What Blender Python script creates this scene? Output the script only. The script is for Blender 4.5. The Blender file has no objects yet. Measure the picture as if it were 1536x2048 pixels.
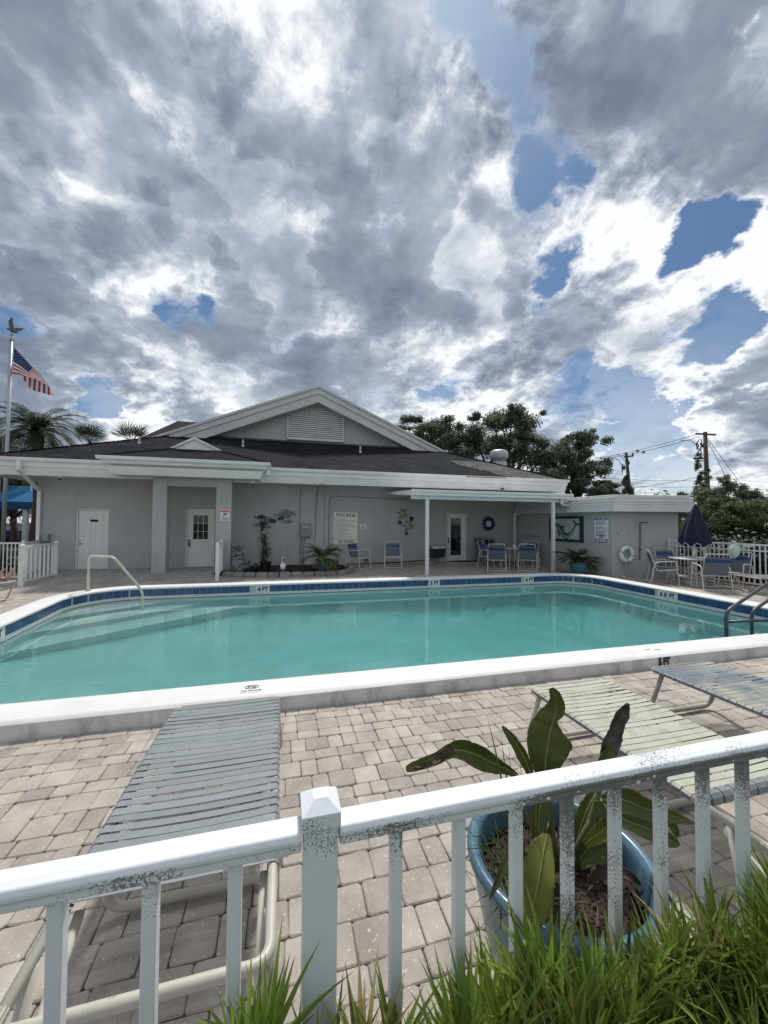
import bpy, math, random
from mathutils import Vector, Matrix
rnd = random.Random(7)
PI = math.pi
R = math.radians
scene = bpy.context.scene
col = scene.collection

# ---------------------------------------------------------------- camera
EYE = Vector((0, 0, 1.6))
FOC = 769.0
CAM_M = Matrix.Rotation(-R(14.7), 3, 'Z') @ Matrix.Rotation(R(91.6), 3, 'X') @ Matrix.Rotation(R(0.4), 3, 'Z')
cam_data = bpy.data.cameras.new('camera')
cam_data.sensor_fit = 'VERTICAL'
cam_data.sensor_height = 36.0
cam_data.lens = FOC / 2048 * 36.0
cam_data.clip_start = 0.05
cam_data.clip_end = 3000
camera = bpy.data.objects.new('camera', cam_data)
camera.matrix_world = Matrix.Translation(EYE) @ CAM_M.to_4x4()
col.objects.link(camera)
scene.camera = camera


def ray(px, py):
    return CAM_M @ Vector(((px - 768) / FOC, -(py - 1024) / FOC, -1.0))


def G(px, py, z=0.0):
    d = ray(px, py)
    return EYE + d * ((z - EYE.z) / d.z)


def Q(px, py, y):
    d = ray(px, py)
    return EYE + d * (y / d.y)


def QX(px, py, x):
    d = ray(px, py)
    return EYE + d * (x / d.x)


# ---------------------------------------------------------------- sky and sun
SUN_AZ = R(20)      # from +Y towards +X
SUN_EL = R(58)
world = bpy.data.worlds.new('World')
scene.world = world
world.use_nodes = True
wn = world.node_tree
for n_ in list(wn.nodes):
    wn.nodes.remove(n_)
WL = wn.links.new


def wm(op, a, b=None, c=None, clamp=False):
    n = wn.nodes.new('ShaderNodeMath')
    n.operation = op
    n.use_clamp = clamp
    for i, v in enumerate((a, b, c)):
        if v is None:
            continue
        if isinstance(v, (int, float)):
            n.inputs[i].default_value = v
        else:
            WL(v, n.inputs[i])
    return n.outputs[0]


def wr(v, a, b, c=0.0, d=1.0, smooth=True):
    n = wn.nodes.new('ShaderNodeMapRange')
    n.interpolation_type = 'SMOOTHSTEP' if smooth else 'LINEAR'
    for k, x in zip(('From Min', 'From Max', 'To Min', 'To Max'), (a, b, c, d)):
        n.inputs[k].default_value = x
    WL(v, n.inputs['Value'])
    return n.outputs[0]


def wnoise(vec, scale, detail=6.0, rough=.55, col_=False, dist=0.0):
    n = wn.nodes.new('ShaderNodeTexNoise')
    n.inputs['Scale'].default_value = scale
    n.inputs['Detail'].default_value = detail
    n.inputs['Roughness'].default_value = rough
    n.inputs['Distortion'].default_value = dist
    WL(vec, n.inputs['Vector'])
    return n.outputs['Color' if col_ else 'Fac']


def wv(op, a, b=None, scale=None):
    n = wn.nodes.new('ShaderNodeVectorMath')
    n.operation = op
    for i, v in enumerate((a, b)):
        if v is None:
            continue
        if isinstance(v, (tuple, list, Vector)):
            n.inputs[i].default_value = tuple(v)
        else:
            WL(v, n.inputs[i])
    if scale is not None:
        if isinstance(scale, (int, float)):
            n.inputs['Scale'].default_value = scale
        else:
            WL(scale, n.inputs['Scale'])
    return n


tc = wn.nodes.new('ShaderNodeTexCoord')
D = tc.outputs['Generated']
sep = wn.nodes.new('ShaderNodeSeparateXYZ')
WL(D, sep.inputs[0])
# cloud-sheet coordinates: clouds shrink and flatten towards the horizon
den = wm('ADD', wm('MAXIMUM', sep.outputs['Z'], 0.0), 0.42)
inv = wm('DIVIDE', 1.0, den)
PC = wv('SCALE', D, scale=inv).outputs[0]
warp = wv('SCALE', wv('SUBTRACT', wnoise(PC, 2.6, 9.0, .60, True), (.5, .5, .5)).outputs[0], scale=.20).outputs[0]
DW = wv('ADD', D, warp).outputs[0]


def blobs(lst, vec, smooth=True, grow=1.0):
    acc = None
    for (px, py, r, w) in lst:
        c = ray(px, py).normalized()
        dn = wv('DISTANCE', vec, tuple(c)).outputs['Value']
        b_ = wr(dn, 0.0, r * grow / 769.0, w, 0.0, smooth)
        acc = b_ if acc is None else wm('ADD', acc, b_)
    return acc


# openings of blue between the clouds (pixel of the photograph, radius in pixels of the picture's centre, weight)
GAPS = [(955, 20, 75, .75), (1030, 100, 55, .75), (1055, 180, 55, .8), (1065, 260, 60, .8), (1095, 315, 65, .75), (1035, 380, 50, 1.0), (1150, 350, 50, .6), (1105, 485, 60, .85),
        (1440, 440, 66, .85), (1395, 470, 55, .6), (1425, 665, 62, .8), (1350, 745, 80, .45), (1200, 745, 80, .75), (1470, 635, 50, .4),
        (335, 632, 48, .85), (415, 645, 48, .75), (10, 625, 55, .75), (215, 800, 60, .6), (850, 770, 60, .8), (400, 70, 90, .55), (1160, 50, 60, .55), (1270, 760, 60, .4),
        (1200, 890, 110, .55), (1300, 950, 130, .45), (1160, 830, 80, .55), (930, 0, 60, .6), (1450, 930, 90, .35), (30, 830, 60, .4), (900, 800, 60, .4), (1330, 850, 80, .3), (170, 790, 60, .5)]
THICK = [(200, 250, 300, .35), (600, 250, 300, .40), (760, 420, 220, .35), (480, 500, 240, .45), (800, 580, 240, .50), (1150, 620, 230, .75), (1000, 640, 180, .5),
         (1320, 200, 240, .75), (1330, 590, 110, .5), (1480, 200, 200, .3), (120, 480, 200, .45), (200, 640, 160, .45), (560, 690, 150, .45), (1480, 750, 110, .7),
         (60, 330, 160, .25), (60, 720, 140, .40), (650, 740, 120, .3), (1490, 870, 90, .5), (380, 760, 110, .35), (120, 90, 160, .2), (1050, 560, 110, .3),
         (1010, 130, 95, -.75), (1130, 400, 110, -.65), (1250, 470, 150, -.9), (1120, 440, 90, -.5), (1370, 520, 90, -.6), (960, 80, 80, -.4), (860, 200, 70, -.5), (650, 90, 110, -.4), (470, 40, 80, -.5),
         (1010, 290, 85, -.9), (690, 640, 70, -.35), (290, 575, 80, -.6), (100, 430, 90, -.25), (880, 800, 170, -.5), (260, 840, 150, -.8), (1030, 760, 130, -.5), (1410, 720, 70, -.4), (1250, 850, 160, -.6),
         (1250, 350, 80, -.5), (1430, 560, 70, -.6), (480, 270, 50, -.25), (620, 450, 60, -.3), (1400, 930, 160, -.4), (1100, 100, 70, -.7), (340, 230, 60, -.3), (560, 410, 60, -.25), (400, 590, 80, -.5),
         (1500, 420, 60, -.4), (800, 620, 60, -.35), (300, 150, 60, -.25)]
gap = blobs(GAPS, DW, False, 1.05)
pos = blobs([b_ for b_ in THICK if b_[3] > 0], DW)
neg = blobs([b_ for b_ in THICK if b_[3] < 0], DW)
pos = wm('TANH', wm('MULTIPLY', pos, 1.3))
neg = wm('TANH', wm('MULTIPLY', neg, 1.9))
PCs = wv('ADD', PC, wv('SCALE', warp, scale=.45).outputs[0]).outputs[0]
PC2 = wv('ADD', PCs, (-.030, -.020, .030)).outputs[0]
PC3 = wv('ADD', PCs, (-.010, -.007, .010)).outputs[0]
f1 = wnoise(PCs, 2.3, 10.0, .58)
f2 = wnoise(PC2, 2.3, 10.0, .58)
relief = wm('SUBTRACT', f1, f2)
fine = wnoise(PCs, 7.0, 8.0, .6)
fine2 = wnoise(PC3, 7.0, 8.0, .6)
relief2 = wm('SUBTRACT', fine, fine2)
micro = wnoise(PCs, 17.0, 7.0, .62)
low = wnoise(PC, 1.2, 4.0, .5)
wisp = wr(low, .40, .62)
# cover
dens = wm('ADD', wm('ADD', wm('MULTIPLY', wm('SUBTRACT', f1, .5), 2.2), .66), wm('MULTIPLY', gap, -1.0))
dens = wm('ADD', dens, wm('MULTIPLY', wm('SUBTRACT', fine, .5), 1.7))
dens = wm('ADD', dens, wm('MULTIPLY', wm('SUBTRACT', micro, .5), .8))
n_mr = wn.nodes.new('ShaderNodeMapRange')
n_mr.interpolation_type = 'SMOOTHSTEP'
WL(dens, n_mr.inputs['Value'])
n_mr.inputs['From Min'].default_value = -.06
WL(wm('ADD', wm('MULTIPLY', wisp, .32), .14), n_mr.inputs['From Max'])
mask = n_mr.outputs[0]
# thin high haze low over the horizon
veil = wm('MULTIPLY', wr(sep.outputs['Z'], .0, .45, .66, .0, False), wr(wnoise(PCs, 4.0, 6.0, .6), .35, .65, .45, 1.0))
mask = wm('MAXIMUM', mask, veil)
rim = wr(dens, .0, .38, 1.0, 0.0)
zone = wm('MAXIMUM', rim, wm('MULTIPLY', neg, -1.0))
amp = wr(zone, 0.0, 1.0, .26, 1.15, False)
t = wm('ADD', wm('MULTIPLY', wm('SUBTRACT', low, .5), .9), .47)
t = wm('ADD', t, wm('MULTIPLY', wm('SUBTRACT', f1, .5), 1.0))
# overlapping cloud masses: a darker body behind a lit, crinkled edge
PL = wv('ADD', PCs, (3.7, 1.9, 5.1)).outputs[0]
lay = wnoise(PL, 1.35, 9.0, .54)
body = wr(lay, .47, .55)
edge = wm('MULTIPLY', wr(lay, .38, .475), wr(lay, .47, .505, 1.0, 0.0))
PL2 = wv('ADD', PCs, (7.1, 4.4, 2.2)).outputs[0]
lay2 = wnoise(PL2, 3.0, 8.0, .54)
body2 = wr(lay2, .485, .56)
edge2 = wm('MULTIPLY', wr(lay2, .41, .49), wr(lay2, .485, .515, 1.0, 0.0))
t = wm('ADD', t, wm('MULTIPLY', wm('SUBTRACT', body, .5), .26))
t = wm('ADD', t, wm('MULTIPLY', edge, -.24))
t = wm('ADD', t, wm('MULTIPLY', wm('SUBTRACT', body2, .5), .15))
t = wm('ADD', t, wm('MULTIPLY', edge2, -.15))
t = wm('ADD', t, wm('MULTIPLY', pos, .30))
t = wm('ADD', t, wm('MULTIPLY', neg, .36))
t = wm('ADD', t, wm('MULTIPLY', rim, -.34))
t = wm('ADD', t, wm('MULTIPLY', wm('MULTIPLY', relief, 4.2), amp))
t = wm('ADD', t, wm('MULTIPLY', wm('MULTIPLY', relief2, 2.2), amp))
t = wm('ADD', t, wm('MULTIPLY', wm('MULTIPLY', wm('SUBTRACT', fine, .5), .35), amp))
t = wm('ADD', wm('MULTIPLY', wm('SUBTRACT', t, .5), 1.0), .53)
cr = wn.nodes.new('ShaderNodeValToRGB')
WL(t, cr.inputs['Fac'])
e = cr.color_ramp.elements
e[0].position = 0.0
e[0].color = (.95, .97, 1.0, 1)
e[1].position = 1.0
e[1].color = (.175, .21, .285, 1)
for pos, c_ in ((.2, (.68, .72, .78, 1)), (.42, (.42, .475, .56, 1)), (.68, (.275, .32, .405, 1))):
    x_ = e.new(pos)
    x_.color = c_
sky = wn.nodes.new('ShaderNodeTexSky')
sky.sky_type = 'NISHITA'
sky.sun_disc = False
sky.sun_elevation = SUN_EL
sky.sun_rotation = SUN_AZ
sky.air_density = 1.0
sky.dust_density = .6
bg1 = wn.nodes.new('ShaderNodeBackground')
bg1.inputs['Strength'].default_value = .050
tint = wv('MULTIPLY', sky.outputs[0], (.74, .95, 1.12))
WL(tint.outputs[0], bg1.inputs['Color'])
bg2 = wn.nodes.new('ShaderNodeBackground')
bg2.inputs['Strength'].default_value = .76
WL(cr.outputs['Color'], bg2.inputs['Color'])
mixw = wn.nodes.new('ShaderNodeMixShader')
WL(mask, mixw.inputs[0])
WL(bg1.outputs[0], mixw.inputs[1])
WL(bg2.outputs[0], mixw.inputs[2])
wo = wn.nodes.new('ShaderNodeOutputWorld')
WL(mixw.outputs[0], wo.inputs['Surface'])

sun_data = bpy.data.lights.new('sun', 'SUN')
sun_data.energy = 2.6
sun_data.angle = R(6.5)
sun_data.color = (1.0, 0.965, 0.91)
sun = bpy.data.objects.new('sun', sun_data)
sd = Vector((math.sin(SUN_AZ) * math.cos(SUN_EL), math.cos(SUN_AZ) * math.cos(SUN_EL), math.sin(SUN_EL)))
sun.rotation_euler = sd.to_track_quat('Z', 'Y').to_euler()
sun.location = (0, 0, 30)
col.objects.link(sun)
scene.view_settings.view_transform = 'Standard'
scene.view_settings.look = 'None'
scene.view_settings.gamma = 1.0
scene.view_settings.use_curve_mapping = False
scene.view_settings.exposure = 0.45
scene.cycles.max_bounces = 8
scene.cycles.transparent_max_bounces = 8
scene.cycles.use_denoising = True

# ---------------------------------------------------------------- materials


def nd(nt, kind, **kw):
    n = nt.nodes.new(kind)
    for k, v in kw.items():
        if k in n.inputs:
            n.inputs[k].default_value = v
        else:
            setattr(n, k, v)
    return n


def mat(name, c, rough=0.6, metal=0.0, var=0.12, scale=6.0, bump=0.0, bscale=60.0, c2=None, lo=0.35, hi=0.65,
        island=0.0, obj=0.0, spec=0.5, trans=0.0, stretch=(1, 1, 1), detail=5.0, bdist=0.01):
    m = bpy.data.materials.new(name)
    m.use_nodes = True
    nt = m.node_tree
    L = nt.links.new
    b = nt.nodes['Principled BSDF']
    b.inputs['Roughness'].default_value = rough
    b.inputs['Metallic'].default_value = metal
    b.inputs['Specular IOR Level'].default_value = spec
    if trans:
        b.inputs['Transmission Weight'].default_value = trans
    geo = nt.nodes.new('ShaderNodeNewGeometry')
    mp = nt.nodes.new('ShaderNodeMapping')
    mp.inputs['Scale'].default_value = stretch
    L(geo.outputs['Position'], mp.inputs['Vector'])
    no = nd(nt, 'ShaderNodeTexNoise', Scale=scale, Detail=detail, Roughness=0.6)
    L(mp.outputs['Vector'], no.inputs['Vector'])
    ra = nt.nodes.new('ShaderNodeValToRGB')
    ra.color_ramp.elements[0].position = lo
    ra.color_ramp.elements[1].position = hi
    a = c2 if c2 else [x * (1 - var) for x in c]
    z = c if c2 else [min(1, x * (1 + var)) for x in c]
    ra.color_ramp.elements[0].color = (*a, 1)
    ra.color_ramp.elements[1].color = (*z, 1)
    L(no.outputs['Fac'], ra.inputs['Fac'])
    out = ra.outputs['Color']
    if island or obj:
        hs = nt.nodes.new('ShaderNodeHueSaturation')
        oi = nt.nodes.new('ShaderNodeObjectInfo')
        ad = nd(nt, 'ShaderNodeMath', operation='ADD')
        L(geo.outputs['Random Per Island'], ad.inputs[0])
        L(oi.outputs['Random'], ad.inputs[1])
        fr = nd(nt, 'ShaderNodeMath', operation='FRACT')
        L(ad.outputs[0], fr.inputs[0])
        mr = nt.nodes.new('ShaderNodeMapRange')
        w = max(island, obj)
        mr.inputs['To Min'].default_value = 1 - w
        mr.inputs['To Max'].default_value = 1 + w
        L(fr.outputs[0], mr.inputs['Value'])
        L(mr.outputs[0], hs.inputs['Value'])
        L(out, hs.inputs['Color'])
        out = hs.outputs['Color']
    L(out, b.inputs['Base Color'])
    if bump:
        bn = nd(nt, 'ShaderNodeTexNoise', Scale=bscale, Detail=4.0)
        L(mp.outputs['Vector'], bn.inputs['Vector'])
        bp = nd(nt, 'ShaderNodeBump', Strength=bump, Distance=bdist)
        L(bn.outputs['Fac'], bp.inputs['Height'])
        L(bp.outputs['Normal'], b.inputs['Normal'])
    m['out'] = ''
    return m


def layer(m, c, scale, lo, hi, up=0.0, mul=(1, 1, 1), rough=0.6, detail=6.0, base_lo=None, amount=1.0):
    """dirt / wear over a material made by mat(): noise patches, optionally only where the face looks up"""
    nt = m.node_tree
    L = nt.links.new
    b = nt.nodes['Principled BSDF']
    src = b.inputs['Base Color'].links[0].from_socket
    geo = nt.nodes.new('ShaderNodeNewGeometry')
    mp = nt.nodes.new('ShaderNodeMapping')
    mp.inputs['Scale'].default_value = mul
    L(geo.outputs['Position'], mp.inputs['Vector'])
    no = nd(nt, 'ShaderNodeTexNoise', Scale=scale, Detail=detail, Roughness=rough)
    L(mp.outputs['Vector'], no.inputs['Vector'])
    mr = nt.nodes.new('ShaderNodeMapRange')
    mr.inputs['From Min'].default_value = lo
    mr.inputs['From Max'].default_value = hi
    mr.inputs['To Max'].default_value = amount
    L(no.outputs['Fac'], mr.inputs['Value'])
    fac = mr.outputs[0]
    if up:
        se = nt.nodes.new('ShaderNodeSeparateXYZ')
        L(geo.outputs['Normal'], se.inputs[0])
        m2 = nt.nodes.new('ShaderNodeMapRange')
        if up > 0:
            m2.inputs['From Min'].default_value = up - 0.2
            m2.inputs['From Max'].default_value = up
        else:
            m2.inputs['From Min'].default_value = -up
            m2.inputs['From Max'].default_value = -up - 0.2
        L(se.outputs['Z'], m2.inputs['Value'])
        mu = nd(nt, 'ShaderNodeMath', operation='MULTIPLY')
        L(fac, mu.inputs[0])
        L(m2.outputs[0], mu.inputs[1])
        fac = mu.outputs[0]
    mx = nt.nodes.new('ShaderNodeMix')
    mx.data_type = 'RGBA'
    L(fac, mx.inputs['Factor'])
    L(src, mx.inputs[6])
    mx.inputs[7].default_value = (*c, 1)
    L(mx.outputs[2], b.inputs['Base Color'])
    return m


M = {}
M['stucco'] = mat('stucco', (.44, .45, .44), .85, var=.05, scale=1.3, bump=.5, bscale=90, bdist=.006)
layer(M['stucco'], (.36, .37, .36), 0.9, .45, .75, mul=(1, 1, .35), amount=.6)
layer(M['stucco'], (.29, .295, .285), 5.0, .56, .76, mul=(1.5, 1.5, .18), amount=.45)
layer(M['stucco'], (.49, .50, .49), 1.6, .60, .64, mul=(1, 1, 1.6), amount=.35)
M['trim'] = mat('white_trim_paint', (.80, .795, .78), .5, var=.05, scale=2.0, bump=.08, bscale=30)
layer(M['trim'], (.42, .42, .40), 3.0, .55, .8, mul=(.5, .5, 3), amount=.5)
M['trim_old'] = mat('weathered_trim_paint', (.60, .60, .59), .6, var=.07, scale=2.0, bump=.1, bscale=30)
M['patio'] = mat('white_aluminium', (.78, .79, .79), .35, var=.03, scale=3)
M['door'] = mat('door_paint', (.76, .75, .72), .45, var=.03, scale=2)
M['shingle'] = mat('asphalt_shingle', (.019, .0175, .0235), .95, var=.35, scale=.9, bump=.6, bscale=120, island=.5, spec=.2, bdist=.004)
layer(M['shingle'], (.011, .009, .012), 1.3, .5, .72, mul=(.6, 2, 1), amount=.7)
M['shingle_new'] = mat('grey_shingle', (.10, .095, .09), .9, var=.25, scale=4, bump=.6, bscale=120, island=.35, bdist=.004)
M['paver'] = mat('paver_concrete', (.42, .375, .325), .85, c2=(.295, .26, .225), scale=5.0, bump=.55, bscale=150, island=.17, bdist=.004, detail=8)
layer(M['paver'], (.62, .56, .50), 55, .60, .68, amount=.8)
layer(M['paver'], (.20, .175, .155), 75, .64, .74, amount=.7)
layer(M['paver'], (.27, .23, .20), 1.1, .52, .72, amount=.6)
M['sand'] = mat('joint_sand', (.12, .105, .09), .95, var=.3, scale=30, bump=.4, bscale=100)
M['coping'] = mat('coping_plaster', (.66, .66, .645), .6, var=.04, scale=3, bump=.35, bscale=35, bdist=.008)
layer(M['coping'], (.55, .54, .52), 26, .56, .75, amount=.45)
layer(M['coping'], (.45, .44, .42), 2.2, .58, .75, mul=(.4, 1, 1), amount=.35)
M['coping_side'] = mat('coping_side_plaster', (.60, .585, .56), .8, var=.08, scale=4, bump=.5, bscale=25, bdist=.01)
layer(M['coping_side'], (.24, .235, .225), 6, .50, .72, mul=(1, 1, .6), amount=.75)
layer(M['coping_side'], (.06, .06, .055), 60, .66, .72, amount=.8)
M['tile'] = mat('blue_glazed_tile', (.035, .085, .20), .12, var=.2, scale=9, obj=.16, bump=.03, bscale=20)
M['tile_white'] = mat('white_glazed_tile', (.75, .76, .74), .2, var=.04)
M['grout'] = mat('grout', (.50, .52, .52), .8, var=.1, scale=20)
M['plaster'] = mat('pool_plaster', (.70, .72, .66), .8, var=.06, scale=.9)
layer(M['plaster'], (.42, .46, .42), 1.7, .5, .8, amount=.4)
M['mulch'] = mat('mulch', (.045, .027, .02), .95, var=.5, scale=40, bump=1.0, bscale=60, bdist=.03)
M['soil'] = mat('soil', (.055, .04, .03), .95, var=.4, scale=20, bump=.8, bscale=50, bdist=.03)
M['lawn'] = mat('lawn', (.05, .075, .03), .95, var=.4, scale=3, bump=.5, bscale=40)
M['edging'] = mat('edging_stone', (.30, .28, .25), .9, c2=(.18, .17, .155), scale=9, bump=.9, bscale=40, bdist=.02, obj=.15)
M['black'] = mat('black_plastic', (.012, .012, .014), .4)
M['rubber'] = mat('black_rubber', (.015, .015, .016), .8)
M['print'] = mat('black_print', (.012, .012, .02), .6)
M['grey_print'] = mat('grey_print', (.12, .12, .12), .7)
M['navy_print'] = mat('navy_print', (.02, .03, .13), .5)
M['red_print'] = mat('red_print', (.45, .03, .04), .5)
M['sign_cream'] = mat('sign_cream', (.78, .77, .68), .4, var=.03)
M['sign_white'] = mat('sign_white', (.78, .78, .78), .35, var=.02)
M['grey_metal'] = mat('painted_grey_metal', (.27, .285, .29), .5, metal=.1, var=.06)
M['steel'] = mat('stainless_steel', (.5, .5, .5), .3, metal=.9, var=.06)
M['dark_steel'] = mat('dark_grey_steel', (.06, .065, .07), .4, metal=.4, var=.1)
M['ladder'] = mat('ladder_rail_vinyl', (.05, .058, .07), .35, var=.08)
M['cream_rail'] = mat('cream_powder_coat', (.62, .60, .48), .4, var=.05, scale=9)
M['frame'] = mat('beige_powder_coat', (.46, .435, .37), .42, var=.05, scale=8)
layer(M['frame'], (.25, .22, .18), 22, .60, .72, amount=.6)
M['frame_grey'] = mat('taupe_powder_coat', (.26, .245, .22), .42, var=.06, scale=8)
M['chair_frame'] = mat('white_chair_frame', (.60, .58, .53), .4, var=.05)
M['strap_grey'] = mat('grey_vinyl_strap', (.215, .24, .25), .38, var=.06, scale=14, bump=.15, bscale=90, obj=.07)
layer(M['strap_grey'], (.30, .32, .33), 16, .58, .80, amount=.35, mul=(.4, 1, 1))
M['strap_dirty'] = mat('mildewed_vinyl_strap', (.12, .145, .165), .5, var=.06, scale=14, bump=.15, bscale=90, obj=.05)
layer(M['strap_dirty'], (.44, .45, .36), 5, .15, .33, up=.75, amount=.95)
layer(M['strap_dirty'], (.27, .25, .12), 9, .48, .70, up=.75, amount=.7)
layer(M['strap_dirty'], (.10, .10, .06), 14, .60, .72, up=.75, mul=(.4, 1, 1), amount=.7)
M['strap_half'] = mat('half_mildewed_strap', (.135, .165, .195), .45, var=.06, scale=14, bump=.15, bscale=90, obj=.06)
layer(M['strap_half'], (.40, .39, .30), 2.4, .44, .60, up=.75, amount=.85)
layer(M['strap_half'], (.24, .22, .12), 10, .55, .75, up=.75, amount=.5)
M['sling_grey'] = mat('grey_strap_weave', (.13, .15, .185), .6, var=.1, scale=30)
M['sling_blue'] = mat('blue_strap', (.025, .055, .19), .45, var=.1, scale=20)
M['table'] = mat('table_top', (.50, .49, .46), .5, var=.06)
M['navy_canvas'] = mat('navy_canvas', (.006, .010, .036), .85, var=.15, scale=3, bump=.1)
M['piping'] = mat('white_piping', (.55, .57, .62), .6)
M['concrete'] = mat('concrete', (.40, .385, .36), .85, var=.12, scale=8, bump=.4, bscale=60)
M['rail_white'] = mat('railing_white_paint', (.68, .70, .71), .35, var=.04, scale=4, bump=.22, bscale=45, bdist=.004)
layer(M['rail_white'], (.05, .052, .05), 210, .635, .67, amount=.9, detail=3)
M['rail_front'] = mat('mildewed_railing_paint', (.74, .77, .785), .4, var=.05, scale=5, bump=.25, bscale=45, bdist=.004)
M['far_white'] = mat('white_fence_paint', (.72, .73, .72), .4, var=.03)
M['pot_blue'] = mat('blue_glazed_pot', (.085, .18, .245), .25, c2=(.05, .095, .15), scale=7, lo=.3, hi=.7, bump=.12, bscale=12, bdist=.01)
layer(M['pot_blue'], (.25, .38, .42), 18, .58, .74, amount=.5)
M['pot_teal'] = mat('teal_glazed_pot', (.06, .22, .28), .2, c2=(.03, .12, .19), scale=9, lo=.3, hi=.7)
M['leaf'] = mat('broad_leaf', (.18, .205, .055), .45, c2=(.10, .13, .035), scale=5, bump=.3, bscale=25, spec=.4)
M['leaf_yellow'] = mat('yellowing_leaf', (.33, .32, .06), .5, c2=(.19, .21, .045), scale=6, bump=.3, bscale=25)
layer(M['leaf_yellow'], (.16, .055, .03), 9, .66, .70, amount=.9)
M['leaf_dark'] = mat('withered_leaf', (.10, .10, .065), .5, c2=(.045, .04, .032), scale=20, bump=.5, bscale=50)
M['leaf_brown'] = mat('dry_leaf', (.11, .07, .05), .8, c2=(.035, .022, .018), scale=14)
M['midrib'] = mat('leaf_rib', (.22, .25, .07), .5)
M['stem'] = mat('leaf_stem', (.10, .13, .035), .5, c2=(.16, .15, .06), scale=12)
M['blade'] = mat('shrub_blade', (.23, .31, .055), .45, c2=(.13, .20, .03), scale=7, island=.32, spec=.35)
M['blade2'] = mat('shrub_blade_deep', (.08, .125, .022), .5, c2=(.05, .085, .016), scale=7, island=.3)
M['palm'] = mat('palm_frond', (.055, .08, .03), .6, c2=(.022, .038, .015), scale=6, island=.35)
M['palm_light'] = mat('pygmy_palm_frond', (.13, .16, .035), .5, c2=(.055, .085, .025), scale=6, island=.3)
M['bark'] = mat('bark', (.075, .055, .045), .95, var=.35, scale=12, bump=1, bscale=30, bdist=.03)
M['oak'] = mat('oak_leaves', (.16, .195, .115), .6, c2=(.075, .10, .06), scale=.5, island=.4)  # leaf colour lightened to stand in for haze over the trees
M['oak_dark'] = mat('shade_dark_hedge_leaves', (.022, .036, .020), .6, c2=(.010, .016, .010), scale=1.5, island=.4)  # leaf colour darkened to stand in for shadow behind the fence
M['hedge'] = mat('hedge_leaves', (.12, .165, .05), .6, c2=(.05, .08, .03), scale=.8, island=.45)
M['rust_leaf'] = mat('russet_leaves', (.10, .04, .025), .7, c2=(.03, .035, .018), scale=.8, island=.4)
M['pole_wood'] = mat('pole_wood', (.095, .075, .062), .9, var=.25, scale=3, stretch=(6, 6, .5))
M['wire'] = mat('cable', (.03, .03, .032), .7)
M['galv'] = mat('galvanised_metal', (.50, .52, .54), .45, metal=.3, var=.12, scale=4)
M['flag_white'] = mat('flag_white', (.62, .62, .64), .8)
M['flag_red'] = mat('flag_red', (.32, .035, .06), .8)
M['flag_blue'] = mat('flag_blue', (.02, .03, .13), .8)
M['pole_alu'] = mat('flagpole_aluminium', (.42, .43, .45), .4, metal=.4, var=.05)
M['bronze'] = mat('weathered_bronze', (.12, .11, .10), .6)
M['canopy_blue'] = mat('blue_canopy', (.02, .19, .42), .7, var=.08, scale=.6)
M['canopy_navy'] = mat('blue_valance', (.008, .055, .17), .75, var=.08, scale=.6)
M['boat'] = mat('boat_hull', (.45, .46, .48), .4)
M['boat_cover'] = mat('boat_cover', (.02, .03, .12), .8)
M['rock'] = mat('cast_rock', (.26, .26, .265), .8, c2=(.085, .085, .09), scale=5, bump=.8, bscale=25, bdist=.02, obj=.3)
M['skin'] = mat('skin', (.50, .29, .21), .5, var=.05)
M['swim'] = mat('swim_trunks', (.03, .05, .12), .8)
M['glass'] = mat('dark_window_glass', (.010, .012, .018), .04, var=.1)
M['fish_dark'] = mat('fish_dark_metal', (.02, .03, .05), .3, metal=.5, var=.3, scale=12)
M['fish_silver'] = mat('fish_silver_metal', (.20, .24, .27), .3, metal=.6, c2=(.06, .08, .11), scale=14)
M['shell'] = mat('shell_pearl', (.42, .38, .26), .3, c2=(.22, .22, .17), scale=14)
M['turtle'] = mat('turtle_patina', (.16, .18, .15), .4, metal=.4, c2=(.06, .09, .10), scale=16)
M['turtle_blue'] = mat('turtle_blue', (.01, .03, .08), .3, metal=.3)
M['sun_blue'] = mat('clock_ray_blue', (.010, .020, .09), .35, obj=.5)
M['clock_face'] = mat('clock_face', (.55, .60, .66), .3)
M['thermo'] = mat('thermometer_face', (.50, .50, .30), .4)
M['dolphin'] = mat('dolphin_green', (.08, .15, .15), .6, c2=(.035, .08, .09), scale=9)
M['dolphin_light'] = mat('dolphin_belly', (.30, .38, .36), .6)
M['canvas_art'] = mat('art_board', (.50, .52, .51), .6)
M['teal_frame'] = mat('teal_frame', (.012, .035, .055), .6)
M['foam'] = mat('ring_buoy_white', (.72, .73, .72), .5)
M['ring_band'] = mat('ring_band_blue', (.22, .38, .46), .6)
M['rope'] = mat('rope', (.40, .40, .36), .8)
M['net'] = mat('pale_net', (.55, .64, .60), .7)
M['net_frame'] = mat('mint_frame', (.35, .60, .48), .4)
M['bin'] = mat('grey_bin', (.22, .215, .215), .6, var=.08)
M['fountain'] = mat('fountain_panel', (.035, .033, .032), .4)
M['bulb'] = mat('lamp_glass', (.75, .74, .62), .15)
M['red'] = mat('red_ball', (.45, .05, .03), .4)
M['tape'] = mat('brown_tape', (.17, .105, .035), .4, c2=(.11, .075, .03), scale=20)
M['beak'] = mat('pelican_bill', (.05, .045, .03), .5)
M['pel_green'] = mat('pelican_feet', (.12, .30, .22), .5)
M['metal_roof'] = mat('metal_roof', (.42, .45, .46), .4, metal=.2)
M['cream_wall'] = mat('cream_wall', (.42, .38, .30), .8)
M['insul'] = mat('insulator', (.32, .30, .28), .4)



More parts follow.
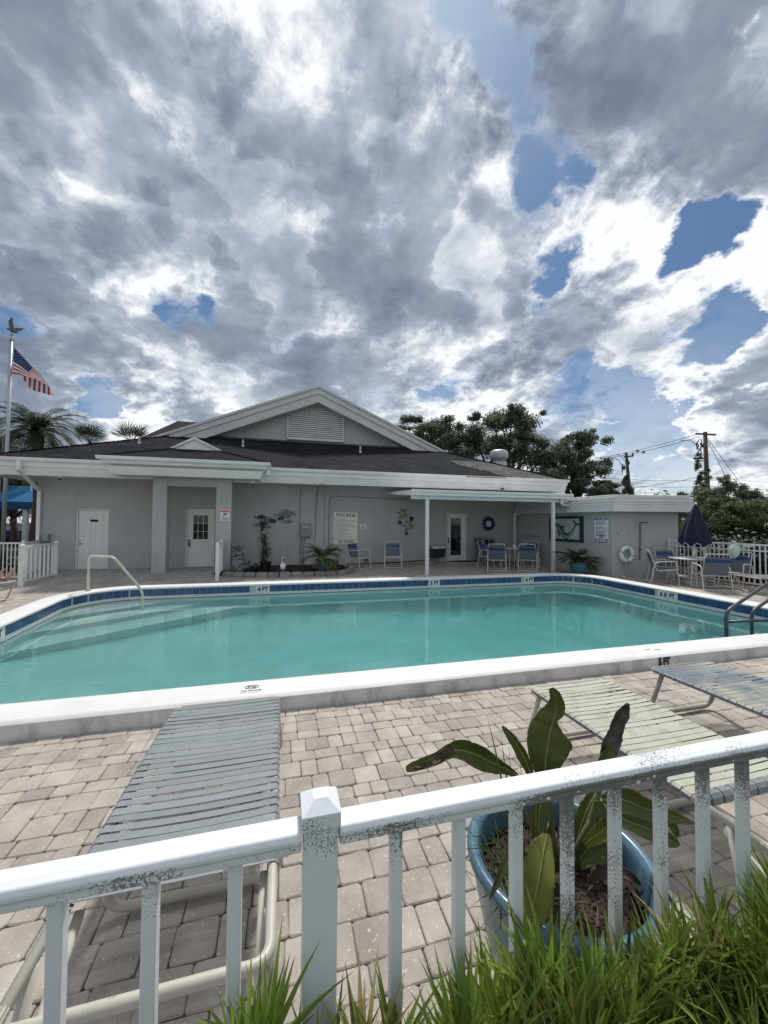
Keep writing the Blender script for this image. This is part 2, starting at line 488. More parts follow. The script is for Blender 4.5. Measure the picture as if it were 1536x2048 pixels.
def translucent(m, amount, tint=1.0):
    nt = m.node_tree
    b = nt.nodes['Principled BSDF']
    out = [n for n in nt.nodes if n.type == 'OUTPUT_MATERIAL'][0]
    tr_ = nt.nodes.new('ShaderNodeBsdfTranslucent')
    nt.links.new(b.inputs['Base Color'].links[0].from_socket, tr_.inputs['Color'])
    mx = nt.nodes.new('ShaderNodeMixShader')
    mx.inputs[0].default_value = amount
    nt.links.new(b.outputs[0], mx.inputs[1])
    nt.links.new(tr_.outputs[0], mx.inputs[2])
    nt.links.new(mx.outputs[0], out.inputs['Surface'])


for k_, a_ in (('oak', .4), ('hedge', .4), ('rust_leaf', .35), ('palm', .35), ('palm_light', .35), ('blade', .38), ('blade2', .35), ('leaf', .35), ('leaf_yellow', .4), ('flag_white', .35), ('flag_red', .35), ('flag_blue', .25), ('canopy_blue', .25)):
    translucent(M[k_], a_)

M['blade_dry'] = mat('shrub_blade_dry', (.38, .30, .12), .6, c2=(.22, .17, .07), scale=7, island=.3)

# worn mould on the front railing: speckle that thickens in patches
m = M['rail_front']
layer(m, (.10, .105, .10), 300, .60, .645, amount=.92, detail=3)
nt = m.node_tree
L = nt.links.new
b = nt.nodes['Principled BSDF']
mix = b.inputs['Base Color'].links[0].from_node
old = mix.inputs['Factor'].links[0].from_socket
geo = nt.nodes.new('ShaderNodeNewGeometry')
pn = nd(nt, 'ShaderNodeTexNoise', Scale=5.0, Detail=3.0)
L(geo.outputs['Position'], pn.inputs['Vector'])
sx = nt.nodes.new('ShaderNodeSeparateXYZ')
L(geo.outputs['Position'], sx.inputs[0])
sn = nt.nodes.new('ShaderNodeSeparateXYZ')
L(geo.outputs['Normal'], sn.inputs[0])
fn = nd(nt, 'ShaderNodeTexNoise', Scale=260.0, Detail=4.0, Roughness=.7)
L(geo.outputs['Position'], fn.inputs['Vector'])


def mth(nt, op, a, b=None):
    n = nd(nt, 'ShaderNodeMath', operation=op)
    for i, v in enumerate((a, b)):
        if v is None:
            continue
        if isinstance(v, (int, float)):
            n.inputs[i].default_value = v
        else:
            nt.links.new(v, n.inputs[i])
    return n.outputs[0]


# coverage: more to the right (x .4 to .9), mostly on faces that look sideways
xr = nt.nodes.new('ShaderNodeMapRange')
xr.inputs['From Min'].default_value = 0.12
xr.inputs['From Max'].default_value = 0.75
xr.inputs['To Min'].default_value = -.10
xr.inputs['To Max'].default_value = .21
L(sx.outputs['X'], xr.inputs['Value'])
cov = mth(nt, 'ADD', mth(nt, 'MULTIPLY', mth(nt, 'SUBTRACT', pn.outputs['Fac'], .5), .95), xr.outputs[0])
zr = nt.nodes.new('ShaderNodeMapRange')
zr.inputs['From Min'].default_value = 0.93
zr.inputs['From Max'].default_value = 1.03
zr.inputs['To Min'].default_value = -.19
zr.inputs['To Max'].default_value = .02
L(sx.outputs['Z'], zr.inputs['Value'])
nr = nt.nodes.new('ShaderNodeMapRange')
nr.inputs['From Min'].default_value = 0.1
nr.inputs['From Max'].default_value = 0.5
nr.inputs['To Min'].default_value = 0.0
nr.inputs['To Max'].default_value = -.31
L(sn.outputs['Z'], nr.inputs['Value'])
val = mth(nt, 'ADD', mth(nt, 'ADD', mth(nt, 'ADD', fn.outputs['Fac'], cov), zr.outputs[0]), nr.outputs[0])
st = nt.nodes.new('ShaderNodeMapRange')
st.inputs['From Min'].default_value = .53
st.inputs['From Max'].default_value = .60
L(val, st.inputs['Value'])
L(mth(nt, 'MULTIPLY', mth(nt, 'MAXIMUM', st.outputs[0], mth(nt, 'MULTIPLY', old, .0)), .85), mix.inputs['Factor'])

# ---------------------------------------------------------------- mesh building


class MB:
    def __init__(s):
        s.v = []
        s.f = []
        s.mi = []
        s.cur = 0

    def add(s, vs, fs):
        o = len(s.v)
        s.v += [tuple(p) for p in vs]
        s.f += [tuple(i + o for i in f) for f in fs]
        s.mi += [s.cur] * len(fs)
        return s

    def b(s, x0, x1, y0, y1, z0, z1):
        vs = [(x, y, z) for z in (z0, z1) for y in (y0, y1) for x in (x0, x1)]
        return s.add(vs, [(0, 2, 3, 1), (4, 5, 7, 6), (0, 1, 5, 4), (2, 6, 7, 3), (0, 4, 6, 2), (1, 3, 7, 5)])

    def bar(s, p0, p1, w, h, up=(0, 0, 1)):
        p0, p1 = Vector(p0), Vector(p1)
        d = (p1 - p0).normalized()
        sd_ = d.cross(Vector(up))
        if sd_.length < 1e-4:
            sd_ = Vector((1, 0, 0))
        sd_.normalize()
        u = sd_.cross(d).normalized()
        a, c = sd_ * w / 2, u * h / 2
        vs = [p + i * a + j * c for p in (p0, p1) for i, j in ((-1, -1), (1, -1), (1, 1), (-1, 1))]
        return s.add(vs, [(0, 1, 2, 3), (7, 6, 5, 4), (0, 4, 5, 1), (1, 5, 6, 2), (2, 6, 7, 3), (3, 7, 4, 0)])

    def tube(s, pts, r, n=8, closed=False, caps=True):
        pts = [Vector(p) for p in pts]
        k = len(pts)
        rs = r if isinstance(r, (list, tuple)) else [r] * k
        vs = []
        prev = None
        for i, p in enumerate(pts):
            if closed:
                d = (pts[(i + 1) % k] - pts[i - 1])
            else:
                d = pts[min(i + 1, k - 1)] - pts[max(i - 1, 0)]
            d = d.normalized() if d.length > 1e-9 else Vector((0, 0, 1))
            if prev is None:
                a = d.orthogonal().normalized()
            else:
                a = prev - d * prev.dot(d)
                a = a.normalized() if a.length > 1e-6 else d.orthogonal().normalized()
            prev = a
            c = d.cross(a)
            for j in range(n):
                t = 2 * PI * j / n
                vs.append(p + (a * math.cos(t) + c * math.sin(t)) * rs[i])
        fs = []
        for i in range(k if closed else k - 1):
            i2 = (i + 1) % k
            for j in range(n):
                j2 = (j + 1) % n
                fs.append((i * n + j, i * n + j2, i2 * n + j2, i2 * n + j))
        if caps and not closed:
            fs.append(tuple(range(n))[::-1])
            fs.append(tuple((k - 1) * n + j for j in range(n)))
        return s.add(vs, fs)

    def lathe(s, prof, c=(0, 0, 0), n=24, ax=None, wob=0.0):
        vs, fs = [], []
        c = Vector(c)
        q = Vector(ax).to_track_quat('Z', 'Y') if ax else None
        for r, z in prof:
            for j in range(n):
                t = 2 * PI * j / n
                rr = r * (1 + wob * math.sin(3 * t + z * 9))
                p = Vector((rr * math.cos(t), rr * math.sin(t), z))
                if q:
                    p = q @ p
                vs.append(c + p)
        k = len(prof)
        for i in range(k - 1):
            for j in range(n):
                j2 = (j + 1) % n
                fs.append((i * n + j, i * n + j2, (i + 1) * n + j2, (i + 1) * n + j))
        if prof[0][0] > 1e-5:
            fs.append(tuple(range(n))[::-1])
        if prof[-1][0] > 1e-5:
            fs.append(tuple((k - 1) * n + j for j in range(n)))
        return s.add(vs, fs)

    def ball(s, c, r, n=10, m=7, rz=None, q=None, noise=0.0):
        vs, fs = [], []
        c = Vector(c)
        rr = r if isinstance(r, (tuple, list)) else (r, r, r)
        for i in range(m + 1):
            th = PI * i / m
            for j in range(n):
                t = 2 * PI * j / n
                k = 1 + (rnd.uniform(-noise, noise) if 0 < i < m else 0)
                p = Vector((rr[0] * math.sin(th) * math.cos(t) * k, rr[1] * math.sin(th) * math.sin(t) * k, rr[2] * math.cos(th) * k))
                if q:
                    p = q @ p
                vs.append(c + p)
        for i in range(m):
            for j in range(n):
                j2 = (j + 1) % n
                fs.append((i * n + j, (i + 1) * n + j, (i + 1) * n + j2, i * n + j2))
        return s.add(vs, fs)

    def prism(s, poly, ext):
        poly = [Vector(p).to_3d() for p in poly]
        e = Vector(ext)
        n = len(poly)
        return s.add(poly + [p + e for p in poly], [tuple(range(n))[::-1], tuple(range(n, 2 * n))] + [(i, (i + 1) % n, n + (i + 1) % n, n + i) for i in range(n)])

    def poly(s, pts):
        return s.add(pts, [tuple(range(len(pts)))])

    def sweep(s, path, prof, closed=False, z=0.0):
        """profile (offset to the right of the walking direction, height) swept along an xy path with mitres"""
        P = [Vector((p[0], p[1])) for p in path]
        k = len(P)
        n = len(prof)
        vs = []
        for i in range(k):
            if closed:
                a, c = P[i - 1], P[(i + 1) % k]
            else:
                a, c = P[max(i - 1, 0)], P[min(i + 1, k - 1)]
            d1 = (P[i] - a)
            d2 = (c - P[i])
            d1 = d1.normalized() if d1.length > 1e-9 else d2.normalized()
            d2 = d2.normalized() if d2.length > 1e-9 else d1
            n1 = Vector((d1.y, -d1.x))
            n2 = Vector((d2.y, -d2.x))
            nn = (n1 + n2)
            nn = nn.normalized()
            sc = 1 / max(.35, nn.dot(n1))
            for o, h in prof:
                vs.append((P[i].x + nn.x * o * sc, P[i].y + nn.y * o * sc, z + h))
        fs = []
        for i in range(k if closed else k - 1):
            i2 = (i + 1) % k
            for j in range(n - 1):
                fs.append((i * n + j, i2 * n + j, i2 * n + j + 1, i * n + j + 1))
        return s.add(vs, fs)

    def build(s, name, m, parent=None, smooth=False, bevel=0.0, local=False, seg=1):
        me = bpy.data.meshes.new(name)
        o = Vector((0, 0, 0))
        if parent is not None and not local:
            o = ORG.get(parent.name, o)
        vs = s.v if o.length == 0 else [(p[0] - o.x, p[1] - o.y, p[2] - o.z) for p in s.v]
        me.from_pydata(vs, [], s.f)
        ms = m if isinstance(m, (list, tuple)) else [m]
        for x in ms:
            me.materials.append(M[x] if isinstance(x, str) else x)
        if len(ms) > 1:
            me.polygons.foreach_set('material_index', s.mi)
        if smooth:
            me.polygons.foreach_set('use_smooth', [True] * len(me.polygons))
        me.validate()
        me.update()
        ob = bpy.data.objects.new(name, me)
        col.objects.link(ob)
        if parent is not None:
            ob.parent = parent
            ORG[ob.name] = o.copy()
        if bevel:
            bm_ = ob.modifiers.new('bevel', 'BEVEL')
            bm_.width = bevel
            bm_.segments = seg
            bm_.limit_method = 'ANGLE'
        if smooth == 'auto':
            pass
        return ob


ORG = {}


def tag(o, label=None, cat=None, group=None, kind=None):
    if label:
        o['label'] = label
    if cat:
        o['category'] = cat
    if group:
        o['group'] = group
    if kind:
        o['kind'] = kind
    return o


def thing(name, label, cat, loc=(0, 0, 0), group=None, rz=0.0):
    o = bpy.data.objects.new(name, None)
    o.empty_display_size = .1
    o.location = loc
    o.rotation_euler = (0, 0, rz)
    col.objects.link(o)
    ORG[o.name] = Vector(loc)
    return tag(o, label, cat, group)


KIDS = {}


def copy_tree(o, loc=None, rz=None, label=None, parent=None):
    c = o.copy()
    col.objects.link(c)
    if parent is not None:
        c.parent = parent
    if loc is not None:
        c.location = loc
    if rz is not None:
        c.rotation_euler = (0, 0, rz)
    if label:
        c['label'] = label
    for ch in list(o.children):
        copy_tree(ch, parent=c)
    return c


def text(body, p, size, m, parent, rot=(PI / 2, 0, 0), align='CENTER', bold=0.0, sx=1.0, name='lettering', depth=0.002, lab=None):
    cu = bpy.data.curves.new(name, 'FONT')
    cu.body = body
    cu.size = size
    cu.align_x = align
    cu.align_y = 'CENTER'
    cu.offset = bold
    cu.extrude = depth
    cu.resolution_u = 3
    cu.materials.append(M[m])
    tmp = bpy.data.objects.new(name + '_curve', cu)
    col.objects.link(tmp)
    bpy.context.view_layer.update()
    me = bpy.data.meshes.new_from_object(tmp.evaluated_get(bpy.context.evaluated_depsgraph_get()))
    bpy.data.objects.remove(tmp)
    bpy.data.curves.remove(cu)
    me.name = name
    o = bpy.data.objects.new(name, me)
    col.objects.link(o)
    o.parent = parent
    o.location = Vector(p) - ORG.get(parent.name, Vector((0, 0, 0)))
    o.rotation_euler = rot
    o.scale = (sx, 1, 1)
    return o


def arc(c, r, a0, a1, n, z=None):
    out = []
    for i in range(n + 1):
        t = R(a0 + (a1 - a0) * i / n)
        p = (c[0] + r * math.cos(t), c[1] + r * math.sin(t))
        out.append(p if z is None else (*p, z))
    return out


def rounded(pts, r, n=5):
    """round the inner corners of a 3-D polyline"""
    pts = [Vector(p) for p in pts]
    out = [pts[0]]
    for i in range(1, len(pts) - 1):
        a, p, c = pts[i - 1], pts[i], pts[i + 1]
        d1, d2 = (a - p), (c - p)
        k = min(r, d1.length * .49, d2.length * .49)
        s0, s1 = p + d1.normalized() * k, p + d2.normalized() * k
        for j in range(n + 1):
            t = j / n
            out.append((1 - t) ** 2 * s0 + 2 * t * (1 - t) * p + t * t * s1)
    out.append(pts[-1])
    return out

# ================================================================ ground, deck, pool
POOL = [(-3.55, 3.78)] + [(-4.03, 8.55)] + arc((-3.03, 8.65), 1.0, 180, 92, 7) + arc((7.57, 8.75), .9, 90, 2, 7) + [(8.47, 3.78)]


def deckz(y):
    return 0.0 if y < 10.5 else min(.09, .09 * (y - 10.5) / 3.4)


g = MB()
hx0, hx1, hy0, hy1 = -4.2, 8.7, 3.55, 9.85
xs = [-900, hx0, hx1, 900]
ys = [-300, hy0, hy1, 1500]
for i in range(3):
    for j in range(3):
        if i == 1 and j == 1:
            continue
        g.poly([(xs[i], ys[j], -.05), (xs[i + 1], ys[j], -.05), (xs[i + 1], ys[j + 1], -.05), (xs[i], ys[j + 1], -.05)])
tag(g.build('ground', 'lawn'), 'mown green ground reaching beyond the fences', kind='structure')

deck = thing('pool_deck', 'tumbled beige paver deck laid around the pool', None, (0, 0, 0))
deck['kind'] = 'structure'
dk = MB()
for (x0, x1, y0, y1) in ((-9.6, hx0, .55, 10.5), (hx0, hx1, .55, hy0), (hx1, 13.2, .55, 10.5), (hx0, hx1, hy1, 10.5)):
    dk.poly([(x0, y0, -.012), (x1, y0, -.012), (x1, y1, -.012), (x0, y1, -.012)])
dk.poly([(-9.6, 10.5, -.012), (13.2, 10.5, -.012), (13.2, 13.9, .078), (-9.6, 13.9, .078)])
dk.build('sand_bed', 'sand', deck)

PUMPW = [(9.3, 13.9), (9.83, 9.72), (11.9, 9.26), (12.1, 13.9)]
BED = [(-1.55, 11.78), (-.9, 11.62), (.0, 11.5), (.9, 11.5), (1.6, 11.62), (1.95, 11.95), (2.08, 12.5), (2.1, 13.2), (1.9, 13.9), (-1.95, 13.9), (-1.95, 12.2)]


def inside(poly, x, y):
    c = False
    n = len(poly)
    for i in range(n):
        x1, y1 = poly[i][0], poly[i][1]
        x2, y2 = poly[i - 1][0], poly[i - 1][1]
        if (y1 > y) != (y2 > y) and x < (x2 - x1) * (y - y1) / (y2 - y1) + x1:
            c = not c
    return c


def paver_mesh(w, d, mb=None, cx=0.0, cy=0.0, z=0.0, slope=0.0, rr=rnd):
    mb = mb or MB()
    h, ch = .0, .008
    w2, d2 = w / 2 - .0010, d / 2 - .0010
    cc = .006 + rr.uniform(0, .008)
    ring = [(w2 - cc, -d2), (w2, -d2 + cc), (w2, d2 - cc), (w2 - cc, d2), (-w2 + cc, d2), (-w2, d2 - cc), (-w2, -d2 + cc), (-w2 + cc, -d2)]
    ring = [(x + rr.uniform(-.003, .003), y + rr.uniform(-.003, .003)) for x, y in ring]
    f = 1 - .010 / w
    f2 = 1 - .010 / d
    vs = []
    for x, y in ring:
        vs.append((cx + x, cy + y, z - .020 + slope * y))
    for x, y in ring:
        vs.append((cx + x, cy + y, z - ch * .55 + slope * y))
    for x, y in ring:
        vs.append((cx + x * f, cy + y * f2, z + slope * y))
    fs = []
    for k in (0, 8):
        for j in range(8):
            fs.append((k + j, k + (j + 1) % 8, k + 8 + (j + 1) % 8, k + 8 + j))
    fs.append(tuple(range(16, 24)))
    return mb.add(vs, fs)


pav = []
y = .62
row = 0
while y < 13.85:
    hgt = (.106, .158, .106, .158, .106)[row % 5] if row % 7 else .158
    row += 1
    x = -9.5 + rnd.uniform(0, .1)
    while x < 13:
        wv_ = rnd.choice((.106, .106, .158, .158, .158))
        cx, cy = x + wv_ / 2, y + hgt / 2
        x += wv_
        if hx0 + .05 - .12 < cx < hx1 + .1 and hy0 - .11 < cy < hy1 + .1:
            continue
        if inside(PUMPW, cx, cy) or inside(BED, cx, cy) or cx > 11.45 and cy < 9.3:
            continue
        if cy > 13.8:
            continue
        pav.append((cx, cy, wv_, hgt))
    y += hgt


def in_view(x, y, z=0.0, m=30):
    v = CAM_M.transposed() @ (Vector((x, y, z)) - EYE)
    if v.z > -.05:
        return False
    px, py = 768 + FOC * v.x / -v.z, 1024 - FOC * v.y / -v.z
    return -m < px < 1536 + m and -m < py < 2048 + m


vis = [p for p in pav if p[1] < 3.5 and in_view(p[0], p[1])]
vis.sort(key=lambda p: p[0] ** 2 + p[1] ** 2)
single = set(vis[:298])
variants = {}
rest = MB()
for p in pav:
    cx, cy, w, d = p
    z = deckz(cy) + rnd.uniform(-.004, .002)
    sl = .09 / 3.4 if cy > 10.5 else 0
    if p in single:
        key = (w, d, rnd.randrange(4))
        if key not in variants:
            variants[key] = paver_mesh(w, d).build('paver', 'paver', deck)
            ob = variants[key]
        else:
            ob = variants[key].copy()
            col.objects.link(ob)
        ob.location = (cx, cy, z)
        ob.rotation_euler = (rnd.uniform(-.008, .008), rnd.uniform(-.008, .008), rnd.uniform(-.012, .012))
    else:
        paver_mesh(w, d, rest, cx, cy, z, sl)
tag(rest.build('paver_field', 'paver', deck), kind='stuff')

# pool shell
pool = thing('swimming_pool', 'rectangular swimming pool with blue tile band and white raised edge', 'pool', (2.2, 6.7, 0))
WATER_Z = -.14


def floor_z(x):
    return -1.1 - max(0, x + 4) * .085


sh = MB()
n = len(POOL)
for i in range(n):
    a, b_ = POOL[i], POOL[(i + 1) % n]
    sh.poly([(a[0], a[1], -.069), (b_[0], b_[1], -.069), (b_[0], b_[1], floor_z(b_[0])), (a[0], a[1], floor_z(a[0]))])
sh.poly([(p[0], p[1], floor_z(p[0])) for p in POOL])
# outer skin so that the shell is closed to the ground
outp = [(-4.6, 3.3), (-4.6, 10.1), (9.0, 10.1), (9.0, 3.3)]
for i in range(4):
    a, b_ = outp[i], outp[(i + 1) % 4]
    sh.poly([(a[0], a[1], -.06), (b_[0], b_[1], -.06), (b_[0], b_[1], -2.6), (a[0], a[1], -2.6)])
sh.build('pool_shell', 'plaster', pool)
# corner steps
for k, (za, reach) in enumerate(((-.32, 1.15), (-.56, 1.75), (-.82, 2.45))):
    stp = MB()
    r = reach
    base = [(-4.02, 9.62 - r * 1.1)] + [(-4.02 + .35 * r, 9.62 - r * .95)] + [(-4.02 + r * 1.05, 9.62 - .30 * r)] + [(-4.02 + r * 1.25, 9.64)] + [(-3.3, 9.63), (-3.85, 9.2)]
    base = [(-4.03, 9.64 - 1.25 * r), (-4.02 + 1.55 * r, 9.64), (-3.1, 9.64), (-3.7, 9.4), (-3.98, 8.9)]
    stp.prism([(x, y_, za - .6) for x, y_ in base], (0, 0, .6))
    ob = stp.build('step', 'plaster', pool, bevel=.02, seg=2)
    nose = MB()
    a, b_ = Vector((*base[0], za + .002)), Vector((*base[1], za + .002))
    nose.bar(a, b_, .03, .006)
    nose.build('step_edge', 'tile', ob)
# water
wt = MB()
wp = [(POOL[0][0] - .015, POOL[0][1] - .015)] + [(p[0] + (-.015 if p[0] < 2 else .015), p[1] + (.015 if p[1] > 5 else -.015)) for p in POOL[1:-1]] + [(8.485, 3.765)]
wt.prism([(x, y_, -2.5) for x, y_ in wp][::-1], (0, 0, 2.5 + WATER_Z))
wm_ = bpy.data.materials.new('pool_water')
wm_.use_nodes = True
nt = wm_.node_tree
for n_ in list(nt.nodes):
    nt.nodes.remove(n_)
L = nt.links.new
gl = nd(nt, 'ShaderNodeBsdfGlass', IOR=1.33, Roughness=0.0)
gl.inputs['Color'].default_value = (1, 1, 1, 1)
df = nt.nodes.new('ShaderNodeBsdfDiffuse')
df.inputs['Color'].default_value = (.21, .46, .46, 1)
mx = nt.nodes.new('ShaderNodeMixShader')
mx.inputs[0].default_value = .15
geo = nt.nodes.new('ShaderNodeNewGeometry')
mp = nt.nodes.new('ShaderNodeMapping')
mp.inputs['Scale'].default_value = (1, 1, 1)
L(geo.outputs['Position'], mp.inputs['Vector'])
n1 = nd(nt, 'ShaderNodeTexNoise', Scale=2.6, Detail=3.0, Roughness=.55)
L(mp.outputs[0], n1.inputs['Vector'])
n2 = nd(nt, 'ShaderNodeTexNoise', Scale=9.0, Detail=2.0)
L(mp.outputs[0], n2.inputs['Vector'])
n3 = nd(nt, 'ShaderNodeTexNoise', Scale=.55, Detail=2.0)
L(mp.outputs[0], n3.inputs['Vector'])
hh = mth(nt, 'ADD', n1.outputs['Fac'], mth(nt, 'MULTIPLY', n2.outputs['Fac'], .22))
# calm at the far side, breeze-rippled patches elsewhere
pr = nt.nodes.new('ShaderNodeMapRange')
pr.inputs['From Min'].default_value = .35
pr.inputs['From Max'].default_value = .65
pr.inputs['To Min'].default_value = .25
pr.inputs['To Max'].default_value = 1.0
L(n3.outputs['Fac'], pr.inputs['Value'])
bp = nd(nt, 'ShaderNodeBump', Distance=.012)
# the breeze ruffles the near half; the water under the clubhouse is calmer
sy_ = nt.nodes.new('ShaderNodeSeparateXYZ')
L(geo.outputs['Position'], sy_.inputs[0])
cr_ = nt.nodes.new('ShaderNodeMapRange')
cr_.inputs['From Min'].default_value = 4.0
cr_.inputs['From Max'].default_value = 8.5
cr_.inputs['To Min'].default_value = .70
cr_.inputs['To Max'].default_value = .10
L(sy_.outputs['Y'], cr_.inputs['Value'])
L(mth(nt, 'MULTIPLY', pr.outputs[0], cr_.outputs[0]), bp.inputs['Strength'])
L(hh, bp.inputs['Height'])
L(bp.outputs['Normal'], gl.inputs['Normal'])
fr = nd(nt, 'ShaderNodeFresnel', IOR=1.36)
L(bp.outputs['Normal'], fr.inputs['Normal'])
gs = nt.nodes.new('ShaderNodeBsdfGlossy')
gs.inputs['Roughness'].default_value = .0
L(bp.outputs['Normal'], gs.inputs['Normal'])
m2 = nt.nodes.new('ShaderNodeMixShader')
L(fr.outputs[0], m2.inputs[0])
L(df.outputs[0], m2.inputs[1])
L(gs.outputs[0], m2.inputs[2])
L(gl.outputs[0], mx.inputs[1])
L(m2.outputs[0], mx.inputs[2])
ab = nt.nodes.new('ShaderNodeVolumeAbsorption')
ab.inputs['Color'].default_value = (.30, .82, .83, 1)
ab.inputs['Density'].default_value = .58
ou = nt.nodes.new('ShaderNodeOutputMaterial')
L(mx.outputs[0], ou.inputs['Surface'])
L(ab.outputs[0], ou.inputs['Volume'])
tag(wt.build('pool_water', wm_), 'clear turquoise water filling the pool', kind='structure')

# coping: raised kerb with a flat white top
cp = MB()
prof_top = [(.025, .083), (.03, .10), (.022, .122), (.0, .131), (-.30, .133), (-.335, .128), (-.35, .110)]
cp.sweep(POOL, prof_top, closed=True)
cp.build('coping', 'coping', pool, smooth=True)
cs = MB()
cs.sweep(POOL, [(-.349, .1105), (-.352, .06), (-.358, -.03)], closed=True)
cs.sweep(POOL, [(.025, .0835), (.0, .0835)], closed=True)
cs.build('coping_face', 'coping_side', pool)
bandm = MB()
bandm.sweep(POOL, [(.002, .084), (.002, -.071), (.0, -.071)], closed=True)
bandm.build('grout_band', 'grout', pool)
trim_ = MB()
trim_.sweep(POOL, [(.012, -.128), (.014, -.133), (.012, -.15)], closed=True)
trim_.build('waterline_trim', 'tile', pool)

# glazed tiles one by one
TW = .1555
tile_me = None


def place_tile(p, d, w=TW - .006, m='tile', name='tile', z0=-.066, z1=.080, th=.009):
    global tile_me
    n_ = Vector((d.y, -d.x))
    if m == 'tile' and tile_me is not None:
        ob = tile_me.copy()
        col.objects.link(ob)
    else:
        mb = MB()
        mb.b(-w / 2, w / 2, -th, .001, z0, z1)
        ob = mb.build(name, m, pool, bevel=.002, local=True)
        if m == 'tile':
            tile_me = ob
    ob.location = Vector((p.x, p.y, 0)) - ORG[pool.name]
    ob.rotation_euler = (0, 0, math.atan2(d.y, d.x))
    return ob


marks = []   # (position on path, text)
# path from left wall, round the far side, down the right wall
seg = []
acc = 0.0
for i in range(len(POOL) - 1):
    a, b_ = Vector(POOL[i]), Vector(POOL[i + 1])
    seg.append((acc, (b_ - a).length, a, (b_ - a).normalized()))
    acc += (b_ - a).length


def on_path(s):
    for s0, l, a, d in seg:
        if s <= s0 + l:
            return a + d * (s - s0), d
    return seg[-1][2] + seg[-1][3] * seg[-1][1], seg[-1][3]


def s_of(x, y_):
    best = None
    for k in range(int(acc / .02)):
        p, d = on_path(k * .02)
        e_ = (p - Vector((x, y_))).length
        if best is None or e_ < best[0]:
            best = (e_, k * .02)
    return best[1]


plates = []
for px0, px1, py, body, sz in ((482 / 4.267 + 400, 590 / 4.267 + 400, 1178, '4 FT', .15), (456 / 3.84 + 740, 537 / 3.84 + 740, 1165, '5 FT', .15),
                               (1190 / 3.84 + 740, 1257 / 3.84 + 740, 1159, '6 FT', .15)):
    a, b_ = Q(px0, py, 9.65), Q(px1, py, 9.65)
    plates.append((s_of(a.x, 9.65), s_of(b_.x, 9.65), body))
a, b_ = QX(1317, 1188, 8.47), QX(1356, 1196, 8.47)
plates.append((s_of(8.47, a.y), s_of(8.47, b_.y), '6 ½ FT'))
a = G(12, 1260, .02)
plates.append((s_of(a.x, a.y) - .42, s_of(a.x, a.y), '3 FT'))
k = 0
s_ = .08
while s_ < acc - .05:
    p, d = on_path(s_)
    bad = any(s0 - TW / 2 - .002 < s_ < s1 + TW / 2 - .002 for s0, s1, _ in plates)
    if not bad:
        place_tile(p, d)
        s_ += TW
    else:
        s_ += .01
for s0, s1, body in plates:
    p, d = on_path((s0 + s1) / 2)
    pl_ = place_tile(p, d, s1 - s0, 'tile_white', 'depth_tile', -.085, .084, .012)
    pl_.name = 'depth_tile'
    ORG[pl_.name] = Vector((0, 0, 0))
    t_ = text(body, (0, -.0145, -.002), .135 if len(body) < 5 else .125, 'print', pl_, bold=.006, sx=.95 if len(body) < 5 else .92)
# far outside tiles along the near wall (under the near edge)
for x in [(-3.4 + TW * i) for i in range(76)]:
    place_tile(Vector((x, 3.78)), Vector((-1, 0)))

# depth number painted on the outer face of the near kerb
a, b_ = Q(1313, 1325, 3.425), Q(1343, 1325, 3.425)
text('5 FT', ((a.x + b_.x) / 2, 3.421, .058), .118, 'print', pool, bold=.007, sx=.72, depth=.0015)


def no_diving_tile(px, py, faded):
    c = G(px, py, .132)
    tl = MB()
    tl.b(c.x - .085, c.x + .085, c.y - .075, c.y + .075, .126, .1365)
    t = tl.build('warning_tile', 'tile_white', pool, bevel=.002)
    pr_ = MB()
    pr_.tube([(c.x + .055 * math.cos(2 * PI * i / 20), c.y + .028 + .036 * math.sin(2 * PI * i / 20), .1375) for i in range(20)], .0035, 4, closed=True)
    pr_.bar((c.x - .038, c.y + .052, .1375), (c.x + .038, c.y + .004, .1375), .007, .002)
    pr_.tube([(c.x - .035, c.y + .015, .1375), (c.x - .008, c.y + .035, .1375), (c.x + .035, c.y + .028, .1375)], .004, 4)
    pr_.build('warning_symbol', 'grey_print' if faded else 'print', t)
    if not faded:
        text('NO DIVING', (c.x, c.y - .045, .1375), .032, 'print', t, rot=(0, 0, 0), bold=.0008, depth=.0008)


no_diving_tile(503, 1378, False)
c = G(1302, 1299, .132)
wsc = MB()
wsc.tube([(c.x - .07, c.y + .02, .1345), (c.x - .03, c.y - .01, .1345), (c.x, c.y + .025, .1345)], .003, 4)
wsc.tube([(c.x + .01, c.y - .03, .1345), (c.x + .07, c.y - .02, .1345), (c.x + .10, c.y - .035, .1345)], .003, 4)
wsc.build('worn_marking', 'grey_print', pool)

# ================================================================ clubhouse
WY = 13.9      # front wall plane
house = thing('clubhouse', 'single storey grey stucco clubhouse with dark shingle roof and louvred gable', 'building', (1.4, WY, 0))
EZ = 3.36      # top of eave
SL = .43


def wall_run(mb, x0, x1, y, z0, z1, th, openings):
    xs_ = [x0]
    for a, b_, c_, d_ in sorted(openings):
        mb.b(xs_[-1], a, y, y + th, z0, z1)
        if c_ > z0:
            mb.b(a, b_, y, y + th, z0, c_)
        mb.b(a, b_, y, y + th, d_, z1)
        xs_.append(b_)
    mb.b(xs_[-1], x1, y, y + th, z0, z1)


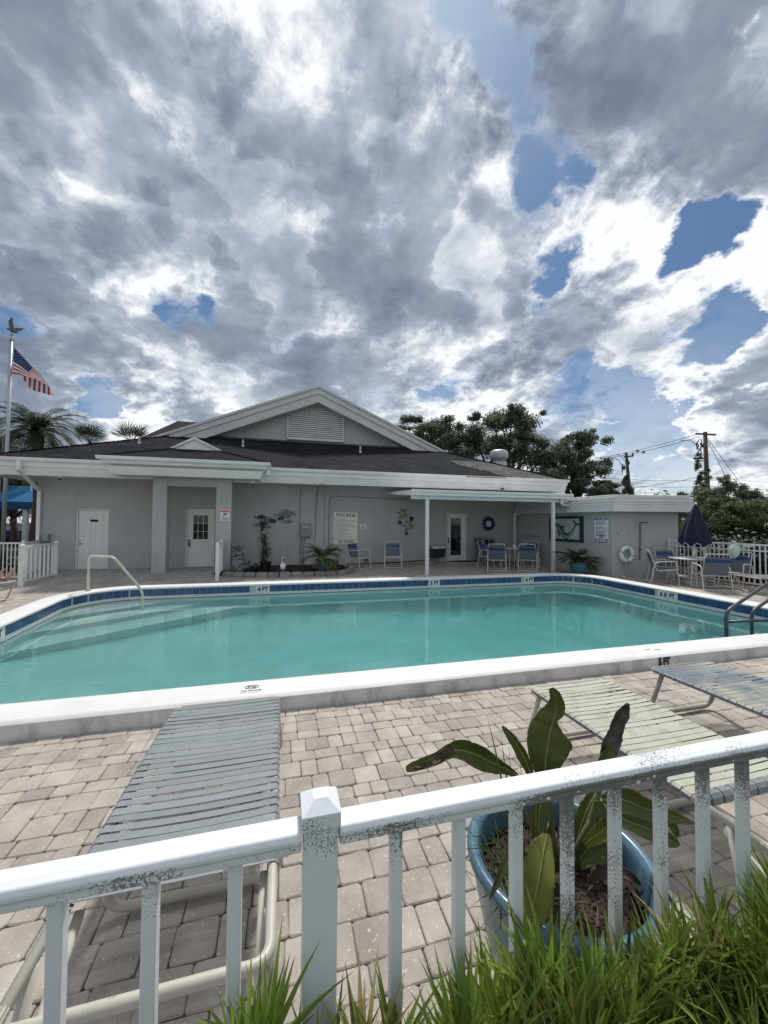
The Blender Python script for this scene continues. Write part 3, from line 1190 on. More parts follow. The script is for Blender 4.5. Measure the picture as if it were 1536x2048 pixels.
D1 = (-6.19, -5.30, .085, 1.97)
D2 = (-3.10, -2.22, .09, 2.02)
D3 = (6.19, 7.03, .12, 1.985)
w = MB()
wall_run(w, -7.2, 9.6, WY, -.1, 2.93, .2, [D1, D2, D3])
w.build('front_wall', 'stucco', house)
w = MB()
w.b(-7.2, -7.0, WY + .2, 25, -.1, 2.93)
w.build('side_wall', 'stucco', house)
w = MB()
w.b(9.7, 9.9, 13.9, 25, -.1, 2.93)
w.build('side_wall', 'stucco', house)
w = MB()
w.b(-7.0, 9.7, 24.8, 25, -.1, 2.93)
w.build('rear_wall', 'stucco', house)

# entry porch pillars and beam
for x0, x1, px in ((-3.74, -3.36, 0), (-2.0, -1.55, 0)):
    p = MB()
    p.b(x0, x1, 12.72, 13.15, -.02, 2.90)
    p.build('pillar', 'stucco', house, bevel=.012, seg=2)
p = MB()
p.b(-3.36, -2.0, 12.74, 13.12, 2.66, 2.90)
p.build('porch_beam', 'stucco', house)

# ---- roof
hx_l, hx_r = -8.1, 10.9
ey = 13.0


def rz_(y):
    return EZ + SL * (y - ey)


TT = 5.0
rf = MB()
A0, B0 = (hx_l, ey, EZ), (hx_r, ey, EZ)
A1, B1 = (hx_l + TT, ey + TT, EZ + SL * TT), (hx_r - TT, ey + TT, EZ + SL * TT)
C0, D0 = (hx_r, 26, EZ), (hx_l, 26, EZ)
C1, D1_ = (hx_r - TT, 26 - TT, EZ + SL * TT), (hx_l + TT, 26 - TT, EZ + SL * TT)
rf.poly([A0, B0, B1, A1])
rf.poly([B0, C0, C1, B1])
rf.poly([D0, A0, A1, D1_])
rf.poly([C0, D0, D1_, C1])
rf.poly([A1, B1, C1, D1_])
roof = rf.build('roof', 'shingle', house)


def shingles(name, o, ux, us, umin, umax, smax, test, m='shingle', parent=None, course=.14, tab=.30):
    """individual tabs on a slope: o origin on eave, ux along the eave, us up the slope (unit vectors)"""
    mb = MB()
    o, ux, us = Vector(o), Vector(ux).normalized(), Vector(us).normalized()
    nn = ux.cross(us).normalized()
    if nn.z < 0:
        nn = -nn
    k = 0
    s = -.02
    while s < smax:
        u = umin - rnd.uniform(0, tab)
        while u < umax:
            w_ = tab * rnd.uniform(.55, 1.0)
            if test(u + w_ / 2, s + course * .3):
                h0 = .012 + rnd.uniform(0, .005)
                a = o + ux * u + us * (s + rnd.uniform(-.008, .008))
                b_ = a + ux * (w_ - .008)
                c_ = b_ + us * (course + .03)
                d_ = a + us * (course + .03)
                mb.add([a + nn * h0, b_ + nn * h0, c_ + nn * .002, d_ + nn * .002, a, b_], [(0, 1, 2, 3), (4, 5, 1, 0)])
            u += w_
        s += course
        k += 1
    return tag(mb.build(name, m, parent), kind='stuff')


k_ = math.sqrt(1 + SL * SL)
GX0, GX1 = -5.02, 7.67     # gable rake ends at the roof


def t_front(u, s):
    y_ = s / k_
    return u > y_ + .02 and u < (hx_r - hx_l) - y_ - .02 and not (y_ > 4.12 and 2.9 < u < 15.9)


def newpatch(u, s):
    # lighter replaced shingles near the right hip
    x = hx_l + u
    y_ = s / k_
    return x > 6.4 + (1.9 - y_) * .0 and y_ < 2.1 and x > 7.3 + (1.6 - y_) * 1.0 * (y_ < 1.6) - .4


P0 = QX(920, 930, 8)
shingles('shingle_field', (hx_l, ey, EZ), (1, 0, 0), (0, 1, SL), 0, hx_r - hx_l, 5.5, lambda u, s: t_front(u, s) and not newpatch(u, s), parent=roof)
shingles('replaced_shingles', (hx_l, ey, EZ), (1, 0, 0), (0, 1, SL), 0, hx_r - hx_l, 5.5, lambda u, s: t_front(u, s) and newpatch(u, s), 'shingle_new', parent=roof)
# grey flashing course along the gable wall
fl = MB()
for i in range(70):
    x = -2.6 + i * .15
    fl.b(x, x + .145, 16.72 + rnd.uniform(-.03, .03), 17.12, rz_(16.7) + .02, rz_(17.12) + .035)
fl = MB()
x = -3.6
while x < 6.9:
    w_ = rnd.uniform(.2, .3)
    fl.add([(x, 16.75 + rnd.uniform(-.05, .03), rz_(16.75) + .035), (x + w_ - .01, 16.75, rz_(16.75) + .035), (x + w_ - .01, 17.1, rz_(17.1) + .03), (x, 17.1, rz_(17.1) + .03)], [(0, 1, 2, 3)])
    x += w_
tag(fl.build('flashing_shingles', 'shingle_new', roof), kind='stuff')
hipm = MB()
for a, b_ in ((A0, A1), (B0, B1)):
    a, b_ = Vector(a), Vector(b_)
    nseg = 26
    for i in range(nseg):
        p, q = a.lerp(b_, i / nseg), a.lerp(b_, (i + 1.25) / nseg)
        hipm.bar(p + Vector((0, 0, .022)), q + Vector((0, 0, .010)), .22, .012)
tag(hipm.build('hip_caps', 'shingle', roof), kind='stuff')

# fascia, gutter band and soffit
prof_e = [(.0, .0), (.12, .0), (.125, -.02), (.115, -.08), (.10, -.105), (.055, -.125), (.05, -.245), (.01, -.26), (.01, -.29), (.03, -.30), (-.02, -.485), (-.05, -.487), (-.05, -.44)]
fa = MB()
fa.sweep([(hx_l, 26), (hx_l, ey), (-4.72, ey)], prof_e, z=EZ)
fa.build('fascia', 'trim', house)
fa = MB()
fa.sweep([(-4.72, ey), (hx_r, ey), (hx_r, 26)], prof_e, z=EZ)
fa.build('fascia', 'trim', house)
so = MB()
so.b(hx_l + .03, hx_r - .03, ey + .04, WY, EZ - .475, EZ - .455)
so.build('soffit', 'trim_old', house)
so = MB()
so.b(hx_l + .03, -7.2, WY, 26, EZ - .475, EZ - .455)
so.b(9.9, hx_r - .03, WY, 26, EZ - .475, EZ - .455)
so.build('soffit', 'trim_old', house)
drip = MB()
a, b_ = Q(933, 955.5, ey - .13), Q(1013, 959.5, ey - .13)
drip.b(a.x, b_.x, ey - .128, ey - .1, EZ - .055, EZ - .025)
drip.build('bare_wood_strip', 'tape', house)

# ---- porch roof
py_ = 12.15
pl0, pl1 = -4.93, -.44
prf = MB()
PZ = EZ + .04
gy = 13.2
ga, gb, gc = Q(345, 897, gy), Q(440, 895, gy), Q(389, 877, gy)
zt = PZ + SL * (gy - py_)
ga.z = gb.z = zt
prf.poly([(pl0, py_, PZ), (pl1, py_, PZ), (gb.x, gy, zt), (ga.x, gy, zt)])
yr_ = ey + (zt - EZ) / SL
prf.poly([(pl1, py_, PZ), (pl1, ey + .1, PZ), (gb.x, yr_, zt), (gb.x, gy, zt)])
prf.poly([(pl0, ey + .1, PZ), (pl0, py_, PZ), (ga.x, gy, zt), (ga.x, yr_, zt)])
prf.poly([(gb.x, gy, zt), (gb.x, gy + 1.6, zt), (gc.x, gy + 1.6, gc.z), (gc.x, gy, gc.z)])
prf.poly([(ga.x, gy, zt), (gc.x, gy, gc.z), (gc.x, gy + 1.6, gc.z), (ga.x, gy + 1.6, zt)])
proof = prf.build('porch_roof', 'shingle', house)
kx0 = (ga.x - pl0) / (gy - py_)
kx1 = (pl1 - gb.x) / (gy - py_)
shingles('shingle_field', (pl0, py_, PZ), (1, 0, 0), (0, 1, SL), 0, pl1 - pl0, (gy - py_) * k_, lambda u, s: kx0 * s / k_ + .02 < u < (pl1 - pl0) - kx1 * s / k_ - .02, parent=proof)
hp = MB()
hp.bar((pl0, py_, PZ + .02), (ga.x, gy, zt + .02), .14, .02)
hp.bar((pl1, py_, PZ + .02), (gb.x, gy, zt + .02), .14, .02)
hp.build('hip_caps', 'shingle_new', proof)
gt = MB()
gt.prism([(ga.x + .02, gy, zt), (gb.x - .02, gy, zt), (gc.x, gy, gc.z - .02)], (0, .05, 0))
gtt = gt.build('gablet', 'trim', proof)
gt = MB()
gt.bar((ga.x - .05, gy - .03, zt), (gc.x, gy - .03, gc.z + .01), .06, .05, up=(0, 1, 0))
gt.bar((gb.x + .05, gy - .03, zt), (gc.x, gy - .031, gc.z + .01), .06, .05, up=(0, 1, 0))
gt.build('gablet_trim', 'trim', proof)
fa = MB()
fa.sweep([(pl0, ey), (pl0, py_), (pl1, py_), (pl1, ey)], [(.0, .0), (.05, .0), (.055, -.02), (.045, -.08), (.03, -.10), (-.03, -.12), (-.06, -.20), (-.10, -.215), (-.11, -.24), (-.35, -.24)], z=PZ)
fa.build('porch_gutter', 'trim', house)
fa = MB()
fa.sweep([(-4.62, ey + .02), (-4.62, 12.25), (-.72, 12.25), (-.72, ey + .02)], [(.10, -.27), (.12, -.28), (.02, -.50), (-.02, -.50), (-.02, -.46)], z=PZ)
fa.build('porch_fascia', 'trim', house)
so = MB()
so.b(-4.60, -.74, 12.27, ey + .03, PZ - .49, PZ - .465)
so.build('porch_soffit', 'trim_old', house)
el = MB()
a = Q(529, 940, 12.3)
el.b(pl1 - .06, pl1 + .02, 12.3, 12.42, PZ - .36, PZ - .1)
el.build('gutter_outlet', 'trim', house)

# ---- main gable
AP = Q(637, 773, 16.6)
L0, R0 = Q(300, 877, 16.6), Q(905, 912, 16.6)
# make both feet lie under the hip roof
def extend(a, b_, zt_):
    d = (b_ - a)
    return a + d * ((zt_ - a.z) / d.z)


Lf = extend(AP, L0, 4.45)
Rf = extend(AP, R0, 4.45)
gr = MB()
back = Vector((0, 7.5, 0))
up_ = Vector((0, 0, .03))
gr.poly([AP + up_, Lf + up_, Lf + up_ + back, AP + up_ + back])
gr.poly([AP + up_, AP + up_ + back, Rf + up_ + back, Rf + up_])
groof = gr.build('gable_roof', 'shingle', house)


def rake(y0, y1, d0, d1, name, m='trim_old'):
    mb = MB()
    for e_ in (Lf, Rf):
        mb.prism([(AP.x, y0, AP.z - d0), (e_.x, y0, e_.z - d0), (e_.x, y0, e_.z - d1), (AP.x, y0, AP.z - d1)], (0, y1 - y0, 0))
    return mb.build(name, m, house)


rake(16.55, 16.66, -.04, .06, 'rake_drip_edge')
rake(16.60, 16.68, .063, .30, 'rake_board')
rake(16.645, 16.70, .303, .66, 'rake_board')
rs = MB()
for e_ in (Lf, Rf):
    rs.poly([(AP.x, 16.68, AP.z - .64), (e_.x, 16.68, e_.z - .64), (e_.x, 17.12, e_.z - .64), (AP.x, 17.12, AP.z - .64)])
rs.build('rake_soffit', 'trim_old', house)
gw = MB()
gw.prism([(Lf.x + .3, 17.1, 4.3), (Rf.x - .3, 17.1, 4.3), (AP.x, 17.1, AP.z - .3)], (0, .2, 0))
gw.build('gable_wall', 'stucco', house)
# louvred vent
v0, v1 = Q(575, 877, 17.05), Q(686, 883, 17.05)
sl_l = (AP.z - Lf.z) / (AP.x - Lf.x)
vent = MB()
vx0, vx1, vz0 = v0.x, v1.x, 5.21
cxv = AP.x
tz = lambda x: AP.z - .68 - abs(x - cxv) * sl_l
for a, b_ in (((vx0, vz0), (vx1, vz0)), ((vx0, vz0), (vx0, tz(vx0))), ((vx1, vz0), (vx1, tz(vx1)))):
    vent.bar((a[0], 17.04, a[1]), (b_[0], 17.04, b_[1]), .06, .07, up=(0, 1, 0))
vk = MB()
vk.b(vx0 + .02, vx1 - .02, 17.085, 17.097, vz0, tz(vx0))
ventf = vent.build('gable_vent', 'trim_old', house)
vk.build('vent_shade_backing', 'bin', ventf)  # darker sheet behind the louvres, stands in for shade in the gaps
z = vz0 + .04
while z < AP.z - .80:
    hw0, hw1 = vx0 + .03, vx1 - .03
    if z + .07 > tz(vx0):
        dx = (AP.z - .68 - z - .07) / sl_l
        hw0, hw1 = max(hw0, cxv - dx), min(hw1, cxv + dx)
    if hw1 - hw0 > .15:
        s_l = MB()
        # each blade slopes outward and down
        s_l.add([(hw0, 17.00, z), (hw1, 17.00, z), (hw1, 17.07, z + .062), (hw0, 17.07, z + .062), (hw0, 17.00, z - .012), (hw1, 17.00, z - .012), (hw1, 17.07, z + .05), (hw0, 17.07, z + .05)],
                [(0, 1, 2, 3), (7, 6, 5, 4), (0, 4, 5, 1), (0, 3, 7, 4), (1, 5, 6, 2)])
        s_l.build('louvre', 'trim', ventf)
    z += .088

# ---- darker hipped roof behind
wr0, wr1 = Q(350, 837, 21), Q(420, 840, 21)
wl = Q(298, 878, 20)
br = MB()
zr_ = wr0.z
br.poly([(wr0.x, 21.5, zr_), (4, 21.5, zr_), (4, 17.8, 4.9), (wr0.x, 17.8, 4.9)][:4])
br.poly([(wr0.x, 21.5, zr_), (wr0.x + .4, 18.6, 5.2), (wl.x - .3, 20.2, wl.z - .25), (wl.x - 1, 24, wl.z - .4)])
br.poly([(wr0.x, 21.5, zr_), (wl.x - 1, 24, wl.z - .4), (4, 24, wl.z - .4), (4, 21.5, zr_)])
br.poly([(wr0.x, 21.5, zr_), (wr0.x, 17.8, 4.9), (wl.x - .5, 19.0, 5.0), (wl.x - .5, 20.2, wl.z - .3)])
br.build('rear_roof', 'shingle', house)

# ---- pipes on the roof
for px, py0, py1 in ((278.5, 874, 887), (486, 883, 893), (720.5, 894, 905)):
    # find the point on the slope that this pipe base stands on
    d = ray(px, py1)
    t_ = (EZ - SL * ey - EYE.z) / (d.z - SL * d.y)
    q = EYE + d * t_
    pm = MB()
    pm.lathe([(.035, -.05), (.035, .26), (.0, .26)], q, 8)
    pp = pm.build('vent_pipe', 'galv', house)
    pm = MB()
    pm.lathe([(.075, -.03), (.042, .05), (.04, .055)], q, 10)
    pm.build('pipe_flashing', 'galv', pp)
# exhaust hood
hb = Q(999, 930, 17.6)
hd = MB()
r_ = .34
zb = hb.z - .3
hd.lathe([(.36, 0), (.36, .45)], (hb.x, hb.y, zb), 20)
hood = hd.build('exhaust_hood', 'galv', house, smooth=False)
hd = MB()
hd.lathe([(.24, .44), (.26, .50), (.44, .62), (.46, .66), (.46, .92), (.43, .99), (.32, 1.05), (.0, 1.07)], (hb.x - .03, hb.y, zb), 20)
hd.build('hood_cap', 'galv', hood, smooth=True)
hd = MB()
hd.lathe([(.475, .78), (.475, .82)], (hb.x - .03, hb.y, zb), 20)
hd.build('hood_band', 'galv', hood)

# ---- doors


def panel_door(d, kind):
    x0, x1, z0, z1 = d
    y0 = WY + .075
    dm = MB()
    fr_ = .045
    frm = MB()
    frm.b(x0, x0 + fr_, WY + .03, WY + .12, z0, z1)
    frm.b(x1 - fr_, x1, WY + .03, WY + .12, z0, z1)
    frm.b(x0 + fr_, x1 - fr_, WY + .03, WY + .12, z1 - fr_, z1)
    a, b_, c_, e_ = x0 + fr_ + .004, x1 - fr_ - .004, z0 + .01, z1 - fr_ - .004
    W_, H_ = b_ - a, e_ - c_
    holes = []
    if kind == 'six':
        for cx in (.30, .70):
            for z_a, z_b in ((.06, .36), (.42, .78), (.835, .94)):
                holes.append((a + W_ * (cx - .13), a + W_ * (cx + .13), c_ + H_ * z_a, c_ + H_ * z_b))
    elif kind == 'nine':
        for cx in (.30, .70):
            holes.append((a + W_ * (cx - .13), a + W_ * (cx + .13), c_ + H_ * .13, c_ + H_ * .37))
    dm.b(a, b_, y0, y0 + .045, c_, e_)
    door = dm.build('door', 'door', house)
    frm.build('door_frame', 'door', door)
    for h in holes:
        pm_ = MB()
        x_0, x_1, z_0, z_1 = h
        for (p, q_) in (((x_0, z_0), (x_1, z_0)), ((x_0, z_1), (x_1, z_1)), ((x_0, z_0), (x_0, z_1)), ((x_1, z_0), (x_1, z_1))):
            pm_.bar((p[0], y0 - .004, p[1]), (q_[0], y0 - .004, q_[1]), .014, .012, up=(0, 1, 0))
        pm_.b(x_0 + .03, x_1 - .03, y0 - .008, y0 + .002, z_0 + .03, z_1 - .03)
        pm_.build('door_panel', 'door', door)
    if kind == 'nine':
        gx0, gx1, gz0, gz1 = a + W_ * .20, a + W_ * .82, c_ + H_ * .475, c_ + H_ * .92
        gm = MB()
        gm.b(gx0 + .02, gx1 - .02, y0 - .006, y0 - .002, gz0 + .02, gz1 - .02)
        pane = gm.build('window_glass', 'glass', door)
        mm = MB()
        for i in range(4):
            x = gx0 + (gx1 - gx0) * i / 3
            ww = .035 if i in (0, 3) else .014
            mm.b(x - ww / 2, x + ww / 2, y0 - .02, y0 - .007, gz0, gz1)
        for i in range(4):
            z_ = gz0 + (gz1 - gz0) * i / 3
            ww = .035 if i in (0, 3) else .014
            mm.b(gx0, gx1, y0 - .0225, y0 - .009, z_ - ww / 2, z_ + ww / 2)
        mm.build('window_bars', 'door', door)
        hm = MB()
        hm.lathe([(.0, -.03), (.03, -.03), (.03, 0)], (a + .06, y0, c_ + H_ * .465), 12, ax=(0, 1, 0))
        hm.b(a + .035, a + .085, y0 - .018, y0, c_ + H_ * .35, c_ + H_ * .44)
        hm.tube([(a + .06, y0 - .03, c_ + H_ * .39), (a + .06, y0 - .05, c_ + H_ * .39), (a + .12, y0 - .05, c_ + H_ * .39)], .008, 6)
        hm.build('handle', 'dark_steel', door)
    elif kind == 'six':
        hm = MB()
        hm.lathe([(.0, -.012), (.025, -.012), (.025, 0)], (a + .05, y0, c_ + H_ * .43), 12, ax=(0, 1, 0))
        hm.tube([(a + .05, y0 - .01, c_ + H_ * .43), (a + .05, y0 - .05, c_ + H_ * .43), (a + .13, y0 - .05, c_ + H_ * .43)], .009, 6)
        hm.lathe([(.0, -.01), (.018, -.01), (.018, 0)], (a + .05, y0, c_ + H_ * .48), 10, ax=(0, 1, 0))
        hm.build('handle', 'dark_steel', door)
        pm_ = MB()
        pm_.b(a + W_ * .40, a + W_ * .66, y0 - .016, y0 - .009, c_ + H_ * .805, c_ + H_ * .845)
        pm_.build('door_plate', 'print', door)
    else:
        gx0, gx1, gz0, gz1 = a + W_ * .17, a + W_ * .79, c_ + H_ * .115, c_ + H_ * .93
        gm = MB()
        gm.b(gx0, gx1, y0 - .006, y0 - .002, gz0, gz1)
        gm.build('window_glass', 'glass', door)
        mm = MB()
        for (x_a, x_b, z_a, z_b) in ((gx0 - .02, gx0 + .01, gz0 - .02, gz1 + .02), (gx1 - .01, gx1 + .02, gz0 - .02, gz1 + .02)):
            mm.b(x_a, x_b, y0 - .015, y0 - .001, z_a, z_b)
        mm.b(gx0 + .01, gx1 - .01, y0 - .015, y0 - .001, gz0 - .02, gz0 + .01)
        mm.b(gx0 + .01, gx1 - .01, y0 - .015, y0 - .001, gz1 - .01, gz1 + .02)
        mm.build('glazing_trim', 'door', door)
        hm = MB()
        hm.b(a + .02, a + .06, y0 - .02, y0, c_ + H_ * .38, c_ + H_ * .50)
        hm.tube([(a + .04, y0 - .02, c_ + H_ * .42), (a + .04, y0 - .06, c_ + H_ * .42), (a + .12, y0 - .06, c_ + H_ * .415)], .010, 6)
        hm.build('handle', 'black', door)


panel_door(D1, 'six')
panel_door(D2, 'nine')
panel_door(D3, 'glass')
st = MB()
a, b_ = G(889, 1131, .05), G(960, 1136, .05)
st.b(6.0, 7.75, 13.25, 13.89, 0, .135)
st.build('door_step', 'concrete', house, bevel=.02)

# downspouts
ds = MB()
ds.tube([(-7.85, 12.95, 3.2), (-7.85, 12.95, 2.95), (-7.26, 13.82, 2.45), (-7.26, 13.84, .1)], .05, 6)
ds = MB()
a0 = Q(38, 935, 12.86)
ds.bar((a0.x, 12.84, 3.25), (a0.x, 12.84, 3.0), .09, .07, up=(0, 1, 0))
ds.bar((a0.x, 12.84, 3.02), (-7.12, 13.82, 2.50), .09, .07, up=(0, 1, 0))
ds.bar((-7.12, 13.84, 2.52), (-7.12, 13.84, .1), .09, .07, up=(0, 1, 0))
ds.build('downspout', 'trim', house)
ds = MB()
d0, d1, d2_ = Q(1112, 1008, 12.9), Q(1046, 1033, 13.7), Q(1040, 1105, 13.8)
ds.bar(d0, (9.12, 13.78, 1.98), .09, .07, up=(0, 1, 0))
ds.bar((9.12, 13.8, 2.0), (9.12, 13.8, .1), .09, .07, up=(0, 1, 0))
ds.build('downspout', 'trim', house)

# ================================================================ pump house
pump = thing('pump_house', 'low flat roofed grey block beside the pool with overhanging panelled fascia', 'building', (10.5, 12, 0))
w = MB()
w.prism([(x, y_, -.05) for x, y_ in PUMPW], (0, 0, 2.3))
w.build('wall', 'stucco', pump)
PF = [(9.22, 13.85), (9.62, 9.42), (12.12, 8.98), (12.4, 14.2)]
pf = MB()
prof_p = [(-.06, 2.50), (-.04, 2.49), (.0, 2.40), (-.012, 2.395), (-.010, 2.385), (.03, 2.285), (.015, 2.28), (.012, 2.265), (.05, 2.215), (.035, 2.205), (.055, 2.18), (.095, 1.99), (.05, 1.985), (-.22, 1.985)]
pf.sweep(PF, prof_p, z=0)
pf.build('fascia', 'trim_old', pump)
w = MB()
w.poly([(x + .03, y_ + .03, 2.488) for x, y_ in PF][::-1])
w.poly([(x, y_ + .1, 2.12) for x, y_ in PF])
w.build('roof_deck', 'metal_roof', pump)

# ================================================================ patio cover
pc = thing('patio_cover', 'white aluminium patio cover on two slim posts before the glass door', 'patio cover', (6.6, 12.4, 0))
cx0, cx1 = 3.74, 9.45
m_ = MB()
m_.add([(cx0, 10.95, 2.44), (cx1, 10.95, 2.44), (cx1, 10.95, 2.60), (cx0, 10.95, 2.60), (cx0, 13.88, 2.66), (cx1, 13.88, 2.66), (cx1, 13.88, 2.74), (cx0, 13.88, 2.74)],
       [(0, 1, 2, 3), (3, 2, 6, 7), (1, 0, 4, 5), (0, 3, 7, 4), (2, 1, 5, 6), (5, 4, 7, 6)])
m_.build('roof_panel', 'patio', pc)
m_ = MB()
m_.b(cx0 - .03, cx1 + .03, 10.91, 10.948, 2.53, 2.615)
m_.b(cx0 - .03, cx1 + .03, 10.925, 10.948, 2.435, 2.525)
m_.build('gutter', 'patio', pc, bevel=.006)
m_ = MB()
m_.b(cx0 + .02, cx1 - .1, 11.05, 11.13, 2.33, 2.44)
m_.build('beam', 'patio', pc)
for px, x in ((856, 4.28), (1107, 8.80)):
    m_ = MB()
    m_.b(x - .05, x + .05, 11.04, 11.14, 0, 2.33)
    post = m_.build('post', 'patio', pc, bevel=.008)
m_ = MB()
for i in range(18):
    x = cx0 + .3 + i * .3
    m_.add([(x, 11.14, 2.45), (x + .02, 11.14, 2.45), (x + .02, 13.85, 2.655), (x, 13.85, 2.655), (x, 11.14, 2.425), (x + .02, 11.14, 2.425), (x + .02, 13.85, 2.63), (x, 13.85, 2.63)],
           [(4, 5, 6, 7), (0, 4, 7, 3), (1, 2, 6, 5)])
m_.build('panel_ribs', 'patio', pc)
m_ = MB()
m_.tube(rounded([(9.05, 10.98, 2.44), (9.05, 10.98, 2.27), (9.42, 11.1, 2.22)], .1), .045, 8)
m_.build('downspout_elbow', 'patio', pc, smooth=True)

# ================================================================ things on the clubhouse wall
def wallbox(mb, px0, py0, px1, py1, y=WY, th=.02):
    a, b_ = Q(px0, py0, y), Q(px1, py1, y)
    mb.b(min(a.x, b_.x), max(a.x, b_.x), y - th, y - .001, min(a.z, b_.z), max(a.z, b_.z))
    return min(a.x, b_.x), max(a.x, b_.x), min(a.z, b_.z), max(a.z, b_.z)


def textlines(mb, x0, x1, z0, z1, rows, h, y, rr, gaps=()):
    """lines of print too small to read, as broken dashes"""
    for i in range(rows):
        z = z1 - (z1 - z0) * (i + .5) / rows
        x = x0
        end = x0 + (x1 - x0) * rr.uniform(.35, 1.0)
        while x < end:
            w_ = rr.uniform(.02, .07)
            mb.b(x, min(end, x + w_), y - .0022, y, z - h / 2, z + h / 2)
            x += w_ + .012


tr = random.Random(3)
# large cream pool rules board
s_ = MB()
sx0, sx1, sz0, sz1 = wallbox(s_, 668, 1024.5, 714.5, 1087.5, th=.012)
rules = thing('pool_rules_board', 'large cream board headed POOL RULES and ending NO DIVING on the clubhouse wall', 'sign', ((sx0 + sx1) / 2, WY, sz0))
s_.build('board', 'sign_cream', rules, bevel=.003)
yy = WY - .0125
wdt, hgt_ = sx1 - sx0, sz1 - sz0
text('POOL RULES', ((sx0 + sx1) / 2, yy, sz1 - .105), .165, 'print', rules, bold=.004, sx=.75)
text('NO DIVING', ((sx0 + sx1) / 2, yy, sz0 + .075), .135, 'print', rules, bold=.003, sx=.78)
tm = MB()
textlines(tm, sx0 + .03, sx1 - .02, sz0 + .14, sz1 - .185, 18, .013, yy, tr)
tm.build('small_print', 'grey_print', rules)
# small white sign beside it
s_ = MB()
a0, a1, a2, a3 = wallbox(s_, 720, 1048, 732.5, 1058.5, th=.01)
sm = thing('small_warning_sign', 'small white sign with two pictograms right of the cream rules board', 'sign', ((a0 + a1) / 2, WY, a2))
s_.build('board', 'sign_white', sm, bevel=.004)
tm = MB()
for k in (0, 1):
    cx = a0 + (a1 - a0) * (.3 + .4 * k)
    tm.tube([(cx + .035 * math.cos(t * PI / 6), WY - .012, a3 - .07 + .035 * math.sin(t * PI / 6)) for t in range(12)], .005, 4, closed=True)
    tm.bar((cx - .025, WY - .012, a3 - .045), (cx + .025, WY - .012, a3 - .095), .008, .004, up=(0, 1, 0))
tm.b(a0 + .025, a1 - .025, WY - .013, WY - .0105, a2 + .055, a2 + .068)
tm.b(a0 + .035, a1 - .04, WY - .013, WY - .0105, a2 + .03, a2 + .043)
tm.build('pictogram', 'print', sm)
# notice sign on the porch pillar
py0 = 12.72
s_ = MB()
a0, a1, a2, a3 = wallbox(s_, 441, 1016, 459, 1042, y=py0, th=.006)
nt_ = thing('notice_sign', 'white and red NOTICE security camera sign on the right porch pillar', 'sign', ((a0 + a1) / 2, py0, a2))
s_.build('board', 'sign_white', nt_, bevel=.002)
s_ = MB()
s_.b(a0 + .008, a1 - .008, py0 - .0085, py0 - .0062, a3 - .125, a3 - .012)
hd_ = s_.build('header', 'red_print', nt_)
text('NOTICE', ((a0 + a1) / 2, py0 - .009, a3 - .068), .085, 'sign_white', nt_, bold=.003, sx=.86)
s_ = MB()
cx = (a0 + a1) / 2
s_.bar((cx - .05, py0 - .008, a3 - .165), (cx + .07, py0 - .008, a3 - .19), .004, .038, up=(0, 0, 1))
s_.bar((cx, py0 - .008, a3 - .19), (cx - .02, py0 - .008, a3 - .235), .004, .016, up=(1, 0, 0))
s_.bar((cx - .07, py0 - .008, a3 - .24), (cx - .01, py0 - .008, a3 - .24), .004, .02, up=(0, 0, 1))
s_.build('camera_symbol', 'print', nt_)
tm = MB()
for i, h in enumerate((.012, .014, .014)):
    tm.b(a0 + .02 + .01 * i, a1 - .02 - .01 * i, py0 - .008, py0 - .0062, a2 + .025 + (2 - i) * .034, a2 + .025 + (2 - i) * .034 + h)
tm.build('small_print', 'grey_print', nt_)

# sun shaped clock
c = Q(977, 1047.5, WY - .03)
ck = thing('sun_wall_clock', 'round clock with pointed blue metal rays on the wall right of the glass door', 'clock', (c.x, WY, c.z - .3))
for k in range(26):
    t = 2 * PI * k / 26
    r0, r1, wd = .12, (.345 if k % 2 else .30), .034
    ct, st_ = math.cos(t), math.sin(t)
    yoff = -.012 if k % 2 else 0
    pts = []
    for rr_, w_ in ((r0, .012), ((r0 + r1) * .52, wd), (r1, 0.0)):
        pts.append((rr_, w_))
    P2 = [(pts[0][0], -pts[0][1]), (pts[1][0], -pts[1][1]), (pts[2][0], 0), (pts[1][0], pts[1][1]), (pts[0][0], pts[0][1])]
    mb = MB()
    mb.prism([(c.x + a * ct - b_ * st_, c.y + yoff, c.z + a * st_ + b_ * ct) for a, b_ in P2], (0, .008, 0))
    mb.build('ray', 'sun_blue', ck)
mb = MB()
mb.lathe([(.0, -.035), (.115, -.035), (.125, -.02), (.125, .01)], c, 28, ax=(0, 1, 0))
fc = mb.build('clock_face', 'clock_face', ck)
mb = MB()
mb.bar((c.x, c.y - .04, c.z), (c.x + .035, c.y - .04, c.z + .045), .012, .003, up=(0, 1, 0))
mb.bar((c.x, c.y - .042, c.z), (c.x + .085, c.y - .042, c.z + .015), .009, .003, up=(0, 1, 0))
mb.build('clock_hand', 'print', fc)


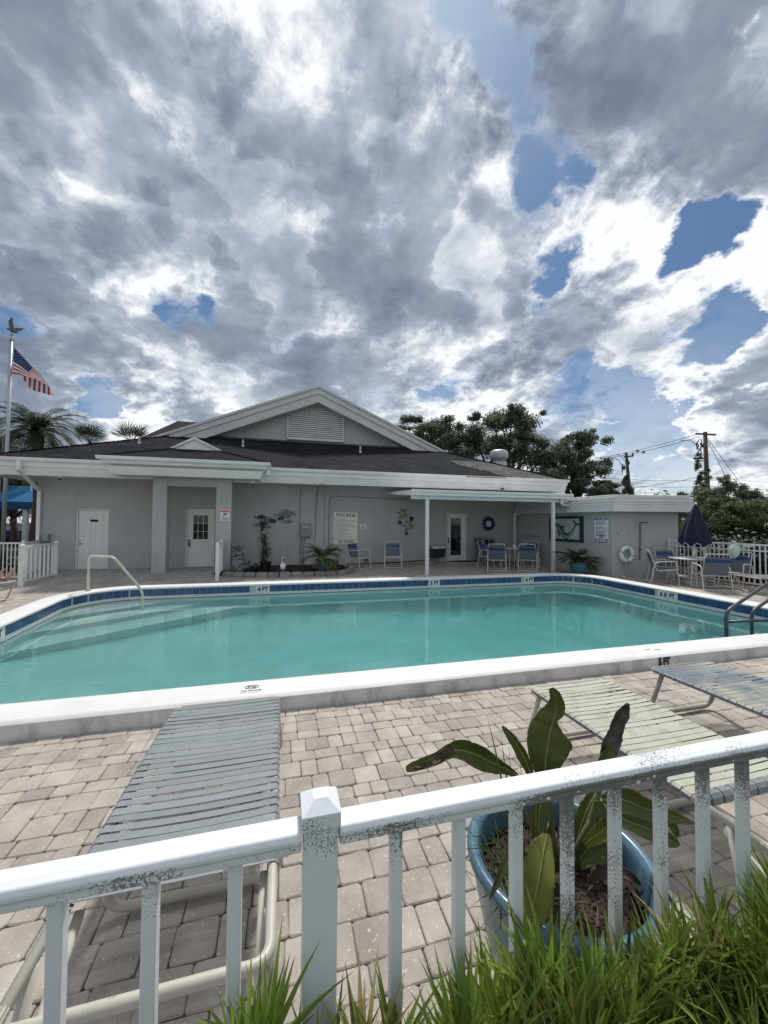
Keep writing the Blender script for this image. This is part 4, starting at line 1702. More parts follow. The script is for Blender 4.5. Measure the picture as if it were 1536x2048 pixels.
# metal fish
def fish(mb, x, z, l, h, y, ang=0.0, flip=1, th=.012):
    pts = []
    N = 14
    for i in range(N + 1):
        t = i / N
        xx = -l / 2 + l * t
        hh_ = h / 2 * (math.sin(PI * min(1, t * .97 + .03)) ** .7) * (1 - .25 * t)
        pts.append((xx, hh_))
    up = [(a, b_) for a, b_ in pts]
    dn = [(a, -b_) for a, b_ in pts[::-1]]
    body = up + dn
    ca, sa = math.cos(ang), math.sin(ang)

    def T(a, b_):
        a *= flip
        return (x + a * ca - b_ * sa, y, z + a * sa + b_ * ca)
    mb.prism([T(a, b_) for a, b_ in body[1:-1]], (0, th, 0))
    mb.prism([T(-l / 2 + .03 * l, 0), T(-l * .72, h * .34), T(-l * .66, 0), T(-l * .72, -h * .34)], (0, th, 0))
    mb.prism([T(-l * .12, h * .40), T(l * .12, h * .62), T(l * .22, h * .36)], (0, th, 0))
    mb.bar(T(l * .33, h * .05)[:1] + (y - .006,) + T(l * .33, h * .05)[2:], T(l * .36, h * .05)[:1] + (y - .006,) + T(l * .36, h * .05)[2:], .006, .02, up=(0, 1, 0))


def fish_group(label, lst):
    a = Q(lst[0][0], lst[0][1], WY - .04)
    t = thing('fish_wall_art', label, 'wall art', (a.x, WY, a.z), group='metal fish shoals on the clubhouse wall')
    for i, (px, py, l, h, m, ang) in enumerate(lst):
        q = Q(px, py, WY - .04)
        mb = MB()
        fish(mb, q.x, q.z, l, h, WY - .03 - .012 * (i % 4), ang)
        mb.build('fish', m, t)


fish_group('shoal of dark metal fish partly behind the tall spiky plant', [
    (523, 1034, .33, .15, 'fish_dark', .02), (538, 1036, .22, .09, 'fish_silver', -.05), (545, 1042, .30, .14, 'fish_dark', -.1), (534, 1043, .26, .11, 'fish_silver', .08),
    (519, 1050, .30, .12, 'fish_silver', -.05), (535, 1053, .28, .12, 'fish_silver', -.12), (528, 1047, .26, .10, 'fish_dark', .05)])
fish_group('higher shoal of silvery metal fish left of the electric meter', [
    (564, 1029, .34, .13, 'fish_silver', .05), (573, 1022, .28, .12, 'fish_silver', -.08), (584, 1027, .34, .13, 'fish_silver', -.1), (562, 1037, .24, .11, 'fish_dark', 0),
    (577, 1043, .32, .13, 'fish_silver', .02), (574, 1033, .28, .12, 'fish_silver', .05)])


# turtles
def turtle(px, py, r, label, m1, m2, ang):
    c = Q(px, py, WY - .02)
    t = thing('turtle_wall_art', label, 'wall art', (c.x, WY, c.z), group='metal turtles on the clubhouse wall')
    ca, sa = math.cos(ang), math.sin(ang)

    def T(a, b_, y=0):
        return (c.x + a * ca - b_ * sa, WY - .018 + y, c.z + a * sa + b_ * ca)
    mb = MB()
    for sx_, sy_, ln in ((-1, 1, 1.0), (1, 1, 1.0), (-1, -1, .7), (1, -1, .7)):
        mb = MB()
        mb.prism([T(sx_ * r * .6, sy_ * r * .6), T(sx_ * r * 1.05, sy_ * r * (.75 + .3 * ln)), T(sx_ * r * 1.35, sy_ * r * (.5 + .4 * ln)), T(sx_ * r * .85, sy_ * r * .25)], (0, .01, 0))
        mb.build('flipper', m2, t)
    mb = MB()
    mb.prism([T(-r * .25, r * .8), T(-r * .2, r * 1.35), T(0, r * 1.5), T(r * .2, r * 1.35), T(r * .25, r * .8)], (0, .012, 0))
    mb.prism([T(-r * .15, -r * .85), T(0, -r * 1.25), T(r * .15, -r * .85)], (0, .01, 0))
    mb.build('head', m2, t)
    mb = MB()
    mb.ball((c.x, WY - .03, c.z), (r * .92, .05, r * 1.0), 14, 8)
    mb.build('shell', m1, t, smooth=True)


turtle(805.5, 1028, .145, 'upper large pearl shelled turtle left of the patio post', 'shell', 'turtle', .3)
turtle(817, 1051, .145, 'lower large pearl shelled turtle left of the patio post', 'shell', 'turtle', .5)
turtle(823, 1037.5, .075, 'small dark blue turtle beside the gap between both large turtles, right side', 'turtle_blue', 'turtle_blue', -.4)
turtle(800, 1045, .065, 'small dark blue turtle left of the lower large turtle', 'turtle_blue', 'turtle_blue', .5)
turtle(813, 1067, .055, 'smallest dark blue turtle lowest of the turtles on the wall', 'turtle_blue', 'turtle_blue', .2)

# electric meter
a, b_ = Q(602.5, 1046, WY), Q(621, 1073.5, WY)
mt = thing('electric_meter', 'grey electric meter box with round glass meter on the clubhouse wall', 'meter', ((a.x + b_.x) / 2, WY, b_.z))
mb = MB()
mb.b(a.x, b_.x, WY - .12, WY - .002, b_.z, a.z)
mb.build('cabinet', 'grey_metal', mt, bevel=.008)
c = Q(612, 1057, WY - .13)
mb = MB()
mb.lathe([(.085, -.02), (.085, .0), (.07, .03), (.06, .09), (.0, .10)], (c.x, WY - .12, c.z), 18, ax=(0, -1, 0))
mb.build('meter_dial', 'galv', mt, smooth=False)
mb = MB()
mb.b(c.x - .04, c.x + .04, WY - .222, WY - .219, c.z - .01, c.z + .02)
mb.build('counter_window', 'print', mt)
mb = MB()
j = Q(598.5, 1068, WY)
mb.b(j.x - .045, j.x + .045, WY - .07, WY - .002, j.z - .06, j.z + .05)
mb.build('junction_box', 'grey_metal', mt)
for pxs, r_, pts in ((607, .028, ((607.5, 1073), (606.5, 1137))), (601, .012, ((601, 971), (599, 1064))), (599, .009, ((599.5, 1074), (599, 1136))), (603, .01, ((602, 1073), (602.5, 1136)))):
    mb = MB()
    p = [Q(x, y_, WY - .03) for x, y_ in pts]
    mb.tube(p, r_, 8)
    mb.build('conduit', 'grey_metal', mt)
cd = thing('wall_conduit', 'thin grey conduit rising then bending right along the clubhouse wall top', 'conduit', (1.6, WY, 1))
for pts, r_ in ((((657, 1100), (658, 1020), (660, 993), (700, 993.5), (772, 997), (826, 999)), .016), (((649, 972), (648.5, 1090)), .008), (((637, 972), (632, 1030), (630, 1084)), .012), (((634, 972), (629, 1030)), .008)):
    mb = MB()
    mb.tube(rounded([Q(x, y_, WY - .02) for x, y_ in pts], .1), r_, 6)
    mb.build('pipe', 'grey_metal', cd)
# twin floodlight
c = Q(643, 965, 12.95)
fl_ = thing('twin_floodlight', 'twin floodlight with clear round lamps under the eave', 'floodlight', c)
mb = MB()
mb.lathe([(.05, 0), (.05, .05)], (c.x, c.y - .02, c.z - .01), 12)
mb.tube([(c.x - .12, c.y - .08, c.z - .03), (c.x, c.y - .03, c.z), (c.x + .12, c.y - .08, c.z - .03)], .018, 6)
mb.build('bracket', 'trim', fl_)
for s in (-1, 1):
    mb = MB()
    mb.lathe([(.02, -.09), (.03, -.05), (.06, .0), (.065, .03), (.0, .045)], (c.x + s * .15, c.y - .13, c.z - .05), 12, ax=(s * .3, -.7, -.6))
    mb.build('lamp', 'bulb', fl_, smooth=True)


def dome_cam(px, py, y, label):
    c = Q(px, py, y)
    t = thing('security_camera', label, 'camera', c, group='small security cameras under the eaves')
    mb = MB()
    mb.lathe([(.05, .07), (.055, .0), (.05, -.02)], c, 12)
    mb.build('camera_base', 'trim', t)
    mb = MB()
    mb.ball((c.x, c.y, c.z - .03), .045, 10, 6)
    mb.build('camera_dome', 'dark_steel', t, smooth=True)


dome_cam(119, 955, 13.3, 'small security camera under the left eave above the six panel door')
dome_cam(505.5, 966, 12.7, 'small security camera under the porch corner beside the right pillar')
mb = MB()
c = Q(1005, 978, 12.9)
mb.lathe([(.06, -.02), (.07, .02), (.0, .05)], c, 10)
mb.build('eave_sensor', 'black', house)

# disconnect box by the left corner
a, b_ = Q(88, 1068, WY), Q(101, 1082, WY)
db = thing('disconnect_box', 'small grey electrical box near the left corner of the clubhouse', 'electrical box', (a.x, WY, b_.z))
mb = MB()
mb.b(a.x, b_.x, WY - .12, WY - .002, b_.z, a.z)
mb.build('cabinet', 'grey_metal', db, bevel=.006)
for px in (95, 100):
    mb = MB()
    mb.tube([Q(px, 1082, WY - .04), Q(px, 1130, WY - .04)], .014, 6)
    mb.build('conduit', 'grey_metal', db)

# drinking fountain
a, b_ = Q(862, 1091, 13.6), Q(888, 1117, 13.6)
df_ = thing('drinking_fountain', 'wall mounted drinking fountain with dark panel and steel basin', 'drinking fountain', ((a.x + b_.x) / 2, WY, b_.z))
x0, x1, z0, z1 = a.x, b_.x, b_.z, a.z
mb = MB()
mb.add([(x0, 13.55, z0 + .05), (x1, 13.55, z0 + .05), (x1, 13.45, z1 - .12), (x0, 13.45, z1 - .12), (x0, WY, z0), (x1, WY, z0), (x1, WY, z1 - .12), (x0, WY, z1 - .12)],
       [(0, 1, 2, 3), (1, 5, 6, 2), (4, 0, 3, 7), (0, 4, 5, 1), (3, 2, 6, 7)])
mb.build('cabinet', 'fountain', df_)
mb = MB()
mb.b(x0 - .01, x1 + .07, 13.42, WY, z1 - .12, z1)
mb.build('basin', 'steel', df_, bevel=.012)
mb = MB()
mb.tube([(x1 - .1, 13.6, z1), (x1 - .1, 13.6, z1 + .05), (x1 - .13, 13.56, z1 + .06)], .012, 6)
mb.build('spout', 'steel', df_)
mb = MB()
mb.tube(rounded([(x0 + .28, WY - .08, z0), (x0 + .28, WY - .08, z0 - .22), (x0 + .05, WY - .04, z0 - .26), (-.4 + x0 - .6, WY - .03, z0 - .24), (x0 - 1.1, WY - .03, z0 + .1)], .1), .022, 8)
mb.tube([(x0 + .4, WY - .05, z0), (x0 + .42, WY - .05, z0 - .12), (x0 + .5, WY - .05, z0 - .18)], .016, 6)
mb.build('drain_pipe', 'grey_metal', df_)

# waste bin
a, b_ = Q(948, 1085, 13.5), Q(979, 1133, 13.5)
bn_ = thing('waste_bin', 'square grey waste bin with two openings beside the glass door', 'bin', ((a.x + b_.x) / 2, 13.5, .08))
bx0, bx1 = 7.32, 7.90
mb = MB()
mb.b(bx0 + .02, bx1 - .02, 13.2, 13.75, .07, .68)
mb.build('bin_body', 'bin', bn_, bevel=.02, seg=2)
mb = MB()
th = .04
mb.b(bx0, bx1, 13.18, 13.77, .98, 1.05)
for xx in (bx0, bx1 - .06):
    for y_ in (13.18, 13.71):
        mb.b(xx, xx + .06, y_, y_ + .06, .70, .98)
mb.b(bx0, bx1, 13.18, 13.77, .66, .74)
mb.b(bx0 + .06, bx1 - .06, 13.185, 13.2, .74, .79)
mb.b((bx0 + bx1) / 2 - .02, (bx0 + bx1) / 2 + .02, 13.185, 13.22, .74, .98)
mb.build('bin_hood', 'bin', bn_, bevel=.006)
mb = MB()
mb.b(bx0 + .07, bx1 - .07, 13.26, 13.68, .74, .98)
mb.build('bin_liner', 'black', bn_)
# door mat
mat_ = MB()
mat_.b(6.25, 7.45, 13.3, 13.85, .1355, .147)
tag(mat_.build('door_mat', 'rubber', bevel=.004), 'black rubber mat on the step before the glass door', 'door mat')

# hose along the wall foot
hs = MB()
hs.tube([(2.3, 13.82, .09), (2.9, 13.8, .10), (3.6, 13.84, .11), (4.4, 13.82, .14), (5.1, 13.84, .17), (5.6, 13.85, .19)], .018, 6)
tag(hs.build('garden_hose', 'rubber', smooth=True), 'dark hose lying along the foot of the clubhouse wall', 'hose')
vl = MB()
vl.tube([(2.85, 13.83, .3), (2.9, 13.8, .22), (3.02, 13.78, .18), (3.0, 13.78, .3), (2.92, 13.8, .35)], .015, 6)
vl.lathe([(.04, -.02), (.04, .02)], (2.95, 13.76, .24), 8, ax=(0, 1, 0))
tag(vl.build('wall_tap', 'dark_steel'), 'small dark wall tap low behind the angled blue and grey chair', 'tap')

# ================================================================ things on the pump house wall
class Face:
    def __init__(s, p0, p1):
        s.p = Vector((p0[0], p0[1], 0))
        s.d = Vector((p1[0] - p0[0], p1[1] - p0[1], 0))
        s.len = s.d.length
        s.d.normalize()
        s.n = Vector((s.d.y, -s.d.x, 0))
        s.ang = math.atan2(s.d.y, s.d.x)

    def at(s, px, py, out=0.0):
        d = ray(px, py)
        p = s.p + s.n * out
        t = (p - EYE).dot(s.n) / d.dot(s.n)
        h = EYE + d * t
        return (h - s.p).dot(s.d), h.z

    def pt(s, u, z, out=0.0):
        q = s.p + s.d * u + s.n * out
        return Vector((q.x, q.y, z))

    def box(s, mb, u0, u1, z0, z1, o0, o1):
        vs = [s.pt(u, z, o) for o in (o0, o1) for z in (z0, z1) for u in (u0, u1)]
        return mb.add(vs, [(4, 5, 7, 6), (0, 2, 3, 1), (0, 1, 5, 4), (2, 6, 7, 3), (0, 4, 6, 2), (1, 3, 7, 5)])


FL = Face(PUMPW[0], PUMPW[1])
FR = Face(PUMPW[1], PUMPW[2])
# dolphin picture
u0, z1 = FL.at(1112, 1032)
u1, _ = FL.at(1168.5, 1032)
_, z0 = FL.at(1166, 1085)
_, z1 = FL.at(1166, 1032)
u0 = FL.at(1100, 1036)[0]
dp = thing('dolphin_picture', 'framed picture of a leaping green dolphin on the pump house wall', 'picture', FL.pt((u0 + u1) / 2, z0))
mb = MB()
FL.box(mb, u0, u1, z0, z1, .002, .02)
mb.build('art_board', 'canvas_art', dp)
fw = .085
mb = MB()
FL.box(mb, u0, u1, z1 - fw, z1, .0215, .04)
FL.box(mb, u0, u1, z0, z0 + fw, .0215, .04)
FL.box(mb, u0, u0 + fw * 1.5, z0 + fw, z1 - fw, .0215, .04)
FL.box(mb, u1 - fw * 1.9, u1, z0 + fw, z1 - fw, .0215, .04)
mb.build('picture_frame', 'teal_frame', dp)
# dolphin outline traced in the zoomed crop (pixels of a 7.68x enlargement from 1100,1010)
DZ = [(85, 300), (115, 285), (150, 290), (178, 325), (185, 320), (215, 318), (248, 320), (225, 335), (218, 375), (235, 415), (265, 430), (300, 425), (335, 400), (365, 350), (385, 315), (388, 290),
      (362, 262), (355, 215), (375, 235), (405, 255), (410, 275), (440, 280), (478, 290), (455, 312), (420, 318), (400, 325), (380, 370), (355, 430), (320, 480), (285, 520), (250, 525), (215, 510),
      (185, 480), (165, 440), (155, 490), (140, 480), (135, 435), (122, 420), (125, 390), (120, 345), (100, 318)]


def trace(pts, out, m, name, parent, th=.004, sc=7.68, ox=1100, oy=1010):
    mb = MB()
    q = []
    for x, y_ in pts:
        u, z = FL.at(ox + x / sc, oy + y_ / sc)
        q.append(FL.pt(u, z, out))
    mb.prism(q, FL.n * th)
    return mb.build(name, m, parent)


dpo = trace(DZ, .0205, 'dolphin', 'dolphin', dp)
trace([(125, 320), (150, 335), (170, 385), (200, 440), (245, 475), (290, 475), (330, 430), (372, 365), (352, 425), (315, 475), (280, 505), (240, 505), (200, 470), (165, 415), (140, 360)], .0250, 'dolphin_light', 'dolphin_belly', dpo, .002)
# blue rules sign
u0, z1 = FL.at(1189.5, 1034)
u1, _ = FL.at(1216.5, 1034)
z0 = FL.at(1203, 1086.5)[1]
z1 = FL.at(1203, 1034)[1]
rs_ = thing('blue_rules_sign', 'white sign with dark blue POOL RULES and NO DIVING bands on the pump house', 'sign', FL.pt((u0 + u1) / 2, z0))
mb = MB()
FL.box(mb, u0, u1, z0, z1, .002, .012)
mb.build('board', 'sign_white', rs_, bevel=.003)
H_ = z1 - z0
W_ = u1 - u0
mb = MB()
FL.box(mb, u0 + .02, u1 - .02, z1 - H_ * .105, z1 - H_ * .02, .0125, .0145)
FL.box(mb, u0 + .02, u1 - .02, z0 + H_ * .02, z0 + H_ * .175, .0125, .0145)
mb.build('band', 'navy_print', rs_)
rotL = (PI / 2, 0, FL.ang)
um = (u0 + u1) / 2
text('POOL RULES', FL.pt(um, z1 - H_ * .064, .015), .075, 'sign_white', rs_, rot=rotL, bold=.002, sx=W_ / .62)
text('NO DIVING', FL.pt(um, z0 + H_ * .097, .015), .13, 'sign_white', rs_, rot=rotL, bold=.004, sx=W_ / .87)
text('POOL MAXIMUM DEPTH', FL.pt(um, z0 + H_ * .285, .0135), .055, 'navy_print', rs_, rot=rotL, bold=.002, sx=W_ / .80)
text('6½ FEET', FL.pt(um, z0 + H_ * .225, .0135), .055, 'navy_print', rs_, rot=rotL, bold=.002, sx=W_ / .8)
mb = MB()
for i in range(15):
    z = z1 - H_ * (.145 + .038 * i)
    if i in (5, 9):
        continue
    x = u0 + W_ * .1
    end = u0 + W_ * tr.uniform(.6, .92)
    while x < end:
        w_ = tr.uniform(.03, .08)
        FL.box(mb, x, min(end, x + w_), z - .007, z + .007, .0122, .0135)
        x += w_ + .015
mb.build('small_print', 'navy_print', rs_)
# bracket left
mb = MB()
a, b_ = FL.at(1046, 1071), FL.at(1080, 1071)
FL.box(mb, a[0], b_[0], a[1] - .02, a[1] + .02, .0, .05)
tag(mb.build('wall_rail', 'grey_metal'), 'short grey rail low on the shaded pump house wall behind the chairs', 'rail')
# thermometer
u, z = FR.at(1241, 1061)
th_ = thing('wall_thermometer', 'round yellowish dial thermometer on the pump house wall', 'thermometer', FR.pt(u, z))
mb = MB()
c = FR.pt(u, z, .01)
mb.lathe([(.0, .03), (.098, .03), (.108, .02), (.108, -.008)], c, 26, ax=tuple(FR.n))
mb.build('dial', 'thermo', th_)
mb = MB()
mb.tube([c + FR.n * .031 + FR.d * (.098 * math.cos(t * PI / 12)) + Vector((0, 0, .098 * math.sin(t * PI / 12))) for t in range(24)], .007, 5, closed=True)
mb.build('dial_rim', 'sign_cream', th_)
mb = MB()
for k in range(9):
    t = R(-30 + 30 * k)
    e0, e1 = .06, .085
    mb.bar(c + FR.n * .032 + FR.d * e0 * math.cos(t) + Vector((0, 0, e0 * math.sin(t))), c + FR.n * .032 + FR.d * e1 * math.cos(t) + Vector((0, 0, e1 * math.sin(t))), .007, .003, up=tuple(FR.n))
mb.bar(c + FR.n * .033 + FR.d * -.02, c + FR.n * .033 + FR.d * .07 + Vector((0, 0, -.012)), .010, .003, up=tuple(FR.n))
mb.build('dial_marks', 'print', th_)
# life ring
u, z = FR.at(1250.5, 1108)
c = FR.pt(u, z, .07)
lr = thing('life_ring', 'white life ring with pale blue bands and hanging rope on the pump house', 'life ring', c)
rr0, rr1 = .175, .062


def ringpt(t, r_=rr0, o=0.0):
    return c + FR.d * r_ * math.cos(t) + Vector((0, 0, r_ * math.sin(t) * 1.12)) + FR.n * o


mb = MB()
mb.tube([ringpt(2 * PI * i / 40) for i in range(40)], rr1, 12, closed=True)
mb.build('ring', 'foam', lr, smooth=True)
for t in (R(80), R(350), R(270), R(160)):
    mb = MB()
    mb.tube([ringpt(t - .09), ringpt(t + .09)], rr1 + .004, 12)
    mb.build('ring_band', 'ring_band', lr)
mb = MB()
mb.tube([ringpt(2 * PI * i / 32, rr0 + .075 + .012 * math.sin(8 * PI * i / 32)) for i in range(32)], .006, 5, closed=True)
for du, l1, l2 in ((-.16, .62, .55), (.12, .50, .40), (-.05, .62, .5)):
    p0 = c + FR.d * du + Vector((0, 0, -.22))
    mb.tube([p0, p0 + FR.d * .03 + Vector((0, 0, -l1 * .5)), p0 + FR.d * .10 + Vector((0, 0, -l1 * .8)), p0 + FR.d * .16 + Vector((0, 0, -l1 * .5)), p0 + FR.d * .14 + Vector((0, 0, -.05))], .006, 5)
p0 = c + FR.d * .2 + Vector((0, 0, -.2))
mb.tube([p0, p0 + Vector((0, 0, -.36)) + FR.d * -.03], .006, 5)
p1 = c + FR.d * -.15 + Vector((0, 0, -.2))
mb.tube([p1, p1 + Vector((0, 0, -.38)), p1 + FR.d * .06 + Vector((0, 0, -.52))], .006, 5)
mb.build('rope', 'rope', lr)
q = G(1244, 1150, .04)
mb = MB()
mb.ball(c + FR.d * -.10 + Vector((0, 0, -.52 - .18)), (.045, .045, .045), 12, 8)
mb.build('float', 'foam', lr, smooth=True)
# shower riser
sh_ = thing('outdoor_shower', 'thin dark shower pipe with small head on the pump house wall', 'shower', FR.pt(2.0, 0))
mb = MB()
P_ = lambda px, py, o=.05: FR.pt(*FR.at(px, py), o)
mb.tube(rounded([P_(1277.5, 1120), P_(1278, 1046), P_(1279, 1045, .06), P_(1288, 1045, .2)], .03), .014, 8)
mb.build('riser_pipe', 'dark_steel', sh_)
mb = MB()
a = P_(1288, 1045, .2)
mb.tube([a, a + FR.d * .03 + Vector((0, 0, -.05))], [.012, .028], 8)
mb.build('shower_head', 'steel', sh_)
mb = MB()
b_ = P_(1278, 1099)
mb.lathe([(.025, -.02), (.025, .03)], b_, 8, ax=tuple(FR.n))
mb.tube([P_(1281.5, 1047), P_(1281.5, 1088)], .004, 5)
mb.build('tap_handle', 'dark_steel', sh_)

# ================================================================ planted bed by the wall
bed = thing('planting_bed', 'mulched planting bed edged with rough stones along the clubhouse wall', 'planting bed', (.2, 12.7, .03))
mb = MB()
ins = [(x, y_) for x, y_ in BED]
mb.prism([(x, y_, 0) for x, y_ in ins][::1], (0, 0, .10))
# uneven mulch on top
for i in range(420):
    x, y_ = rnd.uniform(-1.7, 2.0), rnd.uniform(11.7, 13.85)
    if inside(BED, x, y_):
        s_ = rnd.uniform(.02, .05)
        q = Matrix.Rotation(rnd.uniform(0, PI), 3, 'Z')
        mb.ball((x, y_, .10), (s_ * 1.6, s_ * .6, s_ * .5), 5, 3, noise=.2)
tag(mb.build('mulch', 'mulch', bed), kind='stuff')
# edging stones
path = [Vector(p) for p in [(-1.62, 11.85), (-.95, 11.56), (0, 11.42), (.95, 11.42), (1.68, 11.55), (2.05, 11.9), (2.17, 12.5), (2.18, 13.2)]]
segl = [0]
for i in range(1, len(path)):
    segl.append(segl[-1] + (path[i] - path[i - 1]).length)


def ponp(s):
    for i in range(1, len(path)):
        if s <= segl[i]:
            t = (s - segl[i - 1]) / (segl[i] - segl[i - 1])
            return path[i - 1].lerp(path[i], t), (path[i] - path[i - 1]).normalized()
    return path[-1], (path[-1] - path[-2]).normalized()


s_ = 0.15
while s_ < segl[-1]:
    p, d = ponp(s_)
    mb = MB()
    l_ = .155
    for k in range(1):
        vs = []
        for z, sc in ((-.02, 1.0), (.02, 1.04), (.09, 1.03), (.125, .9), (.135, .7)):
            for (a, b_) in ((-1, -.55), (-.5, -.66), (0, -.62), (.5, -.66), (1, -.55), (1.02, 0), (1, .5), (0, .55), (-1, .5), (-1.02, 0)):
                vs.append((a * l_ * sc * rnd.uniform(.96, 1.02) * (.96 if sc > 1 else 1), b_ * .15 * sc * rnd.uniform(.9, 1.06), z + rnd.uniform(-.004, .004)))
        fs = []
        for i in range(4):
            for j in range(10):
                fs.append((i * 10 + j, i * 10 + (j + 1) % 10, (i + 1) * 10 + (j + 1) % 10, (i + 1) * 10 + j))
        fs.append(tuple(range(40, 50)))
        mb.add(vs, fs)
    ob = mb.build('edging_stone', 'edging', bed, local=True)
    ob.location = Vector((p.x, p.y, deckz(p.y))) - ORG[bed.name]
    ob.rotation_euler = (0, 0, math.atan2(d.y, d.x) + rnd.uniform(-.06, .06))
    s_ += .325

# stacked rock fountain
rk = thing('rock_fountain', 'stacked grey cast rock fountain in the bed corner by the porch pillar', 'fountain', (-1.0, 12.6, .08))
# (zoom pixel x, y, half width, half height) in the 7.68x crop from (420,1000)
for (x, y_, w_, h_, dy) in ((425, 700, 70, 26, 0), (425, 735, 74, 22, .03), (400, 780, 66, 22, 0), (430, 825, 82, 34, -.03), (385, 858, 60, 20, -.05), (430, 890, 88, 30, -.02), (500, 900, 50, 32, .02), (560, 945, 50, 26, -.02),
                          (400, 935, 60, 34, -.1), (455, 975, 60, 55, -.12), (390, 1010, 62, 60, -.16), (510, 975, 70, 45, -.05), (520, 1040, 80, 44, -.2), (400, 1080, 75, 40, -.22), (470, 1080, 60, 38, -.25), (580, 1010, 45, 40, .0)):
    yy_ = 12.75 + dy
    q = Q(420 + x / 7.68, 1000 + y_ / 7.68, yy_)
    sc = yy_ / 769 / 7.68 * 1.08
    mb = MB()
    rr_ = Matrix.Rotation(rnd.uniform(-.25, .25), 3, 'Y')
    mb.ball(q, (w_ * sc, w_ * sc * .8, h_ * sc), 10, 6, q=rr_, noise=.16)
    mb.build('rock', 'rock', rk, smooth=False)


def strip(mb, pts, w0, up=Vector((0, 0, 1)), taper=True, fold=0.0, wmid=.4):
    """narrow leaf blade along points"""
    n_ = len(pts)
    vs, fs = [], []
    for i, p in enumerate(pts):
        t = i / (n_ - 1)
        d = (pts[min(i + 1, n_ - 1)] - pts[max(i - 1, 0)]).normalized()
        s = d.cross(up)
        if s.length < 1e-3:
            s = Vector((1, 0, 0))
        s.normalize()
        w_ = w0 * (min(1, .45 + t / wmid * .55) if t < wmid else (1 - t) / (1 - wmid) * .95 + .05)
        nrm = s.cross(d)
        vs += [p - s * w_ + nrm * fold * w_, p, p + s * w_ + nrm * fold * w_]
    for i in range(n_ - 1):
        a = i * 3
        fs += [(a, a + 1, a + 4, a + 3), (a + 1, a + 2, a + 5, a + 4)]
    mb.add(vs, fs)


def blade(mb, base, d, L_, w0, droop, n_=5, rr=rnd, fold=.3):
    d = Vector(d).normalized()
    pts = []
    p = Vector(base)
    v = d.copy()
    for i in range(n_):
        pts.append(p.copy())
        p = p + v * (L_ / (n_ - 1))
        v = (v + Vector((0, 0, -droop / (n_ - 1)))).normalized()
    strip(mb, pts, w0, fold=fold)


# tall spiky plant in black pot
dr = thing('spiky_dracaena', 'tall thin spiky leaved plant growing in a black pot', 'plant', (.02, 12.35, .1))
dy = 12.35
stems = [[(531, 1132), (527, 1112), (525, 1090), (524, 1068), (525, 1050)], [(534, 1132), (534, 1118), (532, 1100), (529, 1085)], [(529, 1130), (527, 1118), (526, 1108)]]
st = MB()
for s in stems:
    st.tube([Q(x, y_, dy) for x, y_ in s], [.012, .012, .011, .010, .008][:len(s)], 6)
st.build('stem', 'bark', dr)
mb = MB()
for (px, py, n_, L_, up_) in ((526, 1050, 46, .36, .9), (524, 1060, 34, .34, .2), (525, 1073, 34, .32, .1), (527, 1083, 40, .32, .2), (531, 1076, 26, .34, .3), (531, 1090, 44, .34, 0), (528, 1100, 44, .34, -.1), (532, 1104, 36, .34, .0), (526, 1115, 40, .34, .0), (530, 1122, 26, .32, -.2), (532, 1112, 20, .30, -.1)):
    q = Q(px, py, dy)
    for k in range(n_):
        t = rnd.uniform(0, 2 * PI)
        e_ = rnd.uniform(-.7, 1.0) + up_
        blade(mb, q + Vector((rnd.uniform(-.03, .03), rnd.uniform(-.03, .03), rnd.uniform(-.08, .08))), (math.cos(t), math.sin(t), e_), L_ * rnd.uniform(.6, 1.1), .011, .9)
tag(mb.build('leaves', 'palm', dr), kind='stuff')


def pot(name, label, c, r_top, r_base, h, m, group=None, lip=.02, cat='plant pot', bulge=0.0, inner=True, parent=None):
    mb = MB()
    prof = [(r_base * .9, 0), (r_base, .01)]
    for i in range(1, 9):
        t = i / 8
        r_ = r_base + (r_top - r_base) * t + bulge * math.sin(PI * t)
        prof.append((r_, h * t * .93))
    prof += [(r_top + lip, h * .94), (r_top + lip * 1.1, h * .985), (r_top + lip * .6, h), (r_top - .01, h * .99), (r_top - .03, h * .9), (r_top - .04, h * .82)]
    mb.lathe(prof[:-1] + [(r_top - .04, h * .82), (0.0, h * .80)], c, 36)
    return mb.build(name, m, parent, smooth=True)


DX = Q(531, 1137, 12.3).x
pb = pot('plant_pot', '', (DX, 12.3, .09), .17, .12, .30, 'black')
tag(pb, 'black plastic pot holding the tall spiky plant', 'plant pot')
c = Q(513, 1136, 12.3)
mb = MB()
mb.lathe([(.05, 0), (.085, .02), (.085, .14), (.085, .20), (.05, .255), (.0, .265)], (Q(511, 1137, 12.2).x, 12.2, .09), 14)
tag(mb.build('path_light', 'black', smooth=True), 'small black rounded garden light standing in the mulch', 'garden light')

# pelican statue
c = Vector((Q(566, 1140, 11.95).x, 11.95, .10))
pe = thing('pelican_statue', 'white pelican statue with dark bill on the planting bed edge', 'statue', c)
mb = MB()
pts = [c + Vector(v) for v in ((0, 0, .07), (0, -.01, .13), (0, 0, .22), (0, .01, .27), (.0, .01, .33), (0, -.005, .39), (0, -.03, .43), (0, -.05, .44))]
mb.tube(pts, [.05, .085, .085, .05, .028, .026, .040, .012], 12)
mb.build('body', 'sign_white', pe, smooth=True)
mb = MB()
mb.tube([c + Vector((.012, -.055, .43)), c + Vector((.016, -.075, .36)), c + Vector((.018, -.08, .24))], [.018, .016, .004], 8)
mb.build('bill', 'beak', pe)
mb = MB()
for s in (-1, 1):
    mb.tube([c + Vector((s * .03, 0, .07)), c + Vector((s * .035, -.01, .02))], .011, 6)
    mb.prism([c + Vector((s * .035 - .02, .01, .01)), c + Vector((s * .035 - .035, -.06, .01)), c + Vector((s * .035 + .035, -.06, .01)), c + Vector((s * .035 + .02, .01, .01))], (0, 0, .015))
